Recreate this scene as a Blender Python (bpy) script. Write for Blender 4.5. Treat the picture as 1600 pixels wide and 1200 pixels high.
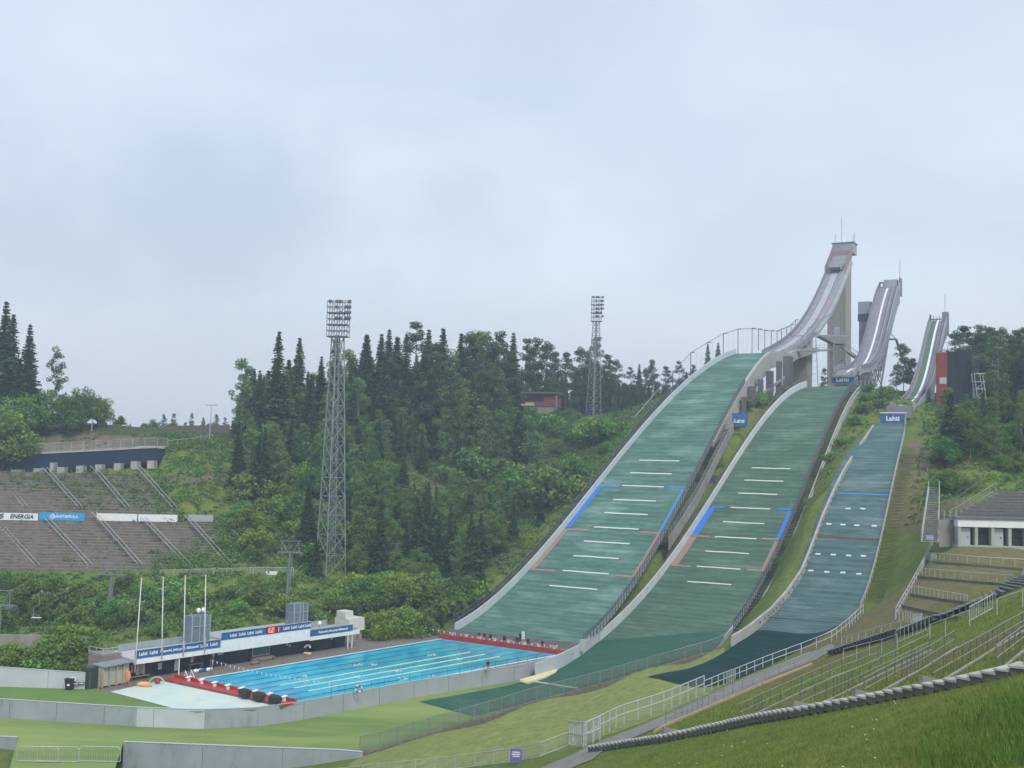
import bpy, bmesh, math, random
import numpy as np
from mathutils import Vector, Matrix
random.seed(7); rng = np.random.default_rng(7)
for o in list(bpy.data.objects): bpy.data.objects.remove(o)
scn = bpy.context.scene
COL = scn.collection
# ------------------------------------------------------------ camera
FPX = 1800.0; CH = 30.0
PITCH = math.atan(110.6/FPX); ROLL = math.atan(0.02)
cp, sp, cr, sr = math.cos(PITCH), math.sin(PITCH), math.cos(ROLL), math.sin(ROLL)
cam_d = bpy.data.cameras.new('camera'); cam = bpy.data.objects.new('camera', cam_d); COL.objects.link(cam)
cam_d.sensor_width = 36; cam_d.lens = FPX/1600*36; cam_d.clip_end = 6000; cam_d.clip_start = 0.5
cam.matrix_world = Matrix(((cr, -sr, 0, 0), (-sr*sp, -cr*sp, -cp, 0), (sr*cp, cr*cp, -sp, CH), (0, 0, 0, 1)))
scn.camera = cam
# ------------------------------------------------------------ sky, sun, exposure
SUN_EL, SUN_AZ = math.radians(48), math.radians(158)
w = bpy.data.worlds.new('World'); scn.world = w; w.use_nodes = True
nt = w.node_tree; nt.nodes.clear()
N = nt.nodes.new; LK = nt.links.new
out = N('ShaderNodeOutputWorld'); sky = N('ShaderNodeTexSky'); sky.sky_type = 'NISHITA'; sky.sun_disc = False
sky.sun_elevation = SUN_EL; sky.sun_rotation = SUN_AZ; sky.air_density = 1.5; sky.dust_density = 3
bg1 = N('ShaderNodeBackground'); bg1.inputs[1].default_value = 0.03; LK(sky.outputs[0], bg1.inputs[0])
tc = N('ShaderNodeTexCoord')
mp = N('ShaderNodeMapping'); mp.inputs['Scale'].default_value = (1.0, 1.0, 2.4); mp.inputs['Rotation'].default_value = (0.0, 0.18, 0.0); LK(tc.outputs['Generated'], mp.inputs[0])
nz = N('ShaderNodeTexNoise'); nz.inputs['Scale'].default_value = 3.1; nz.inputs['Detail'].default_value = 5; nz.inputs['Roughness'].default_value = .48; nz.inputs['Distortion'].default_value = .25
LK(mp.outputs[0], nz.inputs[0])
rp = N('ShaderNodeValToRGB'); rp.color_ramp.elements[0].position = .36; rp.color_ramp.elements[0].color = (.405, .45, .53, 1)
rp.color_ramp.elements[1].position = .60; rp.color_ramp.elements[1].color = (.475, .525, .59, 1)
LK(nz.outputs[0], rp.inputs[0])
# one darker cloud bank low on the left of the view
vs = N('ShaderNodeVectorMath'); vs.operation = 'SUBTRACT'; LK(tc.outputs['Generated'], vs.inputs[0]); vs.inputs[1].default_value = (-.26, .93, .185)
mp2 = N('ShaderNodeMapping'); mp2.vector_type = 'POINT'; mp2.inputs['Scale'].default_value = (3.2, 1.2, 12.5); mp2.inputs['Rotation'].default_value = (0, -.12, 0); LK(vs.outputs[0], mp2.inputs[0])
ln = N('ShaderNodeVectorMath'); ln.operation = 'LENGTH'; LK(mp2.outputs[0], ln.inputs[0])
nz2 = N('ShaderNodeTexNoise'); nz2.inputs['Scale'].default_value = 9; nz2.inputs['Detail'].default_value = 4; LK(tc.outputs['Generated'], nz2.inputs[0])
ad = N('ShaderNodeMath'); ad.operation = 'MULTIPLY_ADD'; LK(nz2.outputs[0], ad.inputs[0]); ad.inputs[1].default_value = 2.0; LK(ln.outputs['Value'], ad.inputs[2])
mr = N('ShaderNodeMapRange'); mr.interpolation_type = 'SMOOTHSTEP'; mr.inputs['From Min'].default_value = 1.0; mr.inputs['From Max'].default_value = 2.3; mr.inputs['To Min'].default_value = .7; mr.inputs['To Max'].default_value = 0
LK(ad.outputs[0], mr.inputs['Value'])
mx = N('ShaderNodeMixRGB'); LK(mr.outputs[0], mx.inputs[0]); LK(rp.outputs[0], mx.inputs[1]); mx.inputs[2].default_value = (.29, .325, .415, 1)
# thin out towards a paler band near the horizon
sx = N('ShaderNodeSeparateXYZ'); LK(tc.outputs['Generated'], sx.inputs[0])
m3 = N('ShaderNodeMapRange'); m3.inputs['From Min'].default_value = 0; m3.inputs['From Max'].default_value = .16; m3.inputs['To Min'].default_value = .65; m3.inputs['To Max'].default_value = 0; LK(sx.outputs['Z'], m3.inputs['Value'])
mx2 = N('ShaderNodeMixRGB'); LK(m3.outputs[0], mx2.inputs[0]); LK(mx.outputs[0], mx2.inputs[1]); mx2.inputs[2].default_value = (.43, .48, .535, 1)
bg2 = N('ShaderNodeBackground'); LK(mx2.outputs[0], bg2.inputs[0]); bg2.inputs[1].default_value = .97
asd = N('ShaderNodeAddShader'); LK(bg1.outputs[0], asd.inputs[0]); LK(bg2.outputs[0], asd.inputs[1])
LK(asd.outputs[0], out.inputs[0])
sd = bpy.data.lights.new('sun', 'SUN'); sd.energy = 1.5; sd.angle = math.radians(12); sd.color = (1, .97, .92)
sun = bpy.data.objects.new('sun', sd); COL.objects.link(sun)
# sun behind the camera, high: light travels along -dir
sdir = Vector((math.sin(SUN_AZ)*math.cos(SUN_EL), math.cos(SUN_AZ)*math.cos(SUN_EL), math.sin(SUN_EL)))
sun.rotation_euler = sdir.to_track_quat('Z', 'Y').to_euler()
scn.view_settings.view_transform = 'Standard'; scn.view_settings.look = 'None'; scn.view_settings.exposure = 0.48; scn.view_settings.gamma = 1
scn.render.resolution_x, scn.render.resolution_y = 1024, 768
scn.cycles.volume_bounces = 1; scn.cycles.max_bounces = 6

# ------------------------------------------------------------ helpers
def ray(u, v):
    x = (u-800)/FPX; y = -(v-600)/FPX
    x, y = x*cr - y*sr, x*sr + y*cr
    return np.array([x, cp - y*sp, sp + y*cp])
def at(u, v, Y): d = ray(u, v); return d*(Y/d[1]) + [0, 0, CH]
def hitz(u, v, z): d = ray(u, v); return d*((z-CH)/d[2]) + [0, 0, CH]
def pix(p):
    q = np.array(p, float) - [0, 0, CH]
    X = np.array([cr, -sr*sp, sr*cp]); Yv = np.array([-sr, -cr*sp, cr*cp]); F = np.array([0, cp, sp])
    d = q@F; return 800 + FPX*(q@X)/d, 600 - FPX*(q@Yv)/d

def link(o): COL.objects.link(o); return o
def prop(o, label=None, cat=None, group=None, kind=None):
    if label: o['label'] = label
    if cat: o['category'] = cat
    if group: o['group'] = group
    if kind: o['kind'] = kind
    return o
def thing(name, label, cat, loc=(0, 0, 0), rz=0, group=None):
    o = link(bpy.data.objects.new(name, None)); o.location = Vector([float(c) for c in loc]); o.rotation_euler = (0, 0, rz); o.empty_display_size = .3
    return prop(o, label, cat, group)
def mesh(name, verts, faces, mats, parent=None, fm=None, smooth=False, uv=None, loc=None):
    me = bpy.data.meshes.new(name)
    me.from_pydata([tuple(map(float, v)) for v in verts], [], [tuple(map(int, f)) for f in faces])
    if not isinstance(mats, (list, tuple)): mats = [mats]
    for m in mats: me.materials.append(m)
    if fm is not None: me.polygons.foreach_set('material_index', np.array(fm, dtype=np.int32))
    if smooth: me.polygons.foreach_set('use_smooth', np.ones(len(me.polygons), bool))
    if uv is not None:
        ul = me.uv_layers.new(name='UVMap'); li = np.empty(len(me.loops), np.int32); me.loops.foreach_get('vertex_index', li)
        ul.data.foreach_set('uv', np.array(uv, dtype=np.float32)[li].ravel())
    me.update()
    o = link(bpy.data.objects.new(name, me))
    if parent is not None: o.parent = parent
    if loc is not None: o.location = Vector([float(c) for c in loc])
    return o
class MB:
    """collects shapes in one mesh"""
    def __init__(s): s.v = []; s.f = []; s.m = []
    def add(s, vs, fs, m=0):
        n = len(s.v); s.v += [tuple(map(float, q)) for q in vs]; s.f += [tuple(int(i)+n for i in f) for f in fs]; s.m += [m]*len(fs); return s
    def box(s, c, d, m=0, rz=0, R=None):
        c = np.array(c, float); h = np.array(d, float)/2
        vs = np.array([(x, y, z) for z in (-1, 1) for y in (-1, 1) for x in (-1, 1)], float)*h
        if R is None: R = np.array([[math.cos(rz), -math.sin(rz), 0], [math.sin(rz), math.cos(rz), 0], [0, 0, 1]])
        vs = vs@np.array(R).T + c
        return s.add(vs, [(0, 2, 3, 1), (4, 5, 7, 6), (0, 1, 5, 4), (2, 6, 7, 3), (0, 4, 6, 2), (1, 3, 7, 5)], m)
    def bar(s, p, q, w, h=None, m=0, up=(0, 0, 1)):
        p = np.array(p, float); q = np.array(q, float); h = h or w; d = q-p; L = np.linalg.norm(d)
        if L < 1e-6: return s
        d /= L; up = np.array(up, float)
        if abs(d@up) > .98: up = np.array([1., 0, 0])
        a = np.cross(d, up); a /= np.linalg.norm(a); b = np.cross(a, d)
        R = np.array([a, d, b]).T
        return s.box((p+q)/2, (w, L, h), m, R=R)
    def tube(s, p, q, r, n=6, m=0, r2=None):
        p = np.array(p, float); q = np.array(q, float); d = q-p; L = np.linalg.norm(d)
        if L < 1e-6: return s
        d /= L; up = np.array([0, 0, 1.]) if abs(d[2]) < .95 else np.array([1., 0, 0])
        a = np.cross(d, up); a /= np.linalg.norm(a); b = np.cross(a, d); r2 = r if r2 is None else r2
        vs = []
        for P, rr in ((p, r), (q, r2)):
            for i in range(n): t = 2*math.pi*i/n; vs.append(P + rr*(math.cos(t)*a + math.sin(t)*b))
        fs = [(i, (i+1) % n, n+(i+1) % n, n+i) for i in range(n)] + [tuple(range(n))[::-1], tuple(range(n, 2*n))]
        return s.add(vs, fs, m)
    def ball(s, c, r, m=0, n=8, k=5, sc=(1, 1, 1)):
        vs = [(c[0], c[1], c[2]-r*sc[2])]
        for j in range(1, k):
            t = math.pi*j/k
            for i in range(n): p = 2*math.pi*i/n; vs.append((c[0]+r*sc[0]*math.sin(t)*math.cos(p), c[1]+r*sc[1]*math.sin(t)*math.sin(p), c[2]-r*sc[2]*math.cos(t)))
        vs.append((c[0], c[1], c[2]+r*sc[2])); fs = []
        for i in range(n): fs.append((0, 1+(i+1) % n, 1+i))
        for j in range(k-2):
            for i in range(n): a = 1+j*n; fs.append((a+i, a+(i+1) % n, a+n+(i+1) % n, a+n+i))
        e = len(vs)-1; a = 1+(k-2)*n
        for i in range(n): fs.append((a+i, a+(i+1) % n, e))
        return s.add(vs, fs, m)
    def sheet(s, A, B, m=0):
        """ruled strip between two polylines"""
        n = len(A); return s.add(list(A)+list(B), [(i, i+1, n+i+1, n+i) for i in range(n-1)], m)
    def sweep(s, secs, m=0, close=True, caps=True):
        """secs: list of rings with the same number of points"""
        k = len(secs[0]); vs = [p for r in secs for p in r]; fs = []
        for j in range(len(secs)-1):
            for i in range(k if close else k-1):
                a = j*k; fs.append((a+i, a+(i+1) % k, a+k+(i+1) % k, a+k+i))
        if caps and close: fs += [tuple(range(k))[::-1], tuple(range((len(secs)-1)*k, len(secs)*k))]
        return s.add(vs, fs, m)
    def build(s, name, mats, parent=None, smooth=False, loc=None): return mesh(name, s.v, s.f, mats, parent, s.m, smooth, loc=loc)
def dup(root, loc=None, rz=None, sc=None, label=None, group=None):
    r = root.copy(); COL.objects.link(r)
    if loc is not None: r.location = Vector([float(c) for c in loc])
    if rz is not None: r.rotation_euler = (0, 0, rz)
    if sc is not None: r.scale = (sc, sc, sc) if np.isscalar(sc) else sc
    if label: r['label'] = label
    if group: r['group'] = group
    for ch in KIDS.get(root.name, list(root.children)):
        c = ch.copy(); COL.objects.link(c); c.parent = r
        for g in KIDS.get(ch.name, ()):
            d = g.copy(); COL.objects.link(d); d.parent = c
    return r
KIDS = {}
def freeze(root):
    KIDS[root.name] = list(root.children)
    for c in root.children: KIDS[c.name] = list(c.children)
    return root

# ------------------------------------------------------------ materials
def mat(name, col, rough=.8, col2=None, scale=1.0, detail=4, lo=.35, hi=.65, coord='pos', sc3=(1, 1, 1), rz=0, bump=0, metal=0, col3=None, scale3=.1, lo3=.5, hi3=.7, sc33=None, bsc=None, rnd=0, emit=0, alpha=1, distort=0, spec=.5, trans=0):
    m = bpy.data.materials.new(name); m.use_nodes = True; t = m.node_tree; b = t.nodes['Principled BSDF']
    b.inputs['Roughness'].default_value = rough; b.inputs['Metallic'].default_value = metal; b.inputs['Specular IOR Level'].default_value = spec
    if rough >= .75 and spec == .5: b.inputs['Specular IOR Level'].default_value = .15
    c4 = lambda c: (*c, 1)
    b.inputs['Base Color'].default_value = c4(col)
    src = None
    if col2 is not None or bump or col3 is not None:
        if coord == 'pos': g = t.nodes.new('ShaderNodeNewGeometry'); vec = g.outputs['Position']
        elif coord == 'uv': g = t.nodes.new('ShaderNodeTexCoord'); vec = g.outputs['UV']
        else: g = t.nodes.new('ShaderNodeTexCoord'); vec = g.outputs['Object']
        def noise(scale, sc3, detail, distort=0):
            mpn = t.nodes.new('ShaderNodeMapping'); mpn.inputs['Scale'].default_value = sc3; mpn.inputs['Rotation'].default_value = (0, 0, rz); t.links.new(vec, mpn.inputs[0])
            n = t.nodes.new('ShaderNodeTexNoise'); n.inputs['Scale'].default_value = scale; n.inputs['Detail'].default_value = detail; n.inputs['Roughness'].default_value = .6; n.inputs['Distortion'].default_value = distort
            t.links.new(mpn.outputs[0], n.inputs[0]); return n.outputs[0]
        def rng_(o, lo, hi):
            r = t.nodes.new('ShaderNodeMapRange'); r.inputs['From Min'].default_value = lo; r.inputs['From Max'].default_value = hi; t.links.new(o, r.inputs['Value']); return r.outputs[0]
        if col2 is not None:
            no = noise(scale, sc3, detail, distort); x = t.nodes.new('ShaderNodeMixRGB'); t.links.new(rng_(no, lo, hi), x.inputs[0]); x.inputs[1].default_value = c4(col); x.inputs[2].default_value = c4(col2); src = x.outputs[0]
        if col3 is not None:
            no3 = noise(scale3, sc33 or sc3, 5); x = t.nodes.new('ShaderNodeMixRGB'); t.links.new(rng_(no3, lo3, hi3), x.inputs[0])
            if src is not None: t.links.new(src, x.inputs[1])
            else: x.inputs[1].default_value = c4(col)
            x.inputs[2].default_value = c4(col3); src = x.outputs[0]
        if bump:
            nb = noise(bsc or scale*2, sc3, 3); bp = t.nodes.new('ShaderNodeBump'); bp.inputs['Strength'].default_value = bump; bp.inputs['Distance'].default_value = .05; t.links.new(nb, bp.inputs['Height']); t.links.new(bp.outputs[0], b.inputs['Normal'])
    if rnd:
        oi = t.nodes.new('ShaderNodeObjectInfo'); h = t.nodes.new('ShaderNodeHueSaturation')
        r = t.nodes.new('ShaderNodeMapRange'); t.links.new(oi.outputs['Random'], r.inputs['Value']); r.inputs['To Min'].default_value = 1-rnd; r.inputs['To Max'].default_value = 1+rnd; t.links.new(r.outputs[0], h.inputs['Value'])
        mu = t.nodes.new('ShaderNodeMath'); mu.operation = 'MULTIPLY_ADD'; t.links.new(oi.outputs['Random'], mu.inputs[0]); mu.inputs[1].default_value = 7.13; mu.inputs[2].default_value = 0
        fr = t.nodes.new('ShaderNodeMath'); fr.operation = 'FRACT'; t.links.new(mu.outputs[0], fr.inputs[0])
        r2 = t.nodes.new('ShaderNodeMapRange'); t.links.new(fr.outputs[0], r2.inputs['Value']); r2.inputs['To Min'].default_value = .5-.035; r2.inputs['To Max'].default_value = .5+.035; t.links.new(r2.outputs[0], h.inputs['Hue'])
        if src is not None: t.links.new(src, h.inputs['Color'])
        else: h.inputs['Color'].default_value = c4(col)
        src = h.outputs[0]
    if src is not None: t.links.new(src, b.inputs['Base Color'])
    if emit: b.inputs['Emission Color'].default_value = c4(col); b.inputs['Emission Strength'].default_value = emit
    if alpha < 1: b.inputs['Alpha'].default_value = alpha
    return m
steel = mat('galvanised_steel', (.33, .35, .37), .5, (.24, .25, .26), 3, metal=.4)
steel_l = mat('pale_galvanised_steel', (.50, .53, .54), .5, (.38, .40, .41), 4, metal=.2)
steel_d = mat('dark_weathered_steel', (.085, .09, .10), .6, (.14, .14, .15), 2)
black = mat('black_plastic', (.012, .012, .015), .55)
white = mat('white_paint', (.82, .83, .83), .5, (.74, .75, .755), 1.3)
whitel = mat('white_marking', (.66, .68, .66), .7)
blue = mat('blue_banner', (.022, .10, .30), .6, (.03, .12, .33), .8)
bluem = mat('blue_marking', (.03, .17, .60), .7)
pinkm = mat('faded_red_marking', (.33, .20, .17), .8, (.28, .22, .19), 2)
redm = mat('red_paint', (.46, .035, .02), .45, (.36, .03, .02), 1.5)
concrete = mat('concrete', (.30, .295, .275), .9, (.21, .205, .19), .5, 6, bump=.2, sc3=(1, 1, .35))
concrete_l = mat('pale_concrete', (.42, .42, .40), .9, (.32, .32, .30), .7, 6, sc3=(1, 1, .4))
greywall = mat('grey_painted_board', (.33, .375, .41), .7, (.27, .31, .34), .35, 7, col3=(.17, .19, .19), scale3=1.2, lo3=.55, hi3=.8, sc33=(1, 1, .25))
greywall_l = mat('pale_grey_painted_board', (.50, .55, .59), .7, (.44, .485, .52), .4, 5)
navy = mat('navy_cladding', (.012, .022, .05), .6, (.018, .03, .065), 2, sc3=(1, 1, .1))
wood = mat('weathered_wood', (.33, .26, .17), .85, (.25, .2, .14), 2)
asphalt = mat('asphalt', (.11, .105, .10), .9, (.15, .145, .135), .6, 6)
paving = mat('brown_paving', (.17, .145, .125), .9, (.22, .19, .165), 1.2, 6)
mesh_wire = mat('wire_mesh', (.30, .33, .33), .6, alpha=.16)
mesh_net = mat('green_net', (.10, .17, .15), .7, alpha=.45)
glass = mat('dark_glass', (.02, .035, .045), .15)
# ------------------------------------------------------------ the three jumping hills: plan axis + long profile recovered from their edges
class Hill: pass
def make_hill(pl, th, tl, Lpx, Rpx, extra=()):
    h = Hill(); h.pl = np.array(pl[:2], float); t = math.radians(th)
    h.a = np.array([math.sin(t), math.cos(t)]); h.r = np.array([h.a[1], -h.a[0]]); h.tl = tl
    dl = h.a + h.r*tl; n = np.array([dl[1], -dl[0]])
    def onp(u, v):
        d = ray(u, v); k = (h.pl@n)/(d[:2]@n); return d*k + [0, 0, CH]
    q = np.array([onp(u, v) for u, v in Lpx]); s = (q[:, :2]-h.pl)@h.a; o = np.argsort(s)
    s0, z0 = s[o], q[o, 2]
    # smooth the profile with a cubic fit of moderate order
    deg = 5; c = np.polyfit(s0/100, z0, deg); h.smin, h.smax = s0[0], s0[-1]
    h.z = lambda x: np.polyval(c, np.clip(x, h.smin, h.smax)/100)
    W = []
    for u, v in Rpx:
        d = ray(u, v); ts = np.linspace(100, 420, 9000); P = d[None]*ts[:, None] + [0, 0, CH]
        ss = (P[:, :2]-h.pl)@h.a; df = P[:, 2]-h.z(ss)
        j = [i for i in np.where(np.sign(df[1:]) != np.sign(df[:-1]))[0] if h.smin-5 < ss[i] < h.smax+6]
        if j: i = j[0]; W.append((ss[i], (P[i, :2]-h.pl)@h.r - tl*ss[i]))
    W = np.array(sorted(W)); cw = np.polyfit(W[:, 0]/100, W[:, 1], 2)
    h.w = lambda x: np.polyval(cw, np.clip(x, h.smin, h.smax)/100)
    return h
def hp(h, s, lat, dz=0):
    """point on hill h: s along, lat metres from the left mat edge"""
    p = h.pl + h.a*s + h.r*(lat + h.tl*s); return np.array([p[0], p[1], float(h.z(s))+dz])
def sl(h, p):
    d = np.asarray(p)[..., :2]-h.pl; s = d@h.a; return s, d@h.r - h.tl*s
def hit_hill(h, u, v, dz=0):
    d = ray(u, v); ts = np.linspace(100, 420, 12000); P = d[None]*ts[:, None] + [0, 0, CH]
    ss, _ = sl(h, P); df = P[:, 2]-h.z(ss)-dz
    j = [i for i in np.where(np.sign(df[1:]) != np.sign(df[:-1]))[0] if h.smin-6 < ss[i] < h.smax+8]
    if not j: i = int(np.argmin(np.abs(df)))
    else: i = j[0]
    return P[i]
L1 = [(1152,552),(1125,564),(1100,580),(1082,594),(1057,615),(1030,647),(1000,682),(947,740),(885,825),(827,890),(780,935),(732,977),(712,985)]
R1 = [(1200,552),(1185,565),(1172,585),(1155,612),(1135,642),(1107,692),(1077,757),(1041,827),(1002,900),(967,942),(937,977),(910,1002)]
L2 = [(1262,604),(1225,627),(1197,655),(1162,705),(1135,750),(1110,790),(1080,835),(1047,882),(1012,927),(975,970),(932,1005)]
R2 = [(1332,604),(1310,635),(1290,682),(1265,737),(1240,795),(1220,840),(1197,892),(1170,942),(1140,987)]
L3 = [(1372,661),(1340,690),(1315,725),(1295,762),(1277,812),(1265,840),(1247,897),(1225,937),(1200,965)]
R3 = [(1411,659),(1406,700),(1397,740),(1387,780),(1375,845),(1360,897),(1347,940)]
H1 = make_hill((-8.5, 192.9), 30, .03, L1, R1)
H2 = make_hill((14.4, 187.7), 30, .02, L2, R2)
H3 = make_hill(at(1200, 965, 165), 26, .02, L3, R3)
for k, h in enumerate((H1, H2, H3)): print('hill', k+1, round(h.smin, 1), round(h.smax, 1), [round(float(h.z(x)), 1) for x in np.linspace(h.smin, h.smax, 7)], [round(float(h.w(x)), 1) for x in np.linspace(h.smin, h.smax, 5)])

# ------------------------------------------------------------ terrain
CP = []
def c_(*pts):
    for u, v, Y in pts: CP.append(at(u, v, Y))
def cz(*pts):
    for p in pts: CP.append(np.array(p, float))
# valley floor
cz((-60,135,-3.0),(-30,140,-3.0),(0,140,-3),(-90,150,-2.6),(-20,165,-3),(5,170,-3),(15,160,-3),(-40,155,-3))
cz((-45,112,-2.2),(-60,112,-2.2),(-35,100,-5.6),(-22,112,-4.9),(-31,118.5,-5.4),(-38,119,-5.6),(-100,110,-2),(-22,95,-4.2),(-60,90,-4),(-110,60,-3),(-50,50,-2),(-80,20,-2))
FENCE = [(562,1176,-1.95),(605,1166,-1.95),(637,1155,-1.95),(710,1134,-1.95),(775,1115,-1.95),(832,1096,-1.95),(887,1082,-1.9),(950,1065,-1.75),(1050,1035,-.9),(1120,1015,.7),(1145,1000,2.2)]
FENCEP = [hitz(*p) for p in FENCE]
# slope from the chain link fence up to the path
for p in FENCEP[1:]: CP.append(p-[-.4, .4, .12])
c_((700,1200,105),(600,1190,114),(790,1190,100),(745,1150,115),(905,1168,90),(1000,1132,100),(1100,1090,112),(1190,1050,124),(1260,1022,133),(1350,965,160))
c_((1000,1095,120),(900,1115,118),(1060,1060,140),(1150,1050,140),(1200,1005,155),(820,1130,118),(1297,987,152),(1180,978,160),(1125,1072,128),(1010,1057,145),(1120,1040,150))
# bank in front
c_((930,1172,88),(1045,1155,76),(1200,1122,63),(1300,1105,57.5),(1400,1088,54),(1500,1070,50.5),(1600,1050,47.5))
c_((1000,1200,64),(900,1196,80),(1200,1200,42),(1400,1200,35),(1600,1200,31),(1500,1130,39),(1320,1150,46))
c_((1300,1018,122),(1450,970,108),(1600,912,98),(1250,1075,90),(1350,1060,76),(1150,1105,86),(1280,1050,104),(1500,1030,68),(1560,960,80),(1600,990,66),(1420,1010,95))
cz((0,0,28.3),(10,12,26.5),(-12,20,22),(-20,38,14),(-28,62,5),(-30,85,-1),(30,20,29),(60,40,30),(90,70,31),(-60,-10,8),(0,-30,31),(60,-20,36),(120,60,36))
# right hand stand
c_((1500,852,166),(1600,856,166),(1700,862,165),(1560,862,155),(1650,868,152),(1460,860,158),(1600,858,158),(1450,905,146),(1400,962,132),(1540,905,138),(1340,1000,130),(1600,880,150),(1480,790,178),(1560,770,185),(1600,740,196))
c_((1470,720,205),(1520,660,232),(1600,660,235),(1540,640,262),(1480,640,262),(1440,640,256),(1700,700,215),(1800,780,170),(1800,900,120))
cz((160,300,47),(200,400,52),(120,420,52),(90,330,49),(250,200,45))
# left hill behind the pool building
c_((-200,900,203),(0,900,203),(200,900,203),(400,898,203),(518,898,205),(560,900,207),(620,930,200),(660,960,194),(690,975,190))
c_((0,1010,168),(100,1010,168),(200,1005,170),(300,1000,172),(400,985,178),(500,975,184),(560,985,186),(60,950,188),(250,940,190),(420,935,192))
cz((-90,160,-1.5),(-60,163,-1.2),(-110,175,3))
c_((-200,740,243),(0,742,243),(120,742,243),(240,742,243),(-200,815,225),(0,815,225),(150,815,225),(300,815,225))
c_((0,702,250),(240,692,252),(320,688,262),(0,670,268),(60,656,278),(150,684,300),(240,684,322),(330,684,320),(-150,668,290))
c_((300,760,235),(350,830,220),(400,702,256),(450,800,226),(390,760,238),(600,850,222),(520,840,218),(520,760,242),(450,692,265))
c_((600,705,278),(700,742,272),(850,772,268),(900,762,270),(780,745,276),(720,830,232),(800,830,236),(650,870,220),(700,900,212))
c_((800,692,300),(900,662,330),(860,690,305),(950,650,345),(990,660,320),(700,665,315),(600,665,310),(930,646,530),(700,655,500))
cz((-150,420,36),(-50,450,38),(0,420,42),(-250,350,35),(-200,600,37),(0,700,45),(200,700,52),(-400,900,38),(400,900,50),(0,1200,45),(-350,200,20),(350,300,48),(-160,160,0))
# under and beside the hills
for h, cap in ((H1, 42.5), (H2, 99), (H3, 99)):
    for s in np.linspace(h.smin+4, h.smax, 8):
        for lat in (-3.5, h.w(s)/2, h.w(s)+3.5):
            p = hp(h, s, lat); p[2] = min(p[2]-(1.6 if h is not H3 else 1.0), cap); CP.append(p)
c_((1205,632,276),(1225,622,292),(1150,672,258),(1340,650,262),(1360,625,285),(1310,750,220),(1100,605,330),(1280,612,320),(1420,760,208),(1400,850,184),(1385,920,168))
for f_, q_ in (((1145,1000,2.2), at(1166, 988, 163)), ((1120,1015,.7), at(1128, 1012, 157)), ((1050,1035,-.9), at(1062, 1038, 150)), ((950,1065,-1.75), at(1002, 1058, 146))):
    a_ = hitz(*f_)
    for k_ in (.3, .65): CP.append(a_*(1-k_)+q_*k_-[0, 0, .45])
cz((62,300,42),(75,330,44),(50,310,43),(71,292,42.5),(78,305,43.5),(66,278,41),(84,318,45),(60,270,40.5))
CP = np.array(CP)
# drop near duplicates
keep = []
for i, p in enumerate(CP):
    if all(np.hypot(*(p[:2]-CP[j][:2])) > 2.2 for j in keep): keep.append(i)
CP = CP[keep]
c2 = 9.0**2
def kern(d2): return np.sqrt(d2 + c2)
D2 = ((CP[:, None, :2]-CP[None, :, :2])**2).sum(-1)
n_ = len(CP); A = np.zeros((n_+3, n_+3)); A[:n_, :n_] = kern(D2) - np.eye(n_)*.35; A[:n_, n_] = 1; A[:n_, n_+1:] = CP[:, :2]/100; A[n_, :n_] = 1; A[n_+1:, :n_] = (CP[:, :2]/100).T
Wc = np.linalg.solve(A, np.concatenate([CP[:, 2], [0, 0, 0]]))
def inpoly(P, poly):
    x, y = P[:, 0], P[:, 1]; r = np.zeros(len(P), bool); n = len(poly)
    for i in range(n):
        x1, y1 = poly[i][:2]; x2, y2 = poly[(i+1) % n][:2]
        with np.errstate(divide='ignore', invalid='ignore'):
            k = ((y1 > y) != (y2 > y)) & (x < (x2-x1)*(y-y1)/(y2-y1+1e-12)+x1)
        r ^= k
    return r
CLAMPS = []          # (polygon, max z)
def gzv(P):
    P = np.asarray(P, float)[:, :2]; out_ = np.empty(len(P))
    for i in range(0, len(P), 20000):
        Q = P[i:i+20000]; d2 = ((Q[:, None]-CP[None, :, :2])**2).sum(-1)
        out_[i:i+20000] = kern(d2)@Wc[:n_] + Wc[n_] + Q@Wc[n_+1:]/100
    for h, dz in ((H1, .9), (H2, .9), (H3, .5)):
        s, l = sl(h, P); m_ = (s > h.smin-1) & (s < h.smax+6) & (l > -2.5) & (l < h.w(s)+2.5)
        out_[m_] = np.minimum(out_[m_], h.z(s[m_])-dz)
    for poly, zz in CLAMPS:
        m_ = inpoly(P, poly); out_[m_] = np.minimum(out_[m_], zz)
    return out_
def gz(x, y): return float(gzv(np.array([[x, y]]))[0])
def hitg(u, v, t0=25, t1=500):
    d = ray(u, v); ts = np.linspace(t0, t1, 900); P = d[None]*ts[:, None] + [0, 0, CH]
    df = P[:, 2]-gzv(P); j = np.where((df[1:] < 0) & (df[:-1] >= 0))[0]
    if not len(j): return P[-1]
    i = j[0]; k = df[i]/(df[i]-df[i+1]); return P[i]*(1-k)+P[i+1]*k
# curve of the grey pool wall: top edge pixels and how high above the deck
WALL = [(0,1093),(110,1100),(210,1106),(310,1110),(395,1107),(460,1099),(560,1081),(640,1066),(730,1052),(810,1040),(850,1031),(885,1021)]
WALLP = [hitz(u, v, .15) for u, v in WALL]
deck_poly = [(-135, WALLP[0][1]-1)] + [tuple(p[:2]) for p in WALLP] + [tuple(hp(H1, H1.smin, float(H1.w(H1.smin))+.8)[:2]), (-8, 196), (-18, 196), (-40, 176), (-70, 156), (-80, 152), (-95, 150), (-135, 150)]
CLAMPS.append((deck_poly, -1.0))
LP2 = [hitz(u, v, -1.8) for u, v in ((-150,1146),(-60,1149),(27,1153))]
_w = lambda u, Y: tuple(at(u, 720, Y)[:2])
CLAMPS.append(([_w(1470, 150), _w(1760, 150), _w(1760, 172), _w(1492, 170)], float(at(1497, 852, 163)[2])-.1))
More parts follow.
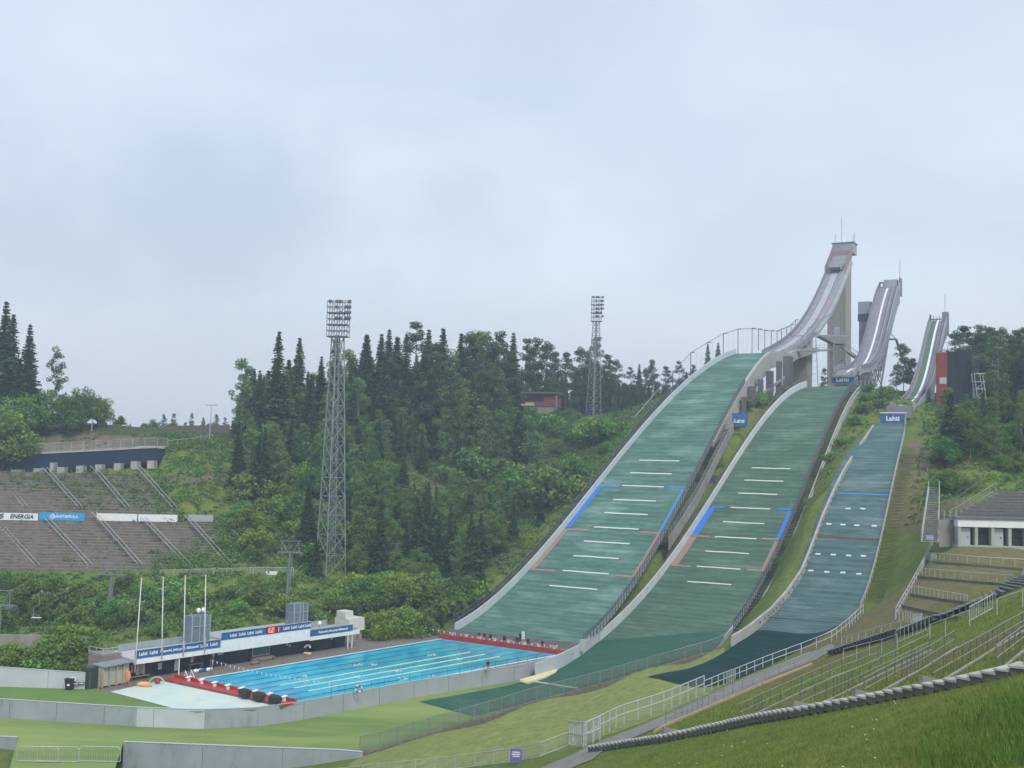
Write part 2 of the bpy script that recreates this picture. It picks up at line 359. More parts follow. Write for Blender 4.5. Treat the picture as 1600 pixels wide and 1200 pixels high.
CLAMPS.append(([_w(-330, 241), _w(160, 243), _w(160, 250.5), _w(0, 249), _w(-330, 248)], 24.2)); CLAMPS.append(([_w(160, 243), _w(256, 246), _w(256, 253.5), _w(160, 250.5)], 25.4))
lawn_poly = [(-135, LP2[0][1]+.15), tuple(LP2[2][:2]+[0, .15]), tuple(hitz(8, 1225, -1.95)[:2]), tuple(hitz(172, 1225, -1.95)[:2]), tuple(hitz(192, 1160, -1.8)[:2]+[0, .15])] + [tuple(p[:2]) for p in FENCEP[:9]] + [tuple(hp(H2, 3, 12)[:2]), tuple(hp(H2, 3, 0)[:2])] + [tuple(p[:2]) for p in WALLP[::-1]] + [(-135, WALLP[0][1])]
CLAMPS.append((lawn_poly, -2.6))
# ------------------------------------------------------------ terrain sheet
ys = [-40, -30, -20, -12, -5]; y = 2.0
while y < 1300: ys.append(y); y += max(.7, y*.0085 if y < 330 else y*.03)
ys = np.array(ys); nt_ = 330
t = np.linspace(-1, 1, nt_); t = .62*t + .5*t**3
gx = (np.maximum(ys, 0)[:, None]+45)*t[None]; gy = np.repeat(ys[:, None], nt_, 1)
PP = np.stack([gx.ravel(), gy.ravel()], 1); zz = gzv(PP)
V = np.column_stack([PP, zz]); idx = np.arange(len(V)).reshape(len(ys), nt_)
F = np.stack([idx[:-1, :-1].ravel(), idx[:-1, 1:].ravel(), idx[1:, 1:].ravel(), idx[1:, :-1].ravel()], 1)
gm = mat('ground_cover', (.11, .165, .03), .95, (.155, .20, .045), .22, 8)
t_ = gm.node_tree; b_ = t_.nodes['Principled BSDF']
def attr(nm): a = t_.nodes.new('ShaderNodeAttribute'); a.attribute_name = nm; return a.outputs['Fac']
def posnoise(sc, det=6, ro=.65):
    g = t_.nodes.new('ShaderNodeNewGeometry'); n = t_.nodes.new('ShaderNodeTexNoise'); n.inputs['Scale'].default_value = sc; n.inputs['Detail'].default_value = det; n.inputs['Roughness'].default_value = ro; t_.links.new(g.outputs['Position'], n.inputs[0]); return n.outputs[0]
def masked(src, a, col, nsc, amp=1.0, ca=None):
    n = posnoise(nsc); m1 = t_.nodes.new('ShaderNodeMath'); m1.operation = 'MULTIPLY_ADD'; t_.links.new(attr(a), m1.inputs[0]); m1.inputs[1].default_value = 1.0
    m0 = t_.nodes.new('ShaderNodeMath'); m0.operation = 'SUBTRACT'; t_.links.new(n, m0.inputs[0]); m0.inputs[1].default_value = .5
    mm = t_.nodes.new('ShaderNodeMath'); mm.operation = 'MULTIPLY'; t_.links.new(m0.outputs[0], mm.inputs[0]); mm.inputs[1].default_value = amp*2
    t_.links.new(mm.outputs[0], m1.inputs[2])
    r = t_.nodes.new('ShaderNodeMapRange'); r.inputs['From Min'].default_value = .35; r.inputs['From Max'].default_value = .65; t_.links.new(m1.outputs[0], r.inputs['Value'])
    x = t_.nodes.new('ShaderNodeMixRGB'); t_.links.new(r.outputs[0], x.inputs[0]); t_.links.new(src, x.inputs[1])
    if ca:
        y_ = t_.nodes.new('ShaderNodeMixRGB'); t_.links.new(posnoise(1.3), y_.inputs[0]); y_.inputs[1].default_value = (*col, 1); y_.inputs[2].default_value = (*ca, 1); t_.links.new(y_.outputs[0], x.inputs[2])
    else: x.inputs[2].default_value = (*col, 1)
    return x.outputs[0]
src = b_.inputs['Base Color'].links[0].from_socket
src = masked(src, 'forest', (.045, .08, .024), .12, .5, (.085, .085, .04))
src = masked(src, 'lime', (.20, .25, .065), .10, .35, (.27, .30, .10))
src = masked(src, 'dry', (.20, .165, .075), .16, .9, (.135, .13, .05))
src = masked(src, 'bare', (.22, .165, .12), .25, .8, (.13, .105, .08))
nf0 = posnoise(5.5, 8, .8); nfb = posnoise(.9, 6, .7); mfa = t_.nodes.new('ShaderNodeMath'); mfa.operation = 'ADD'; t_.links.new(nf0, mfa.inputs[0]); t_.links.new(nfb, mfa.inputs[1]); mfb = t_.nodes.new('ShaderNodeMath'); mfb.operation = 'MULTIPLY'; mfb.inputs[1].default_value = .5; t_.links.new(mfa.outputs[0], mfb.inputs[0]); nf = mfb.outputs[0]; nv = t_.nodes.new('ShaderNodeMapRange'); t_.links.new(nf, nv.inputs['Value']); nv.inputs['From Min'].default_value = .34; nv.inputs['From Max'].default_value = .66; nv.inputs['To Min'].default_value = .5; nv.inputs['To Max'].default_value = 1.35
hs = t_.nodes.new('ShaderNodeHueSaturation'); t_.links.new(nv.outputs[0], hs.inputs['Value']); t_.links.new(src, hs.inputs['Color']); t_.links.new(hs.outputs[0], b_.inputs['Base Color'])
bpn = t_.nodes.new('ShaderNodeBump'); bpn.inputs['Strength'].default_value = .6; bpn.inputs['Distance'].default_value = .25; t_.links.new(nf, bpn.inputs['Height']); t_.links.new(bpn.outputs[0], b_.inputs['Normal'])
ground = mesh('ground', V, F, gm, smooth=True); prop(ground, kind='structure')
U_ = []; 
q = V - [0, 0, CH]; Fw = np.array([0, cp, sp]); dd = np.maximum(q@Fw, 1)
pu = 800 + FPX*(q@np.array([cr, -sr*sp, sr*cp]))/dd; pv = 600 - FPX*(q@np.array([-sr, -cr*sp, cr*cp]))/dd
def blob(cx, cy, rx, ry, rot=0, soft=.35):
    """soft ellipse in plan metres"""
    x, y = V[:, 0]-cx, V[:, 1]-cy; c, s = math.cos(rot), math.sin(rot); e = np.sqrt(((x*c+y*s)/rx)**2+((-x*s+y*c)/ry)**2); return np.clip((1.3-e)/.6, 0, 1)
def setattr_(nm, a):
    at_ = ground.data.attributes.new(nm, 'FLOAT', 'POINT'); at_.data.foreach_set('value', a.astype(np.float32))
def plan(u, v): return hitg(u, v)[:2]
bare = np.zeros(len(V)); dry = np.zeros(len(V)); lime = np.zeros(len(V)); forest = np.zeros(len(V))
for (u, v, rx, ry) in ((700,760,22,7),(820,770,25,6),(880,775,14,6),(740,800,12,5),(620,760,10,6),(60,690,26,8),(330,745,14,4),(1455,720,7,9),(1460,700,6,10)):
    p = plan(u, v); bare = np.maximum(bare, .62*blob(p[0], p[1], rx, ry))
fl = np.array([p[:2] for p in FENCEP[:9]]); 
# lime verge between fence and path
vp = [tuple(p) for p in fl] + [tuple(plan(1150, 1020)), tuple(plan(1190, 1045)), tuple(plan(1100, 1088)), tuple(plan(1000, 1130)), tuple(plan(905, 1166)), tuple(plan(790, 1190)), tuple(plan(700, 1202)), (-8, 95), (-16, 118)]
lime[inpoly(PP, vp)] = 1
for (u, v, rx, ry) in ((1430,905,14,14),(1500,880,16,14),(1380,1000,14,8),(1250,1100,6,6),(1400,960,12,14),(1330,985,8,12),(1580,1000,10,8),(1280,1085,8,5),(1440,800,5,28),(1200,640,8,8),(60,960,14,6)):
    p = plan(u, v); dry = np.maximum(dry, .7*blob(p[0], p[1], rx, ry))
forest = np.clip((V[:, 1]-262-V[:, 0]*.25)/14, 0, 1)*(V[:, 0] < 60)
forest = np.maximum(forest, blob(-35, 225, 40, 14)*(V[:, 0] > -55))
forest = np.maximum(forest, np.clip((V[:, 0]-92)/8, 0, 1)*np.clip((V[:, 1]-178)/12, 0, 1))
forest = np.maximum(forest, np.clip((V[:, 1]-300)/20, 0, 1))
setattr_('bare', bare); setattr_('dry', dry); setattr_('lime', lime); setattr_('forest', forest)

# ------------------------------------------------------------ lawns, outrun mats
def fan(name, pts, z, m, kind='structure'):
    bm = bmesh.new(); vs = [bm.verts.new((float(p[0]), float(p[1]), float(p[2]) if z is None else z)) for p in pts]; f = bm.faces.new(vs)
    bmesh.ops.triangulate(bm, faces=[f]); me = bpy.data.meshes.new(name); bm.normal_update(); bm.to_mesh(me); bm.free()
    me.materials.append(m); o = link(bpy.data.objects.new(name, me)); return prop(o, kind=kind)
turf = mat('mown_turf', (.135, .215, .058), .95, (.20, .275, .085), .35, 10, sc3=(.35, 1.6, 1), col3=(.24, .32, .105), scale3=.08, lo3=.45, hi3=.65, sc33=(.3, 1.8, 1), bump=.25, bsc=14)
turf2 = mat('short_green_turf', (.12, .205, .05), .95, (.145, .235, .06), .3, 7, bump=.25, bsc=14)
fan('lawn', [p for p in lawn_poly], -1.95, turf)
MATS = {}
def landing(name, c1, c2, c3, **k):
    m = mat(name, c1, .85, c2, 1.0, 9, .38, .62, 'uv', sc3=(.14, .9, 1), col3=c3, scale3=.14, lo3=.50, hi3=.68, sc33=(.5, 1.3, 1), bump=.4, bsc=3); 
    t = m.node_tree; b = t.nodes['Principled BSDF']; s0 = b.inputs['Base Color'].links[0].from_socket
    # overlapping rows of brush mats: fine dark seams across the slope
    tc = t.nodes.new('ShaderNodeTexCoord'); mp = t.nodes.new('ShaderNodeMapping'); t.links.new(tc.outputs['UV'], mp.inputs[0]); mp.inputs['Scale'].default_value = (.02, 1, 1)
    wv = t.nodes.new('ShaderNodeTexWave'); wv.bands_direction = 'Y'; wv.inputs['Scale'].default_value = .22; wv.inputs['Distortion'].default_value = 1.0; wv.inputs['Detail'].default_value = 3; t.links.new(mp.outputs[0], wv.inputs[0])
    mp2 = t.nodes.new('ShaderNodeMapping'); t.links.new(tc.outputs['UV'], mp2.inputs[0]); mp2.inputs['Scale'].default_value = (.5, 4.5, 1)
    nf = t.nodes.new('ShaderNodeTexNoise'); nf.inputs['Scale'].default_value = 1.0; nf.inputs['Detail'].default_value = 7; nf.inputs['Roughness'].default_value = .75; t.links.new(mp2.outputs[0], nf.inputs[0])
    a = t.nodes.new('ShaderNodeMath'); a.operation = 'MULTIPLY_ADD'; t.links.new(wv.outputs['Fac'], a.inputs[0]); a.inputs[1].default_value = .20
    r = t.nodes.new('ShaderNodeMapRange'); t.links.new(nf.outputs[0], r.inputs['Value']); r.inputs['From Min'].default_value = .3; r.inputs['From Max'].default_value = .7; r.inputs['To Min'].default_value = .45; r.inputs['To Max'].default_value = 1.25
    t.links.new(r.outputs[0], a.inputs[2])
    h = t.nodes.new('ShaderNodeHueSaturation'); t.links.new(a.outputs[0], h.inputs['Value']); t.links.new(s0, h.inputs['Color']); t.links.new(h.outputs[0], b.inputs['Base Color'])
    return m
mat1 = landing('teal_landing_mat', (.098, .20, .162), (.062, .14, .112), (.18, .30, .26))
mat2 = landing('green_landing_mat', (.086, .158, .110), (.058, .115, .08), (.13, .21, .155))
mat3 = landing('blue_green_landing_mat', (.094, .16, .155), (.058, .112, .115), (.15, .22, .215))
mat3d = landing('dark_teal_outrun_mat', (.004, .042, .040), (.003, .028, .028), (.008, .060, .052))
mat2o = landing('dark_green_outrun_mat', (.035, .115, .075), (.028, .095, .065), (.05, .14, .095))
def ruled(name, A, B, m, k=10, kind='structure', uvs=1.0):
    n = len(A); vs = []; uv = []; acc = 0
    for i in range(n):
        a, b = np.array(A[i], float), np.array(B[i], float)
        if i: acc += np.linalg.norm(a-np.array(A[i-1], float))
        for j in range(k+1):
            f = j/k; vs.append(a*(1-f)+b*f); uv.append((np.linalg.norm(b-a)*f, acc))
    fs = [(i*(k+1)+j, i*(k+1)+j+1, (i+1)*(k+1)+j+1, (i+1)*(k+1)+j) for i in range(n-1) for j in range(k)]
    o = mesh(name, vs, fs, m, smooth=True, uv=uv); return prop(o, kind=kind) if kind else o
# outrun of the middle hill
Lo = [hp(H2, 1.5, 0, .0), hitz(905,1026,-.75), hitz(880,1042,-1.35), hitz(846,1057,-1.75), hitz(790,1072,-1.9), hitz(730,1083,-1.9), hitz(655,1096,-1.9)]
Ro = [FENCEP[10]*.0+hitz(1146,999,2.0), hitz(1118,1014,.8), hitz(1048,1033,-.8), hitz(948,1063,-1.70), hitz(860,1088,-1.9), hitz(800,1104,-1.9), hitz(740,1119,-1.9)]
Ro[0] = hp(H2, 10, H2.w(10)); Lo2 = Lo
def dens(A, k=5):
    o = []
    for i in range(len(A)-1):
        for j in range(k): f = j/k; o.append(np.array(A[i])*(1-f)+np.array(A[i+1])*f)
    return o+[np.array(A[-1])]
ruled('outrun_mat', dens(Lo), dens(Ro), mat2o)
# ------------------------------------------------------------ landing hills
POSTM = {}
def post_mesh(h, r, m):
    k = (round(h, 2), round(r, 3), m.name)
    if k not in POSTM:
        b = MB(); b.tube((0, 0, -.25), (0, 0, h), r, 6); o = b.build('post', m); POSTM[k] = o.data; bpy.data.objects.remove(o)
    return POSTM[k]
def resample(P, step):
    P = [np.array(p, float) for p in P]; L = [0]
    for i in range(len(P)-1): L.append(L[-1]+np.linalg.norm(P[i+1]-P[i]))
    n = max(1, int(round(L[-1]/step))); xs = np.linspace(0, L[-1], n+1); A = np.array(P)
    return [np.array([np.interp(x, L, A[:, k]) for k in range(3)]) for x in xs]
def railing(name, label, P, h=1.1, step=2.0, rails=(1.0, .5), r=.035, m=None, pm=None, group=None, cat='railing', panel=None, hmax=95, pr=None, panel_name='wire_mesh'):
    m = m or steel_l; pm = pm or m
    L = sum(np.linalg.norm(np.array(P[i+1])-np.array(P[i])) for i in range(len(P)-1))
    step = max(step, L/hmax); Q = resample(P, step); o0 = Q[0]
    th = thing(name, label, cat, o0, 0, group)
    D = resample(P, min(step, 1.5)); 
    for f in rails:
        b = MB()
        for i in range(len(D)-1): b.tube(D[i]+[0, 0, h*f]-o0, D[i+1]+[0, 0, h*f]-o0, r, 6)
        b.build('rail', m, th)
    me = post_mesh(h, pr or r*1.15, pm)
    for q in Q:
        p = link(bpy.data.objects.new('post', me)); p.parent = th; p.location = Vector([float(c) for c in (q-o0)])
    if panel:
        b = MB(); b.sheet([d-o0+[0, 0, .08] for d in D], [d-o0+[0, 0, h*.97] for d in D]); b.build(panel_name, panel, th)
    return th
def strip(h, s0, s1, l0, l1, dz, n=None, th=.03):
    """thin slab laid on hill h"""
    n = n or max(2, int(abs(s1-s0)/1.2)+1); b = MB(); secs = []
    for s in np.linspace(s0, s1, n):
        a, c = (l0(s) if callable(l0) else l0), (l1(s) if callable(l1) else l1)
        p, q = hp(h, s, a, dz), hp(h, s, c, dz); secs.append([p, q, q+[0, 0, th], p+[0, 0, th]])
    return b.sweep(secs)
def hill_thing(h, label, m, s0, s1, loc):
    th = thing('landing_hill', label, 'ski jumping hill', loc)
    S = np.arange(s0, s1+.01, 1.0); k = 14; vs = []; uv = []
    for s in S:
        w_ = float(h.w(s))
        for j in range(k+1): vs.append(hp(h, s, w_*j/k)-loc); uv.append((w_*j/k, s))
    top = len(vs)
    fs = [(i*(k+1)+j, i*(k+1)+j+1, (i+1)*(k+1)+j+1, (i+1)*(k+1)+j) for i in range(len(S)-1) for j in range(k)]
    mesh('landing_mat', vs, fs, m, th, smooth=True, uv=uv)
    return th, S
def wall_along(h, S, lat, z0, z1, t, m, th, name, loc, lo=None):
    b = MB(); secs = []
    for s in S:
        l = lat(s) if callable(lat) else lat; zb = (z0(s) if callable(z0) else z0)
        zt = (z1(s) if callable(z1) else z1)
        p = hp(h, s, l)-loc; q = hp(h, s, l+t)-loc
        secs.append([p+[0, 0, zb], q+[0, 0, zb], q+[0, 0, zt], p+[0, 0, zt]])
    b.sweep(secs); return b.build(name, m, th)
def lines(h, th, loc, L, wd, m, name='distance_line'):
    for (u0, v0), (u1, v1) in L:
        s0, l0 = sl(h, hit_hill(h, u0, v0)); s1, l1 = sl(h, hit_hill(h, u1, v1)); s = (s0+s1)/2
        b = MB(); n = 5; secs = []
        for k in range(n+1):
            f = k/n; l = l0+(l1-l0)*f; jit = rng.normal(0, .03)
            secs.append([hp(h, s-wd/2+jit, l, .05)-loc, hp(h, s+wd/2+jit, l, .05)-loc, hp(h, s+wd/2+jit, l, .09)-loc, hp(h, s-wd/2+jit, l, .09)-loc])
        b.sweep(secs); b.build(name, m, th)
def side_mark(h, th, loc, s0, s1, left, wd, m, name):
    f0 = (lambda s: 0.05) if left else (lambda s: float(h.w(s))-wd-.05); f1 = (lambda s: wd) if left else (lambda s: float(h.w(s))-.05)
    b = strip(h, s0, s1, f0, f1, .05); b.v = [tuple(np.array(v)-loc) for v in b.v]; b.build(name, m, th)
def S_at(h, u, v): return float(sl(h, hit_hill(h, u, v))[0])
bluel = mat('worn_blue_marking', (.06, .20, .50), .8, (.09, .28, .45), 1.2)
darkpanel = mat('dark_netting', (.03, .035, .045), .9, alpha=.55)
darkpanel2 = mat('thin_dark_netting', (.03, .035, .045), .9, alpha=.25)
# ---- large hill
loc1 = hp(H1, H1.smin, 0); T1, S1 = hill_thing(H1, 'largest and leftmost landing hill covered in worn teal matting, rising from the pool end', mat1, H1.smin, H1.smax, loc1)
wall_along(H1, S1, -.25, -.5, 1.35, .25, greywall_l, T1, 'side_board', loc1)
wall_along(H1, S1, lambda s: float(H1.w(s)), -.5, .3, .2, greywall_l, T1, 'side_board', loc1)
def off1(s):
    l = float(sl(H1, hp(H2, max(1.5, s-6.9), -.3)[:2])[1]); return max(.25, min(2.0, l-float(H1.w(s))-.35))
sW = [s for s in S1 if s <= 78 and off1(s) > .9]; s_st = sW[0]
wall_along(H1, sW, lambda s: float(H1.w(s))+off1(s), -3.2, -.9, .2, concrete, T1, 'side_wall', loc1)
wall_along(H1, [s for s in S1 if s >= 66], lambda s: float(H1.w(s))+.2, lambda s: -1.0-3.9*min(1, (s-66)/22), -.02, .3, concrete_l, T1, 'concrete_skirt', loc1)
wall_along(H1, [s for s in S1 if s >= 66], lambda s: -.5, lambda s: -1.0-3.9*min(1, (s-66)/22), -.5, .25, concrete_l, T1, 'concrete_skirt', loc1)
b = MB()
for s in np.arange(s_st, 76, 1.0):
    b.bar(hp(H1, s, float(H1.w(s))+.3, -.75)-loc1, hp(H1, s, float(H1.w(s))+off1(s)-.1, -.75)-loc1, .5, .06)
b.build('service_stair', steel_d, T1)
lines(H1, T1, loc1, [((998,720),(1062,720)),((984,740),(1050,740)),((972,760),(1038,760)),((958,781),(1025,783)),((944,802),(1012,804)),((928,824),(998,827)),((912,846),(984,850)),((896,869),(967,873)),((879,892),(951,897)),((859,915),(933,922))], .27, whitel)
sb0, sb1, sb2 = S_at(H1, 950, 760), S_at(H1, 930, 828), S_at(H1, 900, 895)
lines(H1, T1, loc1, [((943,760),(967,760)),((1042,761),(1074,762))], .5, bluel, 'blue_marking')
lines(H1, T1, loc1, [((886,827),(920,829)),((1000,832),(1038,834)),((829,890),(868,892)),((962,900),(999,902))], .5, pinkm, 'red_marking')
for left in (1, 0):
    side_mark(H1, T1, loc1, sb1+.3, sb0, left, 1.0, bluel if not left else bluem, 'blue_marking'); side_mark(H1, T1, loc1, sb2, sb1-.3, left, 1.0, pinkm, 'red_marking')
# ---- middle hill
loc2 = hp(H2, 1.5, 0); T2, S2 = hill_thing(H2, 'middle landing hill with green matting and bright blue edge marks', mat2, 1.5, H2.smax, loc2)
wall_along(H2, S2, -.25, -.5, 1.5, .25, mat('pale_side_board', (.60, .63, .65), .7, (.50, .53, .56), .5, 5), T2, 'side_board', loc2)
wall_along(H2, S2, lambda s: float(H2.w(s)), -.5, .25, .2, greywall_l, T2, 'side_board', loc2)
wall_along(H2, [s for s in S2 if s > 12], lambda s: float(H2.w(s))+1.9, -2.6, -.55, .3, concrete_l, T2, 'side_wall', loc2)
b = MB()
for s in np.arange(12, H2.smax-1, 1.0): b.bar(hp(H2, s, float(H2.w(s))+.3, -.5)-loc2, hp(H2, s, float(H2.w(s))+1.8, -.5)-loc2, .5, .06)
b.build('service_stair', steel_d, T2)
for dz in (-.1, .25):
    b = MB(); P = [hp(H2, s, float(H2.w(s))+1.9, dz)-loc2 for s in np.arange(12, H2.smax-1, 2.0)]
    for i in range(len(P)-1): b.tube(P[i], P[i+1], .09)
    b.build('snow_pipe', steel_l, T2)
lines(H2, T2, loc2, [((1174,732),(1235,732)),((1163,751),(1224,752)),((1153,772),(1215,772)),((1141,794),(1204,795)),((1130,815),(1194,819)),((1117,839),(1182,842)),((1103,861),(1170,866)),((1089,885),(1157,890)),((1074,909),(1143,914))], .26, whitel)
lines(H2, T2, loc2, [((1111,793),(1132,793)),((1215,796),(1238,796))], .5, bluem, 'blue_marking')
lines(H2, T2, loc2, [((1082,837),(1108,839)),((1190,842),(1217,843)),((1049,884),(1079,885)),((1167,891),(1193,892))], .5, pinkm, 'red_marking')
t0, t1, t2 = S_at(H2, 1115, 794), S_at(H2, 1095, 839), S_at(H2, 1070, 885)
for left in (1, 0):
    side_mark(H2, T2, loc2, t1+.2, t0, left, 1.4 if left else 1.0, bluem, 'blue_marking'); side_mark(H2, T2, loc2, t2, t1-.2, left, 1.4 if left else 1.0, pinkm, 'red_marking')
# ---- small hill
loc3 = hp(H3, H3.smin, 0); T3, S3 = hill_thing(H3, 'smallest landing hill with blue green matting, furthest right', mat3, H3.smin, H3.smax, loc3)
lines(H3, T3, loc3, [((1308,772),(1388,773))], .35, bluel, 'blue_line')
lines(H3, T3, loc3, [((1269,839),(1375,843))], .3, mat('dark_red_marking', (.16, .06, .055), .8), 'red_line')
lines(H3, T3, loc3, [((u, v), (u+8, v+.3)) for u, v in ((1321,795),(1344,795),(1291,819),(1313,820),(1335,821),(1362,822),(1274,866),(1298,867),(1322,868),(1345,869),(1263,892),(1288,894),(1313,895),(1338,897))], .32, whitel, 'distance_dash')
# parapet left of the small hill, its own pixel trace lifted to the slope
PAR = [(1146,1009),(1170,996),(1206,968),(1233,938),(1255,905),(1271,862),(1286,820),(1303,780),(1320,745),(1340,712),(1356,688),(1366,671)]
pu_a = [q[0] for q in PAR]; pv_a = [q[1] for q in PAR]; f_a = np.linspace(0, 11, 60)
pp = [hitg(np.interp(f, range(12), pu_a), np.interp(f, range(12), pv_a), 100)+[0, 0, np.interp(f, range(12), (1.35, 1.45, 1.6, 1.7, 1.7, 1.5, 1.45, 1.4, 1.4, 1.3, 1.2, 1.0))] for f in f_a]
for p in pp:
    h_ = 1.35; g_ = max(gz(p[0]-2.2, p[1]+.8), gz(p[0]-1.2, p[1]+.4), gz(p[0]-.5, p[1])); p[2] = max(p[2], g_+.75)
pp = resample(pp, 2.0)
b = MB(); th = thing('parapet', 'pale concrete parapet curving down the left side of the small hill', 'parapet', pp[-1])
b.sweep([[p-pp[-1]+[0, 0, -1.9], p-pp[-1]+[H3.r[0]*-.35, H3.r[1]*-.35, -1.9], p-pp[-1]+[H3.r[0]*-.35, H3.r[1]*-.35, 0], p-pp[-1]] for p in pp]); b.build('concrete_strip', concrete_l, th)
for p in pp[3:30:1]:
    b = MB(); b.box((0, 0, 0), (.16, .16, .22)); b.build('drain_slot', black, th, loc=p-pp[-1]+np.array([H3.r[0]*.03, H3.r[1]*.03, -.6]))

# ---- railings on the hills
railing('guard_rail', 'dark guard rail along the left edge of the largest hill', [hp(H1, s, -.6, .9) for s in np.linspace(H1.smin, 96, 40)], 1.5, 1.6, (1.0, .55), .045, steel_d, panel=darkpanel)
railing('guard_rail', 'dark guard rail with close posts along the right edge of the largest hill', [hp(H1, s, float(H1.w(s))+.35, -.2) for s in np.linspace(H1.smin+1, 96, 40)], 1.7, 1.3, (1.0, .55), .05, steel_d, panel=darkpanel2, pr=.09)
railing('guard_rail', 'outer guard rail of the stair on the right of the largest hill', [hp(H1, s, float(H1.w(s))+off1(s)+.05, -.8) for s in np.linspace(s_st, 78, 30)], 1.2, 1.6, (1.0, .5), .04, steel)
railing('guard_rail', 'dark guard rail with close posts along the right edge of the middle hill', [hp(H2, s, float(H2.w(s))+.3, -.15) for s in np.linspace(11, H2.smax, 40)], 1.5, 1.2, (1.0, .55), .05, steel_d, panel=darkpanel2, pr=.08)
railing('guard_rail', 'rusty guard rail outside the left board of the middle hill', [hp(H2, s, -.9, .5) for s in np.linspace(30, H2.smax, 40)], 1.3, 1.8, (1.0, .5), .05, mat('rusty_steel', (.19, .17, .12), .8, (.12, .10, .08), 2))
railing('guard_rail', 'pale guard rail along the right edge of the small hill', [hp(H3, s, float(H3.w(s))+.3, 0) for s in np.linspace(8, H3.smax-.5, 40)], 1.1, 1.5, (1.0, .55), .045, steel_l)
# tall net posts with a cable on the left of the big hill
NP = [(991,652,672),(1025,612,640),(1051,582,612),(1079,551,590),(1105,535,572),(1130,521,557),(1153,514,551),(1175,513,547),(1185,514,539),(1195,516,536),(1205,517,533),(1214,517,530),(1221,514,527),(1229,511,523),(1236,507,519),(1243,500,511)]
netT = thing('lighting_line', 'line of tall thin posts and cable arching over the left edge of the largest hill', 'lamp posts', hp(H1, 60, -1.2))
nl = np.array(netT.location); pts = []
nrm = H1.r
for u, vt, vb in NP:
    p0 = H1.pl + H1.r*(-1.3 + H1.tl*100); d = ray(u, vb); k = (p0@nrm)/(d[:2]@nrm); base = d*k+[0, 0, CH]; top = base + [0, 0, (vb-vt)/FPX*base[1]]
    pts.append((base-nl, top-nl)); pb = MB(); pb.tube(base-nl-[0, 0, 1.5], top-nl, .11, 6); pb.box(top-nl+[.4, -.2, .05], (.9, .35, .2)); pb.build('lamp_post', steel_d, netT)
pb = MB()
for i in range(len(pts)-1): pb.tube(pts[i][1], pts[i+1][1], .10, 5)
pb.build('cable_tray', steel, netT)
pb = MB()
for i in range(3, len(pts)-1):
    for f in (0, .33, .66):
        a = pts[i][0]*(1-f)+pts[i+1][0]*f; c = pts[i][1]*(1-f)+pts[i+1][1]*f; pb.tube(a, c, .025, 4)
    pb.tube((pts[i][0]+pts[i][1])/2, (pts[i+1][0]+pts[i+1][1])/2, .02, 4)
pb.build('net_wire', steel_l, netT)
# ------------------------------------------------------------ inruns and their towers
def text(s, size, m, parent=None, M=None, shear=0, off=.012, ext=.02, name='lettering', spacing=1.0):
    cu = bpy.data.curves.new('lettering', 'FONT'); cu.body = s; cu.size = size; cu.extrude = ext; cu.shear = shear; cu.offset = off; cu.align_x = 'CENTER'; cu.align_y = 'CENTER'; cu.space_character = spacing; cu.resolution_u = 2
    o = bpy.data.objects.new('tmp', cu); COL.objects.link(o); bpy.context.view_layer.update()
    me = bpy.data.meshes.new_from_object(o.evaluated_get(bpy.context.evaluated_depsgraph_get())); COL.objects.unlink(o); bpy.data.objects.remove(o)
    me.materials.clear(); me.materials.append(m); me.name = name
    t = link(bpy.data.objects.new(name, me)); 
    if parent: t.parent = parent
    if M is not None: t.matrix_local = M
    return t
def frame(c, xdir, zdir=(0, 0, 1)):
    """text matrix: text x along xdir, text up along zdir, facing x × z"""
    x = Vector(xdir).normalized(); u = Vector(zdir).normalized(); n = x.cross(u).normalized(); u = n.cross(x)
    return Matrix(((x[0], u[0], n[0], c[0]), (x[1], u[1], n[1], c[1]), (x[2], u[2], n[2], c[2]), (0, 0, 0, 1)))
class Inrun: pass
def make_inrun(h, s_top, latc, w, px, ext=0):
    """px: pixels of the top of the left side wall"""
    I = Inrun(); I.h = h; c = h.pl + h.a*s_top + h.r*(latc + h.tl*s_top); I.c = c; I.w = w; I.a = h.a; I.r = h.r
    p0 = c - h.r*w/2; S = []; Z = []
    for u, v in px:
        d = ray(u, v); k = (p0@h.r)/(d[:2]@h.r); q = d*k+[0, 0, CH]; S.append((q[:2]-c)@h.a); Z.append(q[2])
    I.S, I.Z = np.array(S), np.array(Z); cf = np.polyfit(I.S/50, I.Z, 4); I.zf = lambda x: float(np.polyval(cf, np.clip(x, I.S[0], I.S[-1])/50) + max(0, x-I.S[-1])*.7)
    return I
def ip(I, s, lat, up=0):
    p = I.c + I.a*s + I.r*lat; return np.array([p[0], p[1], I.zf(s)+up])
def sect(I, th, loc, s0, s1, l0, l1, u0, u1, m, name, step=2.0):
    b = MB(); secs = []
    for s in np.arange(s0, s1+step*.5, step):
        f0 = u0(s) if callable(u0) else u0; f1 = u1(s) if callable(u1) else u1
        secs.append([ip(I, s, l0, f0)-loc, ip(I, s, l1, f0)-loc, ip(I, s, l1, f1)-loc, ip(I, s, l0, f1)-loc])
    b.sweep(secs); return b.build(name, m, th)
def obox(b, I, s, lat, z0, z1, ls, ll, m=0):
    """box aligned with the inrun: centre s, lat; absolute z range"""
    p = I.c + I.a*s + I.r*lat; R = np.array([[I.r[0], I.a[0], 0], [I.r[1], I.a[1], 0], [0, 0, 1]])
    b.box((p[0], p[1], (z0+z1)/2), (ll, ls, z1-z0), m, R=R)
def shift(b, loc): b.v = [tuple(np.array(v)-loc) for v in b.v]; return b
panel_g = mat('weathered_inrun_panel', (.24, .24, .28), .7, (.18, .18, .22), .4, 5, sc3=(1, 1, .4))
panel_l = mat('pale_inrun_panel', (.37, .385, .42), .6, (.29, .31, .34), .5, 5)
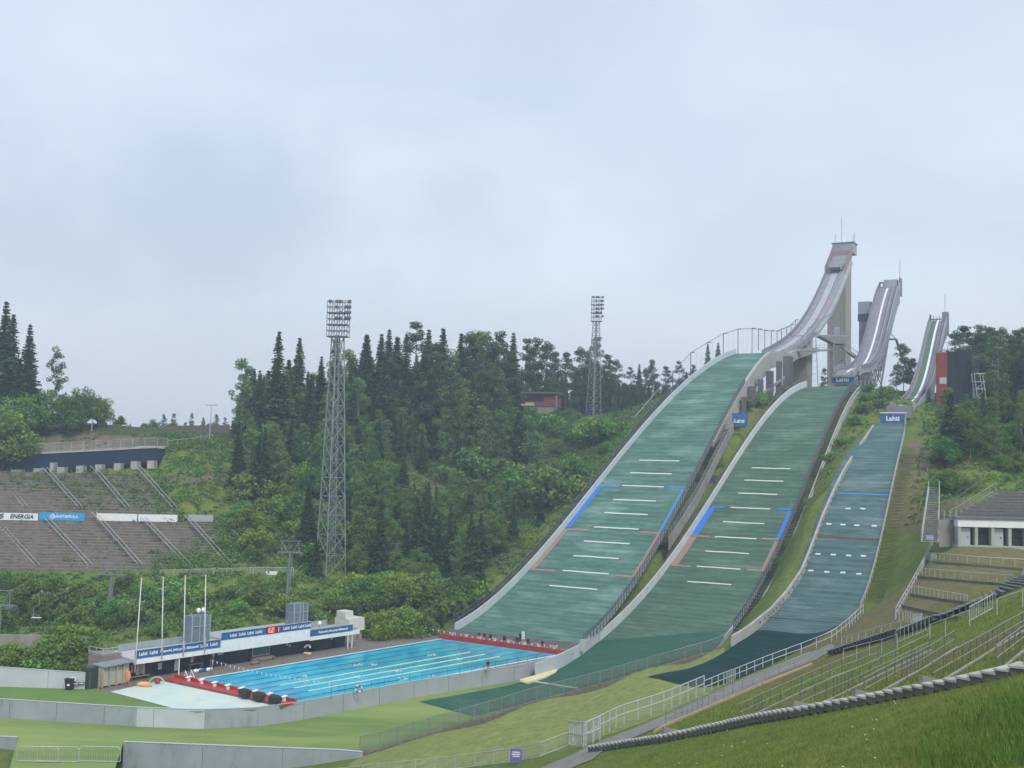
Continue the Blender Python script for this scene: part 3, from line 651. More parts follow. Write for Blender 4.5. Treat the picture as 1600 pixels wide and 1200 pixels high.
track_l = mat('pale_track', (.42, .445, .48), .5, (.34, .36, .40), .8)
conc_t = mat('tower_concrete', (.335, .315, .27), .9, (.26, .245, .21), .12, 6, sc3=(1.6, 1.6, .12), col3=(.22, .21, .19), scale3=.6, lo3=.55, hi3=.8, sc33=(1.5, 1.5, .08))
# ---- large tower
I1 = make_inrun(H1, 128, 4.4, 6.2, [(1190,548),(1210,538),(1227,525),(1243,510),(1257,492),(1268,470),(1280,447),(1292,417),(1302,392)])
l1 = ip(I1, 0, 0); l1[2] = 42; G1 = thing('inrun_tower', 'tallest ski jump inrun on a tall concrete pylon', 'ski jump tower', l1)
E1 = I1.S[-1]
sect(I1, G1, l1, I1.S[0]-4, E1, -3.1, 3.1, lambda s: -1.6-1.4*min(1, max(0, s/60)), -1.0, mat('grey_inrun_beam', (.30, .31, .35), .8, (.23, .24, .27), .4, 5), 'inrun_beam')
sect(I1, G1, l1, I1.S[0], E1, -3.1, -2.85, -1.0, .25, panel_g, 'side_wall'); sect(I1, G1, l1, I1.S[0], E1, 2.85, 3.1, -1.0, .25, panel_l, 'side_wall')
sect(I1, G1, l1, I1.S[0]+4, E1-9, -1.0, 1.0, -.99, -.85, track_l, 'inrun_track'); sect(I1, G1, l1, I1.S[0]+4, E1-9, -1.25, -1.05, -.99, -.7, steel, 'track_rim'); sect(I1, G1, l1, I1.S[0]+4, E1-9, 1.05, 1.25, -.99, -.7, steel, 'track_rim')
sect(I1, G1, l1, I1.S[0]+30, E1-4, 3.12, 4.3, -2.2, -1.2, panel_l, 'stair_flight')
sect(I1, G1, l1, E1-36, E1-24, 1.3, 2.8, -.98, -.8, mat('faded_red_banner', (.36, .20, .20), .7, (.33, .26, .26), 1.5), 'red_banner')
redf = mat('faded_red_panel', (.31, .17, .165), .7, (.28, .21, .21), .6)
# red sloping sides under the top house
sect(I1, G1, l1, E1-10, E1+1, -3.35, -3.12, -1.2, 1.6, redf, 'red_panel'); sect(I1, G1, l1, E1-10, E1+1, 3.12, 3.35, -1.0, 1.4, redf, 'red_panel')
zt = I1.zf(E1)
b = MB(); obox(b, I1, E1-1.0, 0, zt-3.2, zt-.4, .3, 6.0); shift(b, l1).build('red_front', redf, G1)
b = MB(); obox(b, I1, E1+2.6, 0, zt-1.2, zt+2.3, 5.5, 6.8); b.v = [tuple(np.array(v)) for v in b.v]; hs_ = shift(b, l1).build('start_house', panel_l, G1)
for l in np.linspace(-2.6, 2.6, 7):
    b = MB(); obox(b, I1, E1-.2, l, zt-.2, zt+1.9, .12, .1); shift(b, l1).build('mullion', steel, hs_)
b = MB(); obox(b, I1, E1+2.6, 0, zt+2.3, zt+2.6, 6.0, 7.3); shift(b, l1).build('roof', steel_d, hs_)
b = MB(); zc = I1.zf(E1-9); obox(b, I1, E1-9, 0.2, zc-.7, zc+1.3, 3.0, 3.6); shift(b, l1).build('start_gate_cabin', panel_l, G1)
b = MB(); obox(b, I1, E1-10.7, 0.2, zc-.9, zc+.1, .3, 3.4); shift(b, l1).build('cabin_window', glass, G1)
for (du, l, hgt) in ((2, -.9, 9), (2, -3, 3.5), (4, 3, 4), (1, 3.2, 2.5)):
    b = MB(); p = ip(I1, E1+du, l); p[2] = zt+2.5; b.tube(p-l1, p-l1+[0, 0, hgt], .07, 5); b.build('antenna', steel_d, G1)
# tall pylon
sT = None
for s in np.arange(I1.S[0], E1+8, .5):
    p = I1.c + I1.a*s
    if sT is None and pix((p[0], p[1], 80))[0] > 1311: sT = s
b = MB(); obox(b, I1, sT, 0, 46, I1.zf(min(sT, E1))-2.4, 7.5, 5.9); o = shift(b, l1).build('pylon', conc_t, G1)
for l in (-1.2, 1.2):
    b = MB(); obox(b, I1, sT-3.3, l, 46, I1.zf(min(sT, E1))-5, .12, .35); shift(b, l1).build('pilaster', conc_t, o)
sF = None
for s in np.arange(I1.S[0], E1, .5):
    p = I1.c + I1.a*s
    if sF is None and pix((p[0], p[1], 56))[0] > 1252: sF = s
b = MB(); obox(b, I1, sF, 0, 42, I1.zf(sF)-1.6, 5.5, 4.6); shift(b, l1).build('pylon', conc_t, G1)
print('sT', sT, 'sF', sF, 'E1', E1, 'zt', zt)
# take-off platform and sign
s0 = I1.S[0]; z0 = I1.zf(s0)
def knoll_edge(h): return hp(h, h.smax, h.w(h.smax)/2)
b = MB()
for s in np.arange(-2, s0+26, 4.0): pass
# deck under the take-off reaching back to the first pylon
secs = []
for s in np.arange(-1, sF+2, 2.0):
    p = I1.c+I1.a*s; zl = float(H1.z(H1.smax)) + (s+1)*(.10 if s < s0 else .12); e = 4.4
    zz_ = min(zl-.3, I1.zf(max(s, s0))-1.2)
    secs.append([np.array([*(p-I1.r*e), zz_-(3.8-2.4*max(0, s/sF))])-l1, np.array([*(p+I1.r*e), zz_-(4.2-2.8*max(0, s/sF))])-l1, np.array([*(p+I1.r*e), zz_])-l1, np.array([*(p-I1.r*e), zz_])-l1])
b.sweep(secs); b.build('takeoff_deck', concrete_l, G1)
def sign(I, s, zc, w, h, th, loc, txt, size, extra_lat=0, back=.4, mm=None, tm=None):
    p = I.c + I.a*s + I.r*extra_lat; b = MB(); R = np.array([[I.r[0], I.a[0], 0], [I.r[1], I.a[1], 0], [0, 0, 1]])
    b.box(np.array([p[0], p[1], zc])-loc, (w, back, h), R=R); o = b.build('sign_board', mm or blue, th)
    c = np.array([p[0]-I.a[0]*(back/2+.03), p[1]-I.a[1]*(back/2+.03), zc])-loc
    text(txt, size, tm or white, o, frame(c, (I.r[0], I.r[1], 0)), off=.035*size, name='lettering'); return o
sign(I1, s0-1.5, z0-1.9, 6.8, 1.9, G1, l1, 'Lahti', 1.7, .9)
b = MB(); obox(b, I1, s0-1.2, -4.4, z0-3.0, z0-1.2, 1.5, 4); shift(b, l1).build('takeoff_side_rail', steel, G1)
b = MB(); obox(b, I1, s0-1.2, 5.5, z0-2.6, z0-1.0, 1.2, 2.4); shift(b, l1).build('takeoff_side_box', panel_l, G1)
# piers under the knoll
for u0, u1, vt, vb, Y in ((1159,1165,624,655,262),(1170,1181,607,652,270),(1184,1192,596,650,278),(1197,1208,583,645,288),(1213,1221,568,638,298),(1223,1238,560,636,309)):
    p0, p1, pt_ = at(u0, vb, Y), at(u1, vb, Y), at(u0, vt, Y); hh_ = pt_[2]-p0[2]+3; b = MB(); b.box(((p1-p0)/2)*[1, 1, 0]+[0, 0, hh_/2], (np.linalg.norm(p1-p0)*.93, 2.6, hh_), rz=-.35); b.build('pier', mat('dark_pier_concrete', (.15, .155, .17), .9, (.10, .10, .115), .5, 5, sc3=(1, 1, .2)), G1, loc=p0-[0, 0, 2.5]-l1)
b = MB(); b.bar(at(1184, 622, 278)-l1, at(1225, 590, 300)-l1, .5, .6); b.bar(at(1166, 640, 265)-l1, at(1200, 628, 288)-l1, .4, .4); b.build('pier_tie', concrete, G1)
for s in (90, 104):
    b = MB(); p = hp(H1, s, float(H1.w(s))-1); g = gz(p[0], p[1])
    b.box((0, 0, (p[2]-g)*.45), (3.4, 3.0, .3), rz=-math.radians(30)); b.box((1.2, -1.5, 1.5), (.12, .12, 3), rz=0); b.build('service_landing', concrete_l, G1, loc=np.array([p[0], p[1], g])-l1)
# ---- helper for lattice supports
def lattice(name, label, P0, P1, w0, w1, n, m, r=.12, cat='lattice tower', parent=None, dirs=((1, 0), (0, 1)), loc=None, cross=True):
    """four legged lattice from P0 (bottom centre) to P1 (top centre)"""
    th = parent or thing(name, label, cat, P0); loc = np.array(P0 if loc is None else loc, float)
    P0 = np.array(P0, float)-loc; P1 = np.array(P1, float)-loc; ex = np.array([*dirs[0], 0.]); ey = np.array([*dirs[1], 0.])
    def C(f, i):
        c = P0*(1-f)+P1*f; w = (w0*(1-f)+w1*f)/2; sx, sy = ((-1, -1), (1, -1), (1, 1), (-1, 1))[i % 4]; return c+ex*sx*w+ey*sy*w
    for i in range(4): b = MB(); b.tube(C(0, i), C(1, i), r, 5); b.build('leg', m, th)
    b = MB(); F_ = np.linspace(0, 1, n+1)**.93
    for j in range(n):
        for i in range(4):
            b.tube(C(F_[j], i), C(F_[j+1], i+1), r*.55, 4); 
            if cross: b.tube(C(F_[j], i+1), C(F_[j+1], i), r*.55, 4)
            b.tube(C(F_[j+1], i), C(F_[j+1], i+1), r*.45, 4)
    b.build('bracing', m, th); return th
# ---- middle tower
I2 = make_inrun(H2, H2.smax, float(H2.w(H2.smax))/2, 5.4, [(1303,581),(1318,573),(1332,563),(1345,541),(1354,510),(1361,478),(1373,445)])
l2 = ip(I2, 0, 0); l2[2] = 46; G2 = thing('inrun_tower', 'middle ski jump inrun of grey steel panels on raking lattice legs', 'ski jump tower', l2)
E2 = I2.S[-1]; a0 = I2.S[0]
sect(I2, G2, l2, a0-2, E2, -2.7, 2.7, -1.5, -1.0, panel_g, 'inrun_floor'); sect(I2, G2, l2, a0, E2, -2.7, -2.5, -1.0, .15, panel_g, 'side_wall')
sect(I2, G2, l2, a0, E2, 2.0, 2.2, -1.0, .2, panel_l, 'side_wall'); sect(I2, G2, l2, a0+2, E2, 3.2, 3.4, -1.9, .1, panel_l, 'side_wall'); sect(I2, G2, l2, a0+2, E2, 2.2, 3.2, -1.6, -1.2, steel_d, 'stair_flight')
sect(I2, G2, l2, a0+2, E2-2, -.05, .45, -.99, -.75, white, 'track_cover'); sect(I2, G2, l2, a0, E2-1, -1.5, -1.4, -.99, -.85, steel, 'track_rim'); sect(I2, G2, l2, a0, E2-1, 1.2, 1.35, -.99, -.85, steel, 'track_rim')
sect(I2, G2, l2, E2-24, E2, -2.7, 3.4, lambda s: -1.5-4.5*min(1, (s-E2+24)/12), -1.5, mat('mesh_cladding', (.30, .32, .36), .6, (.24, .26, .30), 1.5), 'cladding')
z2 = I2.zf(E2)
b = MB(); obox(b, I2, E2+1.2, .6, z2-1, z2+1.3, 2.4, 3.8); shift(b, l2).build('start_cabin', panel_l, G2)
b = MB(); obox(b, I2, E2+1.0, -2.1, z2-1, z2-.7, 1.6, 1.2); obox(b, I2, E2+1.0, -2.6, z2-1, z2+.7, 1.6, .15); obox(b, I2, E2+1.0, -1.5, z2-1, z2+.7, 1.6, .15); obox(b, I2, E2+1.0, -2.05, z2+.55, z2+.75, 1.6, 1.2); shift(b, l2).build('top_gate', steel_d, G2)
b = MB(); obox(b, I2, E2+1.8, 3.2, z2-3.5, z2+1.8, 3.4, .3); shift(b, l2).build('end_panel', panel_g, G2)
p = ip(I2, E2+1, 3.2); b = MB(); b.tube(np.array([p[0], p[1], z2+1.8])-l2, np.array([p[0], p[1], z2+7])-l2, .07, 5); b.build('antenna', steel_d, G2)
# elevator shaft at the left
p = at(1348, 522, 338); b = MB(); R = np.array([[I2.r[0], I2.a[0], 0], [I2.r[1], I2.a[1], 0], [0, 0, 1]])
b.box(np.array([p[0]+.8, p[1], 62])-l2, (3.0, 3.4, 24), R=R); b.build('lift_shaft', panel_g, G2)
b = MB(); b.box(np.array([p[0]+.9, p[1], 75.2])-l2, (3.6, 4.0, 3.6), R=R); b.build('lift_head', steel, G2)
b = MB(); b.box(np.array([p[0]+.9, p[1], 72.3])-l2, (3.7, 4.1, 2.0), R=R); b.build('lift_window', glass, G2)
def truss(I, G, l, sA, sB, n, drop, m, lat0=-2.2, lat1=3.0, r=.16):
    S_ = np.linspace(sA, sB, n+1)
    for lat in (lat0, lat1):
        b = MB()
        for i in range(n):
            for k0, k1 in (((0, 0), (1, 1)), ((0, 1), (1, 0)), ((0, 1), (1, 1)), ((0, 0), (0, 1))):
                A = ip(I, S_[i+k0[0]], lat, -1.5-(drop(S_[i+k0[0]]) if k0[1] else 0)); B = ip(I, S_[i+k1[0]], lat, -1.5-(drop(S_[i+k1[0]]) if k1[1] else 0)); b.tube(A-l, B-l, r, 5)
        b.build('side_truss', m, G)
    b = MB()
    for i in range(n+1):
        for q in (0, drop(S_[i])): b.tube(ip(I, S_[i], lat0, -1.5-q)-l, ip(I, S_[i], lat1, -1.5-q)-l, r*.8, 4)
    b.build('cross_beam', m, G)
truss_m = mat('dark_truss_steel', (.16, .16, .20), .6, (.22, .21, .25), 1)
truss(I2, G2, l2, a0+4, E2-10, 9, lambda s: 3.0+2.5*math.sin(max(0, min(1, (s-a0)/(E2-a0)))*math.pi), truss_m)
for lat in (-1.8, 3.0):
    A = ip(I2, E2-14, lat, -6); g = at(1385, 600, A[1]-12); P = I2.c+I2.a*(E2-26)+I2.r*lat; b = MB(); B = np.array([P[0], P[1], 47.]); b.tube(A-l2, B-l2, .26, 6)
    for f in (.25, .5, .75):
        C_ = A*(1-f)+B*f; sC = float((C_[:2]-I2.c)@I2.a); D_ = ip(I2, sC-6, lat, -4.5); b.tube(C_-l2, D_-l2, .14, 5); D_ = ip(I2, sC-1, lat, -4.0); b.tube(C_-l2, D_-l2, .12, 5)
    b.build('raking_leg', truss_m, G2)
A = ip(I2, E2-14, 3.0, -5.5)-l2; B = at(1402, 545, 335)-l2; C_ = at(1412, 570, 338)-l2; D_ = at(1432, 622, 345)-l2
b = MB(); b.tube(A, at(1400, 530, 333)-l2, .30, 6); b.tube(at(1400, 530, 333)-l2, D_, .40, 6); b.build('rear_leg', truss_m, G2)
b = MB(); b.tube(at(1381, 531, 330)-l2, at(1400, 530, 333)-l2, .25, 6); b.tube(at(1386, 515, 330)-l2, at(1400, 530, 333)-l2, .12, 6); b.build('tie_beam', truss_m, G2)
sg = sign(I2, a0-1.0, I2.zf(a0)-2.0, 5.6, 1.9, G2, l2, 'Lahti', 1.7, -.2)
b = MB(); obox(b, I2, a0+.4, -.2, I2.zf(a0)-5.2, I2.zf(a0)-3.0, 2.4, 4.4); shift(b, l2).build('takeoff_base', steel_d, G2)
b = MB(); obox(b, I2, a0+5, 0, I2.zf(a0)-3.4, I2.zf(a0)-1.5, 12, 5.0); shift(b, l2).build('takeoff_table', panel_g, G2)
sect(I2, G2, l2, a0, a0+10, -2.9, -2.75, -.6, .6, steel, 'handrail'); sect(I2, G2, l2, a0+4, a0+34, 3.45, 3.55, -.4, .5, steel, 'handrail')
# ---- small tower
I3 = make_inrun(H3, H3.smax, float(H3.w(H3.smax))/2+.6, 4.4, [(1400,632),(1408,622),(1418,610),(1430,583),(1437,552),(1445,520),(1452,496)])
l3 = ip(I3, 0, 0); l3[2] = 38; G3 = thing('inrun_tower', 'smallest ski jump inrun with a green track, on dark lattice legs', 'ski jump tower', l3)
E3 = I3.S[-1]; a3 = I3.S[0]; green_t = mat('green_inrun_track', (.05, .13, .06), .7, (.09, .15, .10), 1)
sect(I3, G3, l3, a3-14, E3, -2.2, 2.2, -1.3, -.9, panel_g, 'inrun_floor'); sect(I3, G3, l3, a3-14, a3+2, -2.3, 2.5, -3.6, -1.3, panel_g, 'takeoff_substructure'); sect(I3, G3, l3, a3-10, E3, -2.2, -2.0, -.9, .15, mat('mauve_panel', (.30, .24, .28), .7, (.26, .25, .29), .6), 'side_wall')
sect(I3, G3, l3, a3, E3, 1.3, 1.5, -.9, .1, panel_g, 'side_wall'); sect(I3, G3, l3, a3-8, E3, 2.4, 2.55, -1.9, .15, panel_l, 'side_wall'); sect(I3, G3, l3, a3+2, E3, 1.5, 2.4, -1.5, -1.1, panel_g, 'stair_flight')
sect(I3, G3, l3, a3+2, E3-1, -1.3, 0, -.89, -.78, green_t, 'green_track'); sect(I3, G3, l3, a3-12, E3-1, .05, .55, -.89, -.65, white, 'track_cover')
z3 = I3.zf(E3)
sect(I3, G3, l3, E3-28, E3, -2.2, 2.5, lambda s: -1.3-4.2*min(1, max(0, (s-E3+28)/24)), -1.3, panel_g, 'cladding')
b = MB(); obox(b, I3, E3+1.3, 2.0, z3-5, z3+1.4, 3.4, 1.6); shift(b, l3).build('end_panel', panel_g, G3)
b = MB(); obox(b, I3, E3+1, -2.0, z3-2, z3+.9, 1.4, .4); 
for l in (-1.2, -.4, .4, 1.1): obox(b, I3, E3+1, l, z3-1, z3+random.uniform(.2, .9), .2, .15)
obox(b, I3, E3+1, 0, z3-.6, z3-.3, .3, 4); shift(b, l3).build('start_gate', steel_d, G3)
p = ip(I3, E3+1, 1.9); b = MB(); b.tube(np.array([p[0], p[1], z3+1.2])-l3, np.array([p[0], p[1], z3+6.5])-l3, .06, 5); b.build('antenna', steel_d, G3)
truss(I3, G3, l3, a3+6, E3-12, 9, lambda s: 2.2+1.2*math.sin(max(0, min(1, (s-a3)/(E3-a3)))*math.pi), truss_m, -1.8, 2.3, .12)
for lat in (-1.5, 2.3):
    for sA, sB in ((E3-12, E3-18), (E3-30, E3-34)):
        A = ip(I3, sA, lat, -3.4); P = I3.c+I3.a*sB+I3.r*lat; B = np.array([P[0], P[1], gz(*P)]); b = MB(); b.tube(A-l3, B-l3, .2, 6); b.build('leg', truss_m, G3)
p3 = hp(H3, H3.smax+1.2, float(H3.w(H3.smax))/2+.4)
b = MB(); R3 = np.array([[H3.r[0], H3.a[0], 0], [H3.r[1], H3.a[1], 0], [0, 0, 1]]); b.box(p3+[0, 0, 1.0]-l3, (4.9, 2.4, 2.2), R=R3); o = b.build('takeoff_table', concrete_l, G3)
b = MB(); b.box(p3+[0, 0, 2.2]-l3, (5.1, 2.9, .22), R=R3); b.build('table_top', white, o)
sg = MB(); c = p3+[0, 0, .95]-np.array([H3.a[0], H3.a[1], 0])*1.27; sg.box(c-l3, (4.9, .1, 1.7), R=R3); so = sg.build('sign_board', blue, G3)
c = c-np.array([H3.a[0], H3.a[1], 0])*.08; text('Lahti', 1.4, white, so, frame(c-l3, (H3.r[0], H3.r[1], 0)), off=.05)
print('E', E1, E2, E3, 'a', s0, a0, a3, 'ztop', zt, z2, z3)
# ------------------------------------------------------------ small hill outrun
def drape(name, A, B, m, dz=.12, k=24, kind='structure', z0=None):
    A, B = dens(A, 12), dens(B, 12); vs = []; uv = []; acc = 0
    for i in range(len(A)):
        a, b = np.array(A[i], float), np.array(B[i], float)
        if i: acc += np.linalg.norm(a-np.array(A[i-1], float))
        for j in range(k+1): f = j/k; vs.append(a*(1-f)+b*f); uv.append((np.linalg.norm(b-a)*f, acc))
    vs = np.array(vs); zl = vs[:, 2].copy(); vs[:, 2] = gzv(vs)+dz
    if z0:
        row = np.arange(len(vs))//(k+1); f_ = np.clip(row/(z0*(len(A)-1)), 0, 1); f_ = f_*f_*(3-2*f_); vs[:, 2] = np.maximum(vs[:, 2]-.0, zl*(1-f_)+vs[:, 2]*f_)
    fs = [(i*(k+1)+j, i*(k+1)+j+1, (i+1)*(k+1)+j+1, (i+1)*(k+1)+j) for i in range(len(A)-1) for j in range(k)]
    o = mesh(name, vs, fs, m, smooth=True, uv=uv); return prop(o, kind=kind) if kind else o
a_, b_ = hp(H3, H3.smin+.5, 0), hp(H3, H3.smin+.5, float(H3.w(H3.smin)))
drape('outrun_mat', [a_, at(1181, 978, 160)], [b_, at(1297, 986, 152)], mat3, .10, z0=.9)
drape('outrun_mat', [at(1181, 978, 160), at(1100, 1018, 153), at(1012, 1056, 145)], [at(1297, 986, 152), at(1215, 1032, 138), at(1130, 1074, 126)], mat3d, .10)
fan('lawn', [(p[0], p[1], 0) for p in [hitz(u, v, .02) for u, v in ((-60,1070),(140,1076),(172,1082),(272,1108),(210,1105.5),(110,1099),(0,1092),(-60,1088))]], .03, turf2)
# ------------------------------------------------------------ pool deck with the basin cut out
W = [hitz(u, v, 0)[:2] for u, v in ((292,1064),(690,998.5),(872,1023.5),(462,1099.5))]      # back near, back far, front far, front near
W = [np.array(w_) for w_ in W]
print('pool', [w_.round(1).tolist() for w_ in W], np.linalg.norm(W[1]-W[0]), np.linalg.norm(W[3]-W[0]), np.linalg.norm(W[2]-W[1]))
def holed(name, outer, inner, z, m, kind='structure'):
    bm = bmesh.new(); es = []
    for ring in (outer, inner):
        vs = [bm.verts.new((float(p[0]), float(p[1]), z)) for p in ring]
        es += [bm.edges.new((vs[i], vs[(i+1) % len(vs)])) for i in range(len(vs))]
    bmesh.ops.triangle_fill(bm, use_beauty=True, edges=es); bmesh.ops.recalc_face_normals(bm, faces=bm.faces)
    if bm.faces[0].normal.z < 0: bmesh.ops.reverse_faces(bm, faces=bm.faces)
    me = bpy.data.meshes.new(name); bm.to_mesh(me); bm.free(); me.materials.append(m); return prop(link(bpy.data.objects.new(name, me)), kind=kind)
holed('pool_deck', deck_poly, W, 0.0, paving)
tile = mat('pool_tile', (.10, .66, .85), .4, (.08, .60, .80), .25, 3)
tile_e = mat('pool_edge_tile', (.62, .70, .70), .5)
basin = thing('pool_basin', 'blue tiled basin of the long outdoor swimming pool', 'swimming pool', (*W[0], 0)); bl = np.array([*W[0], 0])
b = MB(); fl = [np.array([*w_, -1.9])-bl for w_ in W]; b.add(fl, [(0, 1, 2, 3)]); b.build('floor', tile, basin)
for i in range(4):
    p, q = np.array([*W[i], 0])-bl, np.array([*W[(i+1) % 4], 0])-bl; b = MB(); b.add([p+[0, 0, -1.9], q+[0, 0, -1.9], q+[0, 0, .0], p+[0, 0, .0]], [(0, 1, 2, 3)]); b.build('wall', tile, basin)
    b = MB(); c = (p+q)/2; d_ = (q-p)/np.linalg.norm(q-p); nrm_ = np.array([d_[1], -d_[0], 0]); 
    if i in (0, 2): b.bar(p-nrm_*-.0+[0, 0, .03], q+[0, 0, .03], .35, .07); b.build('pool_edge', tile_e, basin)
lineb = mat('pool_line_blue', (.01, .10, .32), .5)
def lane(f): return W[0]+(W[3]-W[0])*f, W[1]+(W[2]-W[1])*f
for k in range(8):
    p, q = lane((k+.5)/8); d_ = (q-p); b = MB(); b.bar(np.array([*(p+d_*.04), -1.87])-bl, np.array([*(p+d_*.96), -1.87])-bl, .28, .03); b.build('floor_line', lineb, basin)
wm = bpy.data.materials.new('pool_water'); wm.use_nodes = True; t = wm.node_tree; pb = t.nodes['Principled BSDF']
pb.inputs['Base Color'].default_value = (.015, .42, .72, 1); pb.inputs['Roughness'].default_value = .06; pb.inputs['Alpha'].default_value = .6; pb.inputs['Specular IOR Level'].default_value = .3; pb.inputs['IOR'].default_value = 1.2
g = t.nodes.new('ShaderNodeNewGeometry'); n1 = t.nodes.new('ShaderNodeTexNoise'); n1.inputs['Scale'].default_value = 1.6; n1.inputs['Detail'].default_value = 5; t.links.new(g.outputs['Position'], n1.inputs[0])
bp = t.nodes.new('ShaderNodeBump'); bp.inputs['Strength'].default_value = .35; bp.inputs['Distance'].default_value = .08; t.links.new(n1.outputs[0], bp.inputs['Height']); t.links.new(bp.outputs[0], pb.inputs['Normal'])
n2 = t.nodes.new('ShaderNodeTexNoise'); n2.inputs['Scale'].default_value = .35; n2.inputs['Detail'].default_value = 6; mp_ = t.nodes.new('ShaderNodeMapping'); mp_.inputs['Rotation'].default_value = (0, 0, -.85); mp_.inputs['Scale'].default_value = (1, .25, 1); t.links.new(g.outputs['Position'], mp_.inputs[0]); t.links.new(mp_.outputs[0], n2.inputs[0])
rr = t.nodes.new('ShaderNodeMixRGB'); rr.inputs[1].default_value = (.01, .42, .70, 1); rr.inputs[2].default_value = (.07, .70, .86, 1); mr_ = t.nodes.new('ShaderNodeMapRange'); mr_.inputs['From Min'].default_value = .35; mr_.inputs['From Max'].default_value = .65; t.links.new(n2.outputs[0], mr_.inputs['Value']); t.links.new(mr_.outputs[0], rr.inputs[0]); t.links.new(rr.outputs[0], pb.inputs['Base Color'])
wv = []; nx, ny = 40, 20
for i in range(nx+1):
    for j in range(ny+1): p, q = lane(j/ny); wv.append((*(p+(q-p)*i/nx), -.12))
water = mesh('water', wv, [(i*(ny+1)+j, (i+1)*(ny+1)+j, (i+1)*(ny+1)+j+1, i*(ny+1)+j+1) for i in range(nx) for j in range(ny)], wm, smooth=True); prop(water, kind='structure')
ropey = mat('pale_yellow_floats', (.62, .62, .34), .5, (.70, .68, .45), 3); roper = mat('dull_red_floats', (.28, .06, .07), .5); ropeb = mat('dark_blue_floats', (.02, .09, .20), .5)
for k in range(1, 8):
    p, q = lane(k/8); d_ = q-p; yel = k in (4, 5, 6); o0 = np.array([*p, -.1]); th = thing('lane_rope', ['', 'lane rope nearest the service building, dark blue with red ends', 'second lane rope from the service building, dark blue with red ends', 'third lane rope from the service building, dark blue beside a pale yellow one', 'pale yellow lane rope furthest from the grey wall', 'middle one of the three pale yellow lane ropes', 'pale yellow lane rope nearest the grey wall', 'dark blue lane rope closest to the curved grey wall'][k], 'lane rope', o0, 0, 'lane ropes on the pool')
    for a, c, m_, nm in ((0, .13, roper, 'end_floats'), (.13, .87, ropey if yel else ropeb, 'middle_floats'), (.87, 1, roper, 'end_floats')):
        b = MB(); pp_ = resample([np.array([*(d_*a), 0]), np.array([*(d_*c), 0])], 1.0)
        for i in range(len(pp_)-1): b.tube(pp_[i], pp_[i]*.06+pp_[i+1]*.94, .085 if yel and nm == 'middle_floats' else .05, 6)
        b.build(nm, m_, th)
# pale ground cloth at the near end
cloth = mat('pale_turquoise_sheet', (.50, .68, .64), .45, (.66, .72, .62), .35, 6, col3=(.62, .55, .42), scale3=1.1, lo3=.6, hi3=.8, sc33=(.6, 1.6, 1))
fan('painted_floor', [(*hitz(u, v, 0)[:2], 0) for u, v in ((172,1081.5),(262,1062),(300,1072),(360,1087),(430,1104),(395,1106.6),(310,1109.5),(272,1107.8))], .06, cloth)
# ------------------------------------------------------------ starting platforms with blocks
def platform(label, a, c, dout, wd, hgt, upst):
    """a→c along the pool end, dout unit vector away from the water"""
    a, c = np.array([*a, 0.]), np.array([*c, 0.]); do = np.array([*dout, 0.]); th = thing('starting_platform', label, 'starting platform', a)
    b = MB(); e = (c-a)
    b.sweep([[p, p+do*wd, p+do*wd+[0, 0, hgt], p+[0, 0, hgt]] for p in (np.zeros(3), e)]); b.build('platform_slab', redm, th)
    b = MB(); b.sweep([[p+do*.02+[0, 0, hgt], p+do*.3+[0, 0, hgt], p+do*.3+[0, 0, hgt+upst], p+do*.02+[0, 0, hgt+upst]] for p in (e*.0, e)]); b.build('upstand', redm, th)
    b = MB(); b.sweep([[p+do*wd, p+do*(wd+.25), p+do*(wd+.25)+[0, 0, .12], p+do*wd+[0, 0, .12]] for p in (np.zeros(3), e)]); b.build('kerb', steel_d, th); return th
un = lambda v: v/np.linalg.norm(v)
e1 = un(W[1]-W[0]); e2 = un(W[3]-W[0]); near_a, near_c = W[0]-e2*2.2, W[3]+e2*.2
platform('red starting platform at the near end of the pool beside the pale floor', near_a, near_c, -e1, 2.1, .25, .35)
e2f = un(W[2]-W[1]); platform('red starting platform at the far end of the pool below the largest hill', W[1]-e2f*.6, W[2]+e2f*1.2, e1, 1.8, .55, .25)
def block(loc, rz, label, group, cover=False):
    th = thing('starting_block', label, 'starting block', loc, rz, group)
    b = MB(); b.box((0, 0, .22), (.3, .35, .44)); b.build('pedestal', white, th)
    b = MB(); b.add([(-.28, -.36, .44), (.28, -.36, .44), (.28, .36, .56), (-.28, .36, .56), (-.28, -.36, .5), (.28, -.36, .5), (.28, .36, .62), (-.28, .36, .62)], [(0, 3, 2, 1), (4, 5, 6, 7), (0, 1, 5, 4), (1, 2, 6, 5), (2, 3, 7, 6), (3, 0, 4, 7)]); b.build('step_plate', white, th); return th
rz_n = math.atan2(e1[1], e1[0])-math.pi/2
names = ['nearest the service building', 'second from the service building', 'third from the service building', 'fourth from the service building', 'just left of the first black box', 'between the first two black boxes', 'left of the last black box', 'closest to the grey wall']
for k in range(8):
    p = W[0]+(W[3]-W[0])*((k+.5)/8)-e1*.7
    block((p[0], p[1], .25), rz_n, 'white starting block on the near red platform, '+names[k], 'starting blocks at the near pool end')
blkm = mat('black_cover', (.012, .013, .016), .7, (.03, .03, .035), 4)
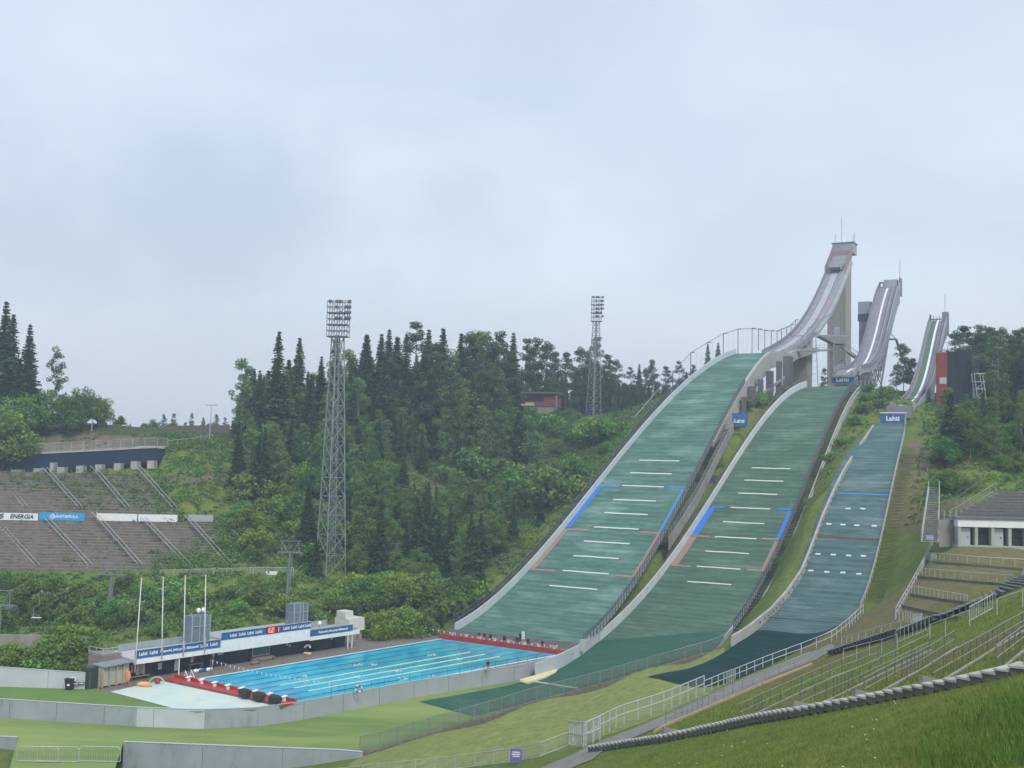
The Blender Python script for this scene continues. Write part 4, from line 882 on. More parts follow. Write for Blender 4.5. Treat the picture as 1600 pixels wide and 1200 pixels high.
for k, (u, v, lb) in enumerate(((382,1089,'the one furthest from the grey wall'), (404,1094,'the middle one'), (429,1099,'the one nearest the grey wall'))):
    p = hitz(u, v, .28); th = thing('cover_roll', 'bulky black covered box on the near red platform, '+lb, 'covered box', p, rz_n+.1*k, 'black boxes on the near platform')
    b = MB(); b.add([(-.6, -.38, 0), (.6, -.38, 0), (.6, .38, 0), (-.6, .38, 0), (-.68, -.45, .75), (.62, -.5, .68), (.66, .5, .72), (-.55, .45, .8), (-.4, -.3, .98), (.4, -.32, .9), (.42, .3, .93), (-.38, .28, 1.0)], [(3, 2, 1, 0), (0, 1, 5, 4), (1, 2, 6, 5), (2, 3, 7, 6), (3, 0, 4, 7), (4, 5, 9, 8), (5, 6, 10, 9), (6, 7, 11, 10), (7, 4, 8, 11), (8, 9, 10, 11)]); b.build('cover', blkm, th)
    b = MB(); b.box((-.62, -.1, .35), (.06, .3, .5)); b.build('white_tag', white, th)
rz_f = rz_n+math.pi
for k in range(8):
    p = W[1]+(W[2]-W[1])*((k+.5)/8)+e1*.9
    block((p[0], p[1], .55), rz_f, 'white starting block on the far red platform, '+['leftmost', 'second from the left', 'third from the left', 'fourth from the left', 'fifth from the left', 'sixth from the left', 'seventh from the left', 'rightmost'][k], 'starting blocks at the far pool end')
for k, f in enumerate((.30, .345, .40, .52, .63, .72, .84)):
    p = W[1]+(W[2]-W[1])*f+e1*1.25; th = thing('chair', 'dark chair behind the far starting blocks, '+['leftmost of the row', 'second from the left', 'third from the left', 'in the middle of the row', 'fifth from the left', 'just left of the standing person', 'alone near the right end'][k], 'chair', (p[0], p[1], .55), rz_f, 'dark chairs on the far platform')
    b = MB(); b.box((0, 0, .42), (.5, .5, .07)); b.build('seat', black, th); b = MB(); b.box((0, .24, .75), (.5, .06, .6)); b.build('backrest', black, th)
    for sx in (-1, 1):
        for sy in (-1, 1): b = MB(); b.tube((.2*sx, .2*sy, 0), (.2*sx, .2*sy, .4), .025, 5); b.build('leg', steel_d, th)
# ------------------------------------------------------------ people
skin = mat('skin', (.42, .24, .17), .6); dark_cl = mat('dark_clothing', (.015, .016, .02), .85); light_cl = mat('white_towel', (.72, .72, .72), .9); hairm = mat('dark_hair', (.03, .022, .016), .7)
def skin_body(name, joints, edges, radii, m, parent):
    me = bpy.data.meshes.new(name); me.from_pydata(joints, edges, []); o = link(bpy.data.objects.new(name, me))
    o.modifiers.new('s', 'SKIN'); sub = o.modifiers.new('b', 'SUBSURF'); sub.levels = 2; sub.render_levels = 2
    for i, r in enumerate(radii): me.skin_vertices[0].data[i].radius = (r[0], r[1]) if isinstance(r, tuple) else (r, r)
    me.skin_vertices[0].data[0].use_root = True
    bpy.context.view_layer.update(); dg = bpy.context.evaluated_depsgraph_get(); nm = bpy.data.meshes.new_from_object(o.evaluated_get(dg)); COL.objects.unlink(o); bpy.data.objects.remove(o)
    nm.name = name; nm.materials.clear()
    for x in (m if isinstance(m, (list, tuple)) else [m]): nm.materials.append(x)
    nm.polygons.foreach_set('use_smooth', np.ones(len(nm.polygons), bool)); r = link(bpy.data.objects.new(name, nm)); r.parent = parent; return r
def standing(label, loc, rz, top_m, leg_m, shorts=False, lean=0, arm=0):
    th = thing('person', label, 'person', loc, rz)
    J = [(0, 0, .95), (0, .01, 1.15), (0, 0, 1.38), (0, 0, 1.50), (0, -.02, 1.62), (0, -.02, 1.72),
         (.18, 0, 1.42), (.24, .02, 1.14), (.25, -.08-arm, .92), (.25, -.12-arm, .84), (-.18, 0, 1.42), (-.25, .02, 1.14), (-.24, -.05, .90), (-.24, -.07, .82),
         (.10, 0, .90), (.12, -.02, .50), (.12, .02, .09), (.13, -.14, .04), (-.10, 0, .90), (-.12, .04, .50), (-.14, .06, .09), (-.15, -.10, .04)]
    E_ = [(0, 1), (1, 2), (2, 3), (3, 4), (4, 5), (2, 6), (6, 7), (7, 8), (8, 9), (2, 10), (10, 11), (11, 12), (12, 13), (0, 14), (14, 15), (15, 16), (16, 17), (0, 18), (18, 19), (19, 20), (20, 21)]
    R_ = [(.16, .12), (.14, .10), (.17, .11), .055, (.085, .10), (.06, .07), .06, .042, .032, .035, .06, .042, .032, .035, .085, .058, .042, .035, .085, .058, .042, .035]
    o = skin_body('body', J, E_, R_, [skin, top_m, leg_m], th)
    for p in o.data.polygons:
        z = p.center.z; x = abs(p.center.x)
        p.material_index = 1 if (.95 < z < 1.50 and not (x > .2 and z < 1.2)) else (2 if (z <= .95 and x < .2 and (z > (.52 if shorts else .10))) else 0)
    b = MB(); b.ball((0, .015, 1.72), .105, n=10, k=6, sc=(.95, 1.05, .9)); b.build('hair', hairm, th, smooth=True)
    b = MB(); b.ball((0, -.115, 1.645), .02); b.build('nose', skin, th); return th
p = W[1]+(W[2]-W[1])*.655+e1*1.0
standing('person in black standing between the far starting blocks with a white towel', (p[0], p[1], .8), 2.6, dark_cl, dark_cl)
tw = thing('towel', 'white towel hanging beside the person in black on the far platform', 'towel', (p[0]+.45, p[1]+.2, .8)); b = MB(); b.sweep([[(-.22+.02*math.sin(k), 0, .6+k*.2), (.22, .05*math.sin(2*k), .6+k*.2), (.22, .05*math.sin(2*k)+.03, .6+k*.2), (-.22+.02*math.sin(k), .04, .6+k*.2)] for k in range(7)]); b.build('cloth', light_cl, tw)
b = MB(); b.tube((0, 0, 0), (0, 0, 1.9), .03); b.box((0, .0, 1.85), (.6, .05, .05)); b.build('stand', steel, tw)
q = hitz(761, 1053, .0); standing('person in dark clothes standing at the pool side behind the grey wall', (q[0]+.1, q[1]+.9, 0), .4, dark_cl, skin, True)
def swimmer(label, u, v, rz):
    p = hitz(u, v, -.1); th = thing('person', label, 'person', (p[0], p[1], -.12), rz, None)
    J = [(0, 0, -.12), (0, .25, -.06), (0, .5, -.02), (0, .66, .02), (0, .84, .04), (.2, .5, .0), (.32, .78, .22), (.28, 1.08, .05), (-.2, .48, -.05), (-.30, .25, -.12), (-.28, -.02, -.2), (.1, -.2, -.12), (.1, -.6, -.12), (.1, -1.0, -.1), (-.1, -.2, -.12), (-.1, -.6, -.16), (-.1, -1.0, -.14)]
    E_ = [(0, 1), (1, 2), (2, 3), (3, 4), (2, 5), (5, 6), (6, 7), (2, 8), (8, 9), (9, 10), (0, 11), (11, 12), (12, 13), (0, 14), (14, 15), (15, 16)]
    skin_body('body', J, E_, [(.15, .1), (.14, .1), (.17, .1), .06, .1, .06, .045, .035, .06, .045, .03, .08, .06, .04, .08, .06, .04], skin, th)
    b = MB(); b.ball((0, .82, .08), .115, n=10, k=6); b.build('swim_cap', white if rng.random() < .6 else hairm, th, smooth=True)
    b = MB()
    for k in range(14): a = rng.normal(0, .35, 2); b.ball((a[0], a[1]+.6, .03), rng.uniform(.04, .12), n=6, k=4, sc=(1, 1, .5))
    b.build('splash', white, th)
ang = math.atan2(e1[1], e1[0])-math.pi/2
for k, (u, v, lb) in enumerate(((555,1040,'swimmer in the upper lanes near the middle of the pool'), (588,1038,'swimmer in the upper lanes just right of the middle'), (618,1049,'swimmer between the two upper yellow ropes'), (635,1060,'swimmer between the two lower yellow ropes left of centre'), (556,1059,'swimmer with a raised arm just below the upper yellow rope'), (722,1029,'swimmer between the upper yellow ropes towards the far end'), (672,1024,'swimmer close to the uppermost yellow rope'), (680,1055,'swimmer near the grey wall side of the pool'), (470,1058,'swimmer under the line of white pennants'))):
    swimmer(lb, u, v, ang+(math.pi if k % 2 else 0))
# ------------------------------------------------------------ pennant lines
def pennants(name, label, a, c, h, n, step=None):
    a, c = np.array(a, float), np.array(c, float); th = thing(name, label, 'pennant line', a)
    b = MB(); L = c-a; P = [L*f+[0, 0, h-.35*math.sin(math.pi*f)] for f in np.linspace(0, 1, 20)]
    for i in range(19): b.tube(P[i], P[i+1], .012, 4)
    b.build('line', steel_l, th)
    for f in (0, 1): b = MB(); b.tube(L*f, L*f+[0, 0, h+.1], .035, 6); b.build('post', steel, th)
    d_ = L/np.linalg.norm(L); me = None
    for k in range(n):
        f = (k+.5)/n; q = L*f+[0, 0, h-.35*math.sin(math.pi*f)]
        if me is None:
            b = MB(); b.add([-d_*.14, d_*.14, np.array([0, 0, -.42]), -d_*.14+[.01, .01, 0], d_*.14+[.01, .01, 0], np.array([.01, .01, -.42])], [(0, 1, 2), (3, 5, 4), (0, 2, 5, 3), (1, 4, 5, 2), (0, 3, 4, 1)]); o = b.build('pennant', white, th); me = o.data
        else: o = link(bpy.data.objects.new('pennant', me)); o.parent = th
        o.location = Vector([float(x) for x in q])
pA = W[0]+(W[1]-W[0])*.10-e2*1.6; pC = W[3]+(W[2]-W[3])*.10+e2*.6
pennants('pennant_line', 'line of white pennants strung across the near end of the pool', (*pA, 0), (*pC, 0), 1.9, 26)
pA = W[1]-(W[1]-W[0])*.0-e2*2.6+e1*.2; pC = W[2]+e2*.2+e1*.2
pennants('pennant_line', 'line of white pennants along the far end of the pool', (*pA, 0), (*pC, 0), 1.4, 22)
# ------------------------------------------------------------ walls round the outrun
def wallthing(label, P, ztop, zbot, m, segs=None, t=.18, name='barrier_wall', cap=True):
    """P plan points of the top line; segs: list of (i0,i1,material)"""
    th = thing(name, label, 'barrier wall', (P[0][0], P[0][1], zbot)); o0 = np.array([P[0][0], P[0][1], zbot])
    for (i0, i1, mm) in (segs or [(0, len(P)-1, m)]):
        Q = P[i0:i1+1]; b = MB(); secs = []
        for i, p in enumerate(Q):
            a = np.array(Q[max(i-1, 0)][:2]); c = np.array(Q[min(i+1, len(Q)-1)][:2]); d_ = un(c-a); n_ = np.array([-d_[1], d_[0]])
            zt = ztop if np.isscalar(ztop) else ztop[i0+i]; zb = zbot if np.isscalar(zbot) else zbot
            x = np.array(p[:2]); secs.append([np.array([*(x-n_*.0), zb])-o0, np.array([*(x+n_*t), zb])-o0, np.array([*(x+n_*t), zt])-o0, np.array([*x, zt])-o0])
        b.sweep(secs); b.build('wall_panel', mm, th)
    for i in range(1, len(P)-1):
        if i % 3 == 0:
            a = np.array(P[i-1][:2]); c = np.array(P[i+1][:2]); d_ = un(c-a); n_ = np.array([-d_[1], d_[0]]); x = np.array(P[i][:2])-n_*.012; zt = ztop if np.isscalar(ztop) else ztop[i]
            b = MB(); b.bar(np.array([*x, zbot])-o0, np.array([*x, zt-.01])-o0, .05, .02, up=(d_[0], d_[1], 0)); b.build('panel_joint', steel_d, th)
    if cap:
        b = MB(); b.sweep([[np.array([p[0], p[1], (ztop if np.isscalar(ztop) else ztop[i])])-o0+[0, -.05, 0], np.array([p[0], p[1], (ztop if np.isscalar(ztop) else ztop[i])])-o0+[0, t+.03, 0], np.array([p[0], p[1], (ztop if np.isscalar(ztop) else ztop[i])+.05])-o0+[0, t+.03, 0], np.array([p[0], p[1], (ztop if np.isscalar(ztop) else ztop[i])+.05])-o0+[0, -.05, 0]] for i, p in enumerate(P)]); b.build('top_rim', greywall_l, th)
    return th
WP = resample([np.array([-100, WALLP[0][1]+.2, .15])]+WALLP, 2.0)
iu = [pix(p)[0] for p in WP]; i1 = min(range(len(WP)), key=lambda i: abs(iu[i]-213)); i2 = min(range(len(WP)), key=lambda i: abs(iu[i]-311)); i3 = min(range(len(WP)), key=lambda i: abs(iu[i]-404))
wallthing('long grey curved wall between the pool and the lower lawn with one pale panel', WP, .22, -2.0, greywall, [(0, i1, greywall), (i1, i2, greywall_l), (i2, i3, greywall), (i3, len(WP)-1, mat('mid_grey_board', (.36, .39, .42), .7, (.31, .34, .37), .3, 5, col3=(.28, .30, .31), scale3=1.0, lo3=.6, hi3=.8, sc33=(1, 1, .25)))])
# the wall goes on up between the two big hills
WU = [(885,1021),(905,1012),(935,992),(970,960)]
th = thing('barrier_wall', 'grey board wall climbing between the largest and the middle landing hill', 'barrier wall', WALLP[-2]); b = MB()
CB = [hitz(838,1060,-1.8), hitz(862,1050,-1.6), hitz(880,1042,-1.35), hitz(905,1026,-.75), hp(H2, 1.5, -.05), hp(H2, 3.5, -.1)]; CHH = [2.1, 2.1, 2.1, 1.75, 1.55, 1.5]
b.sweep([[p-WALLP[-2]-[0, 0, .5], p-WALLP[-2]+[-.22, .1, -.5], p-WALLP[-2]+[-.22, .1, h_], p-WALLP[-2]+[0, 0, h_]] for p, h_ in zip(CB, CHH)]); b.build('wall_panel', greywall_l, th)
# yellow mats beside it and the timber edge
b = MB(); Y0 = [hitz(u, v, -1.4) for u, v in ((812,1063),(840,1055),(862,1046),(876,1040))]; Y1 = [hitz(u, v, -1.6) for u, v in ((826,1066),(852,1058),(868,1051),(879,1044))]
th = thing('foam_mat', 'pale yellow foam padding lying along the foot of the grey wall', 'foam padding', Y0[0])
b.sweep([[a-Y0[0]-[0, 0, .2], c-Y0[0]-[0, 0, .25], c-Y0[0]+[0, 0, .05], a-Y0[0]+[0, 0, .12]] for a, c in zip(Y0, Y1)]); b.build('padding', mat('yellow_foam', (.66, .52, .22), .8, (.72, .66, .45), 1.5), th)
a, c = hitz(813, 1062, -1.8), hitz(903, 1076, -1.8); th = thing('timber_edge', 'pale timber strip laid across the green outrun mat', 'timber strip', a); b = MB(); b.bar((0, 0, .05), c-a+[0, 0, .05], .25, .12); b.build('plank', mat('pale_timber', (.55, .56, .48), .8), th)
# lower walls in front
LW = [(193,1160),(300,1164),(400,1168),(540,1173),(566,1176)]
LP = [hitz(u, v, -1.8) for u, v in LW]; ox = resample(LP, 3)
wallthing('grey painted wall along the near edge of the lower lawn, ending at the wire fence', ox, -1.75, -6.8, greywall, t=.25)
wallthing('short grey wall at the bottom left edge of the lower lawn', resample(LP2, 3), -1.75, -6.8, greywall, t=.25)
BP = [hitz(u, v, 0.02) for u, v in ((-120,1070),(0,1073),(60,1075),(140,1077))]
wallthing('grey wall with a bin in front, left of the beige shed', resample(BP, 2.5), [2.75-.25*k/ max(1, len(resample(BP, 2.5))-1)*3 for k in range(len(resample(BP, 2.5)))], 0, greywall_l, t=.2)
# bin
p = hitz(111, 1076.5, 0.02); th = thing('wheelie_bin', 'black wheeled bin with a white sticker before the grey wall', 'bin', (p[0], p[1]-.5, .03))
b = MB(); b.add([(-.28, -.3, .1), (.28, -.3, .1), (.28, .3, .1), (-.28, .3, .1), (-.38, -.4, 1.1), (.38, -.4, 1.1), (.38, .4, 1.1), (-.38, .4, 1.1)], [(3, 2, 1, 0), (4, 5, 6, 7), (0, 1, 5, 4), (1, 2, 6, 5), (2, 3, 7, 6), (3, 0, 4, 7)]); b.v = [(x*1.25, y*1.25, z*1.15) for x, y, z in b.v]; b.build('bin_body', black, th)
b = MB(); b.box((0, 0, 1.33), (1.05, 1.08, .1)); b.build('lid', black, th)
b = MB(); b.box((0, -.44, .75), (.3, .02, .4), R=np.array([[1, 0, 0], [0, 1, .12], [0, -.12, 1]])); b.build('sticker', white, th)
for sx in (-1, 1): b = MB(); b.tube((.3*sx, .35, .12), (.38*sx, .35, .12), .12, 10); b.build('wheel', black, th)
for (u, v, w_, h_, lb) in ((113,1055,.9,.5,'white sheet fixed above the bin on the grey wall'), (118,1062,.9,.2,'small dark framed sign on the grey wall, just right of the bin'), (127,1061,.8,.25,'small dark framed sign on the grey wall, near its right end')):
    p = hitz(u, 1077, 0.02); z = 30-(v-697)*p[1]/1800; th = thing('wall_sign', lb, 'sign', (p[0], p[1]-.1, z)); b = MB(); b.box((0, 0, 0), (w_, .05, h_)); b.build('plate', white if w_ == .9 and h_ == .5 else navy, th)
    if h_ < .4: b = MB(); b.box((0, -.04, 0), (w_*.75, .02, h_*.45)); b.build('white_field', white, th)
# chain link fence along the outrun
railing('wire_fence', 'long chain link fence between the outrun and the yellow green slope', FENCEP, 1.75, 2.9, (1.0, .03), .035, steel, panel=mat('fence_mesh', (.16, .20, .19), .6, alpha=.42), pr=.05, cat='fence')
b = MB(); FP = resample(FENCEP, 2.0); th = thing('fence_kerb', 'rough concrete kerb under the chain link fence', 'kerb', FP[0])
b.sweep([[p-FP[0]+[.35, -.35, -.6], p-FP[0]+[0, 0, -.6], p-FP[0]+[0, 0, .10], p-FP[0]+[.3, -.3, .03+rng.uniform(-.04, .04)]] for p in FP]); b.build('kerb_strip', mat('mossy_concrete', (.17, .16, .13), .95, (.10, .10, .07), 1.5), th)
# rail along the top of the pool wall
RP = [p+[0, .15, 0.05] for p in WP if pix(p)[0] > 500]
railing('railing', 'thin dark railing on top of the curved grey pool wall', RP, 1.0, 2.2, (1.0, .55), .022, steel_d, pr=.03, hmax=60)
lp = hitz(560, 1084, .2); th = thing('lifebuoy', 'red and white lifebuoy standing on the grey pool wall', 'lifebuoy', (lp[0], lp[1]+.1, .3)); b = MB()
for k in range(16):
    a0_, a1_ = 2*math.pi*k/16, 2*math.pi*(k+1)/16; b.tube((.42*math.cos(a0_), 0, .5+.42*math.sin(a0_)), (.42*math.cos(a1_), 0, .5+.42*math.sin(a1_)), .09, 6, m=k//2 % 2)
b.build('ring', [white, redm], th, smooth=True)
# board wall closing the foot of the largest hill
pa, pc = hp(H1, H1.smin, -1.2), hp(H1, H1.smin, float(H1.w(H1.smin))+.6); e_ = pc-pa; e_[2] = 0; th = thing('end_wall', 'grey weathered board wall below the foot of the largest hill', 'wall', (pa[0], pa[1], 0))
n_s = 9
for k in range(n_s):
    b = MB(); a, c = e_*k/n_s, e_*(k+1)/n_s*.998+e_*k/n_s*.002; o_ = -np.array([H1.a[0], H1.a[1], 0])*.12
    b.sweep([[p+o_, p+o_*2, p+o_*2+[0, 0, 1.0], p+o_+[0, 0, 1.0]] for p in (a, c)]); b.build('board_panel', [mat('weathered_board_%d' % k, [(.25, .22, .22), (.21, .20, .20), (.27, .235, .235)][k % 3], .85, (.19, .175, .175), 1.5)][0], th)
p = hp(H1, H1.smin, float(H1.w(H1.smin))+1.2); th = thing('post_box', 'pale upright concrete post at the right end of the far red platform', 'post', (p[0]-.6, p[1]-1.2, 0)); b = MB(); b.box((0, 0, .9), (.7, .4, 1.8)); b.build('block', concrete_l, th)
# ------------------------------------------------------------ service building by the pool
B0 = hitz(207, 1066, 0)[:2]; B1 = hitz(550, 1012, 0)[:2]; bx_ = un(B1-B0); by_ = np.array([-bx_[1], bx_[0]]); BL = float(np.linalg.norm(B1-B0))
def bw(x, y, z): p = B0+bx_*x+by_*y; return np.array([p[0], p[1], z])
RB = np.array([[bx_[0], by_[0], 0], [bx_[1], by_[1], 0], [0, 0, 1]]); RZB = math.atan2(bx_[1], bx_[0])
def bxp(u):  # local x of pixel column on the front line
    lo, hi = -10, BL+15
    for _ in range(40):
        m_ = (lo+hi)/2
        if pix(bw(m_, 0, 0))[0] < u: lo = m_
        else: hi = m_
    return lo
print('building length', BL)
SB = thing('service_building', 'long low service building with dark blue walls and white fascia beside the pool', 'building', bw(0, 0, 0), RZB)
def lb(x0, x1, y0, y1, z0, z1, m, name, parent=SB):
    b = MB(); b.box(((x0+x1)/2, (y0+y1)/2, (z0+z1)/2), (x1-x0, y1-y0, z1-z0)); return b.build(name, m, parent)
xm0, xm1, xr = bxp(342), bxp(481), BL
lb(0, BL, 1.6, 5.5, 0, 2.35, navy, 'wall')
lb(.0, xm0, -.2, 5.7, 2.36, 2.46, steel, 'canopy_soffit'); lb(-.1, xm0-.01, -.35, -.2, 2.25, 2.85, white, 'fascia')
b = MB(); b.add([(-.1, -.2, 2.86), (xm0, -.2, 2.86), (xm0, 5.8, 3.2), (-.1, 5.8, 3.2), (-.1, -.2, 2.47), (xm0, -.2, 2.47), (xm0, 5.8, 2.47), (-.1, 5.8, 2.47)], [(0, 1, 2, 3), (4, 7, 6, 5), (0, 4, 5, 1), (1, 5, 6, 2), (2, 6, 7, 3), (3, 7, 4, 0)]); b.build('roof', mat('pale_roof_felt', (.50, .51, .52), .8, (.42, .43, .44), .6), SB)
lb(1, xm0-2, 5.0, 5.3, 3.2, 4.0, greywall, 'parapet')
lb(xm0, xm1, -.35, 5.6, 2.2, 3.85, white, 'upper_storey'); lb(xm0+.02, xm1-.02, -.2, 5.5, 3.86, 4.1, steel_l, 'roof')
lb(xm1+.01, BL+1.2, -.35, 5.2, 2.05, 2.65, white, 'fascia'); lb(xm1+.01, BL+1, -.1, 5.0, 2.66, 2.95, mat('grey_roof', (.38, .38, .37), .85, (.3, .3, .29), .5), 'roof')
lb(xm1+2, BL-1, 4.7, 4.9, 2.96, 3.8, greywall, 'parapet')
for x in (bxp(278), bxp(542-.0), BL-.2): 
    b = MB(); b.tube((x, -.15, 0), (x, -.15, 2.25), .09, 8); b.build('column', white, SB)
# doors, windows, notices on the front
dfr = mat('door_navy', (.008, .012, .03), .5); paper = mat('paper_notice', (.65, .66, .68), .8)
for u in (232, 250, 262, 318, 330, 362, 420, 488, 497, 530):
    x = bxp(u); f = lb(x-.02, x+.95, 1.54, 1.595, .05, 2.05, dfr, 'door'); b = MB(); b.box((x+.8, 1.5, 1.0), (.12, .04, .04)); b.build('handle', steel, f)
x = bxp(404); f = lb(x, x+3.2, 1.50, 1.59, .55, 2.2, steel_l, 'window'); b = MB(); b.box((x+1.6, 1.47, 1.4), (2.9, .04, 1.3)); b.build('pane', mat('green_glass', (.05, .16, .15), .15), f)
lb(x-.3, x+3.4, .9, 1.5, .0, .45, wood, 'window_bench')
for u, z, w_, h_, mm in ((257,1.2,.55,.85,paper),(341,1.75,.45,.75,paper),(350,1.8,.65,.55,paper),(308,1.7,.55,.35,mat('yellow_sign', (.70, .40, .08), .7)),(308,1.3,.4,.4,paper),(457,1.6,.3,.4,paper),(461,1.4,.4,.3,paper),(527,1.55,.35,.4,paper),(357,1.75,.2,.4,paper)):
    x = bxp(u); lb(x, x+w_, 1.50, 1.53, z-h_/2, z+h_/2, mm, 'notice')
# banners with lettering
def banner(label, x0, x1, z0, z1, y, words, group=None):
    th = thing('banner', label, 'banner', bw(x0, y, z0), RZB, group); L = x1-x0; h = z1-z0
    b = MB(); b.box((L/2, .06, h/2), (L, .1, h)); o = b.build('board', blue, th)
    b = MB(); b.box((L/2, .0, h+.03), (L, .2, .06)); b.build('rim', steel_l, th)
    for wd, fx, sz, sh in words: text(wd, sz, white, th, frame((L*fx, -.03, h*.5), (1, 0, 0)), shear=sh, off=.028*sz, ext=.012)
    return th
banner('blue banner on the left roof reading Lahti Lahti and a slogan', bxp(208), bxp(341), 2.95, 3.98, -.25, [('Lahti', .085, .62, 0), ('Lahti', .205, .62, 0), ('Kaupunki, joka pysyy liikkeessä!', .50, .47, .3), ('Lahti', .80, .62, 0), ('Lahti', .92, .62, 0)])
banner('blue banner above the white upper storey, left of the red clock', xm0, bxp(411), 3.87, 4.85, -.42, [('Lahti', f, .58, 0) for f in (.25, .45, .64, .83)])
banner('blue banner above the white upper storey, right of the red clock', bxp(432), xm1, 3.87, 4.85, -.42, [('Lahti', f, .58, 0) for f in (.22, .46, .69, .91)])
banner('blue banner at the right end of the roof reading only a slogan', xm1+.1, BL-.3, 2.66, 3.6, -.40, [('Kaupunki, joka pysyy liikkeessä!', .52, .46, .3)])
cl = thing('digital_clock', 'black digital clock with glowing red figures between the two upper blue banners', 'clock', bw(bxp(411)+.02, -.42, 3.87), RZB); cw = bxp(432)-bxp(411)-.04
b = MB(); b.box((cw/2, .08, .49), (cw, .16, .98)); b.build('case', mat('red_clock_face', (.16, .01, .015), .5), cl)
seg = mat('red_led', (1.0, .22, .20), .5, emit=1.1)
SEG = {'0': 'abcdef', '1': 'bc', '6': 'afgecd'}
b = MB(); hh, ww = .64, .30
for ch, x in zip('1601', (.12, .33, .52, .88)):
    cx, cz_ = cw*x, .49; G_ = {'a': ((-1, 1), (1, 1)), 'b': ((1, 1), (1, 0)), 'c': ((1, 0), (1, -1)), 'd': ((-1, -1), (1, -1)), 'e': ((-1, 0), (-1, -1)), 'f': ((-1, 1), (-1, 0)), 'g': ((-1, 0), (1, 0))}
    for s_ in SEG[ch]: (xa, za), (xb, zb) = G_[s_]; b.bar((cx+xa*ww/2, -.02, cz_+za*hh/2), (cx+xb*ww/2, -.02, cz_+zb*hh/2), .07, .05)
b.build('figures', seg, cl)
sp_ = bxp(468); lb(xm1-5, xm1, -.3, -.25, 4.9, 4.94, steel, 'roof_rail')
# steel cages on the roof with loudspeakers
cage = mat('grey_perforated_sheet', (.17, .22, .26), .6, (.13, .17, .21), 1.5)
for x0, x1, z0, z1, lbl in ((bxp(313), bxp(341), 3.0, 7.1, 'tall grey steel cage on the left part of the service roof'), (bxp(473), bxp(494), 3.6, 7.2, 'tall grey steel cage on the right part of the service roof')):
    th = thing('steel_cage', lbl, 'cage', bw(x0, 2.2, z0), RZB, 'steel cages on the service building'); w_ = x1-x0; b = MB(); b.box((w_/2, 1, (z1-z0)/2), (w_, 1.9, z1-z0)); b.build('sheet_panel', cage, th)
    for f in (0, .42, .66, 1): b = MB(); b.box((w_*f, -.02, (z1-z0)/2), (.1, .1, z1-z0+.1)); b.build('upright', steel_l, th)
    b = MB(); b.box((w_*.5, -.02, (z1-z0)*.66), (w_, .08, .08)); b.build('cross_rail', steel_l, th)
def speaker(label, x, y, z):
    th = thing('horn_loudspeaker', label, 'loudspeaker', bw(x, y, z), RZB+.5, 'loudspeakers on the service building'); b = MB(); b.tube((0, 0, 0), (0, 0, .35), .04, 6); b.build('bracket', steel_d, th)
    b = MB(); b.ball((0, 0, .6), .36, n=12, k=8, sc=(1, .85, 1)); b.build('horn', white, th, smooth=True)
speaker('left one of two white round loudspeakers on top of the left steel cage', bxp(328), 3, 7.1); speaker('right one of two white round loudspeakers on top of the left steel cage', bxp(334)+.15, 3, 7.1); speaker('white round loudspeaker standing low on the right part of the service roof', bxp(501), .4, 3.65)
# flag poles
for k, (ub, vb, ut, vt) in enumerate(((206,1036,221,905),(245,1012,255,903),(279,1006,289.5,901),(312,1001,321.5,900))):
    x = bxp(ub)+(.3 if k else .05); p = bw(x, -.5, 3.9 if k else 2.7); top = at(ut, vt, p[1]+.3)
    th = thing('flag_pole', 'white bare flag pole on the service roof, '+['leftmost of the four', 'second from the left', 'third from the left', 'just before the left steel cage'][k], 'flag pole', p, 0, 'flag poles on the service building')
    b = MB(); b.tube((0, 0, -1.4), top-p, .085, 8, r2=.045); b.build('pole', white, th, smooth=True); b = MB(); b.ball(top-p+[0, 0, .05], .1); b.build('knob', white, th); b = MB(); b.box((0, 0, .1), (.28, .28, .9)); b.build('base_plate', steel_l, th)
# white annex
AX = thing('annex', 'small white annex with a box on its roof right of the service building', 'building', bw(BL+2.4, 3.2, 0), RZB)
wg = mat('off_white_render', (.66, .66, .62), .8, (.56, .56, .52), .8)
b = MB(); b.box((1.8, 2.0, 2.7), (3.4, 3.2, 2.0)); b.build('upper_wall', wg, AX); b = MB(); b.box((1.8, 2.2, .85), (3.2, 2.8, 1.7)); b.build('lower_wall', concrete, AX)
for x in (1.1, 2.3): b = MB(); b.box((x, .72, 1.05), (.06, .1, 1.6)); b.build('bar', black, AX)
b = MB(); b.box((.9, 2.2, 4.25), (1.7, 2.0, 1.1)); b.build('roof_box', wg, AX)
# service stair right of the annex with hand rails
P = [bw(BL+9.5, .4, .1), bw(BL+7.0, 4.5, 1.8), bw(BL+5.5, 8.0, 4.5)]
a, c = at(592, 1000, 189), at(531, 924, 203); th = thing('outdoor_stair', 'narrow steel stair climbing the bank right of the service building', 'stairs', a)
b = MB()
for k in range(26): f = k/25; q = (a*(1-f)+c*f)-a; b.box(q+[0, 0, .1], (1.1, .35, .06))
b.build('treads', steel, th)
for dx in (-.55, .55):
    b = MB(); b.tube(np.array([dx, 0, 1.1]), c-a+[dx, 0, 1.1], .05, 5); b.build('hand_rail', steel_l, th)
    for f in np.linspace(0, 1, 8): q = (c-a)*f+[dx, 0, 0]; b = MB(); b.tube(q, q+[0, 0, 1.1], .04, 5); b.build('post', steel_l, th)
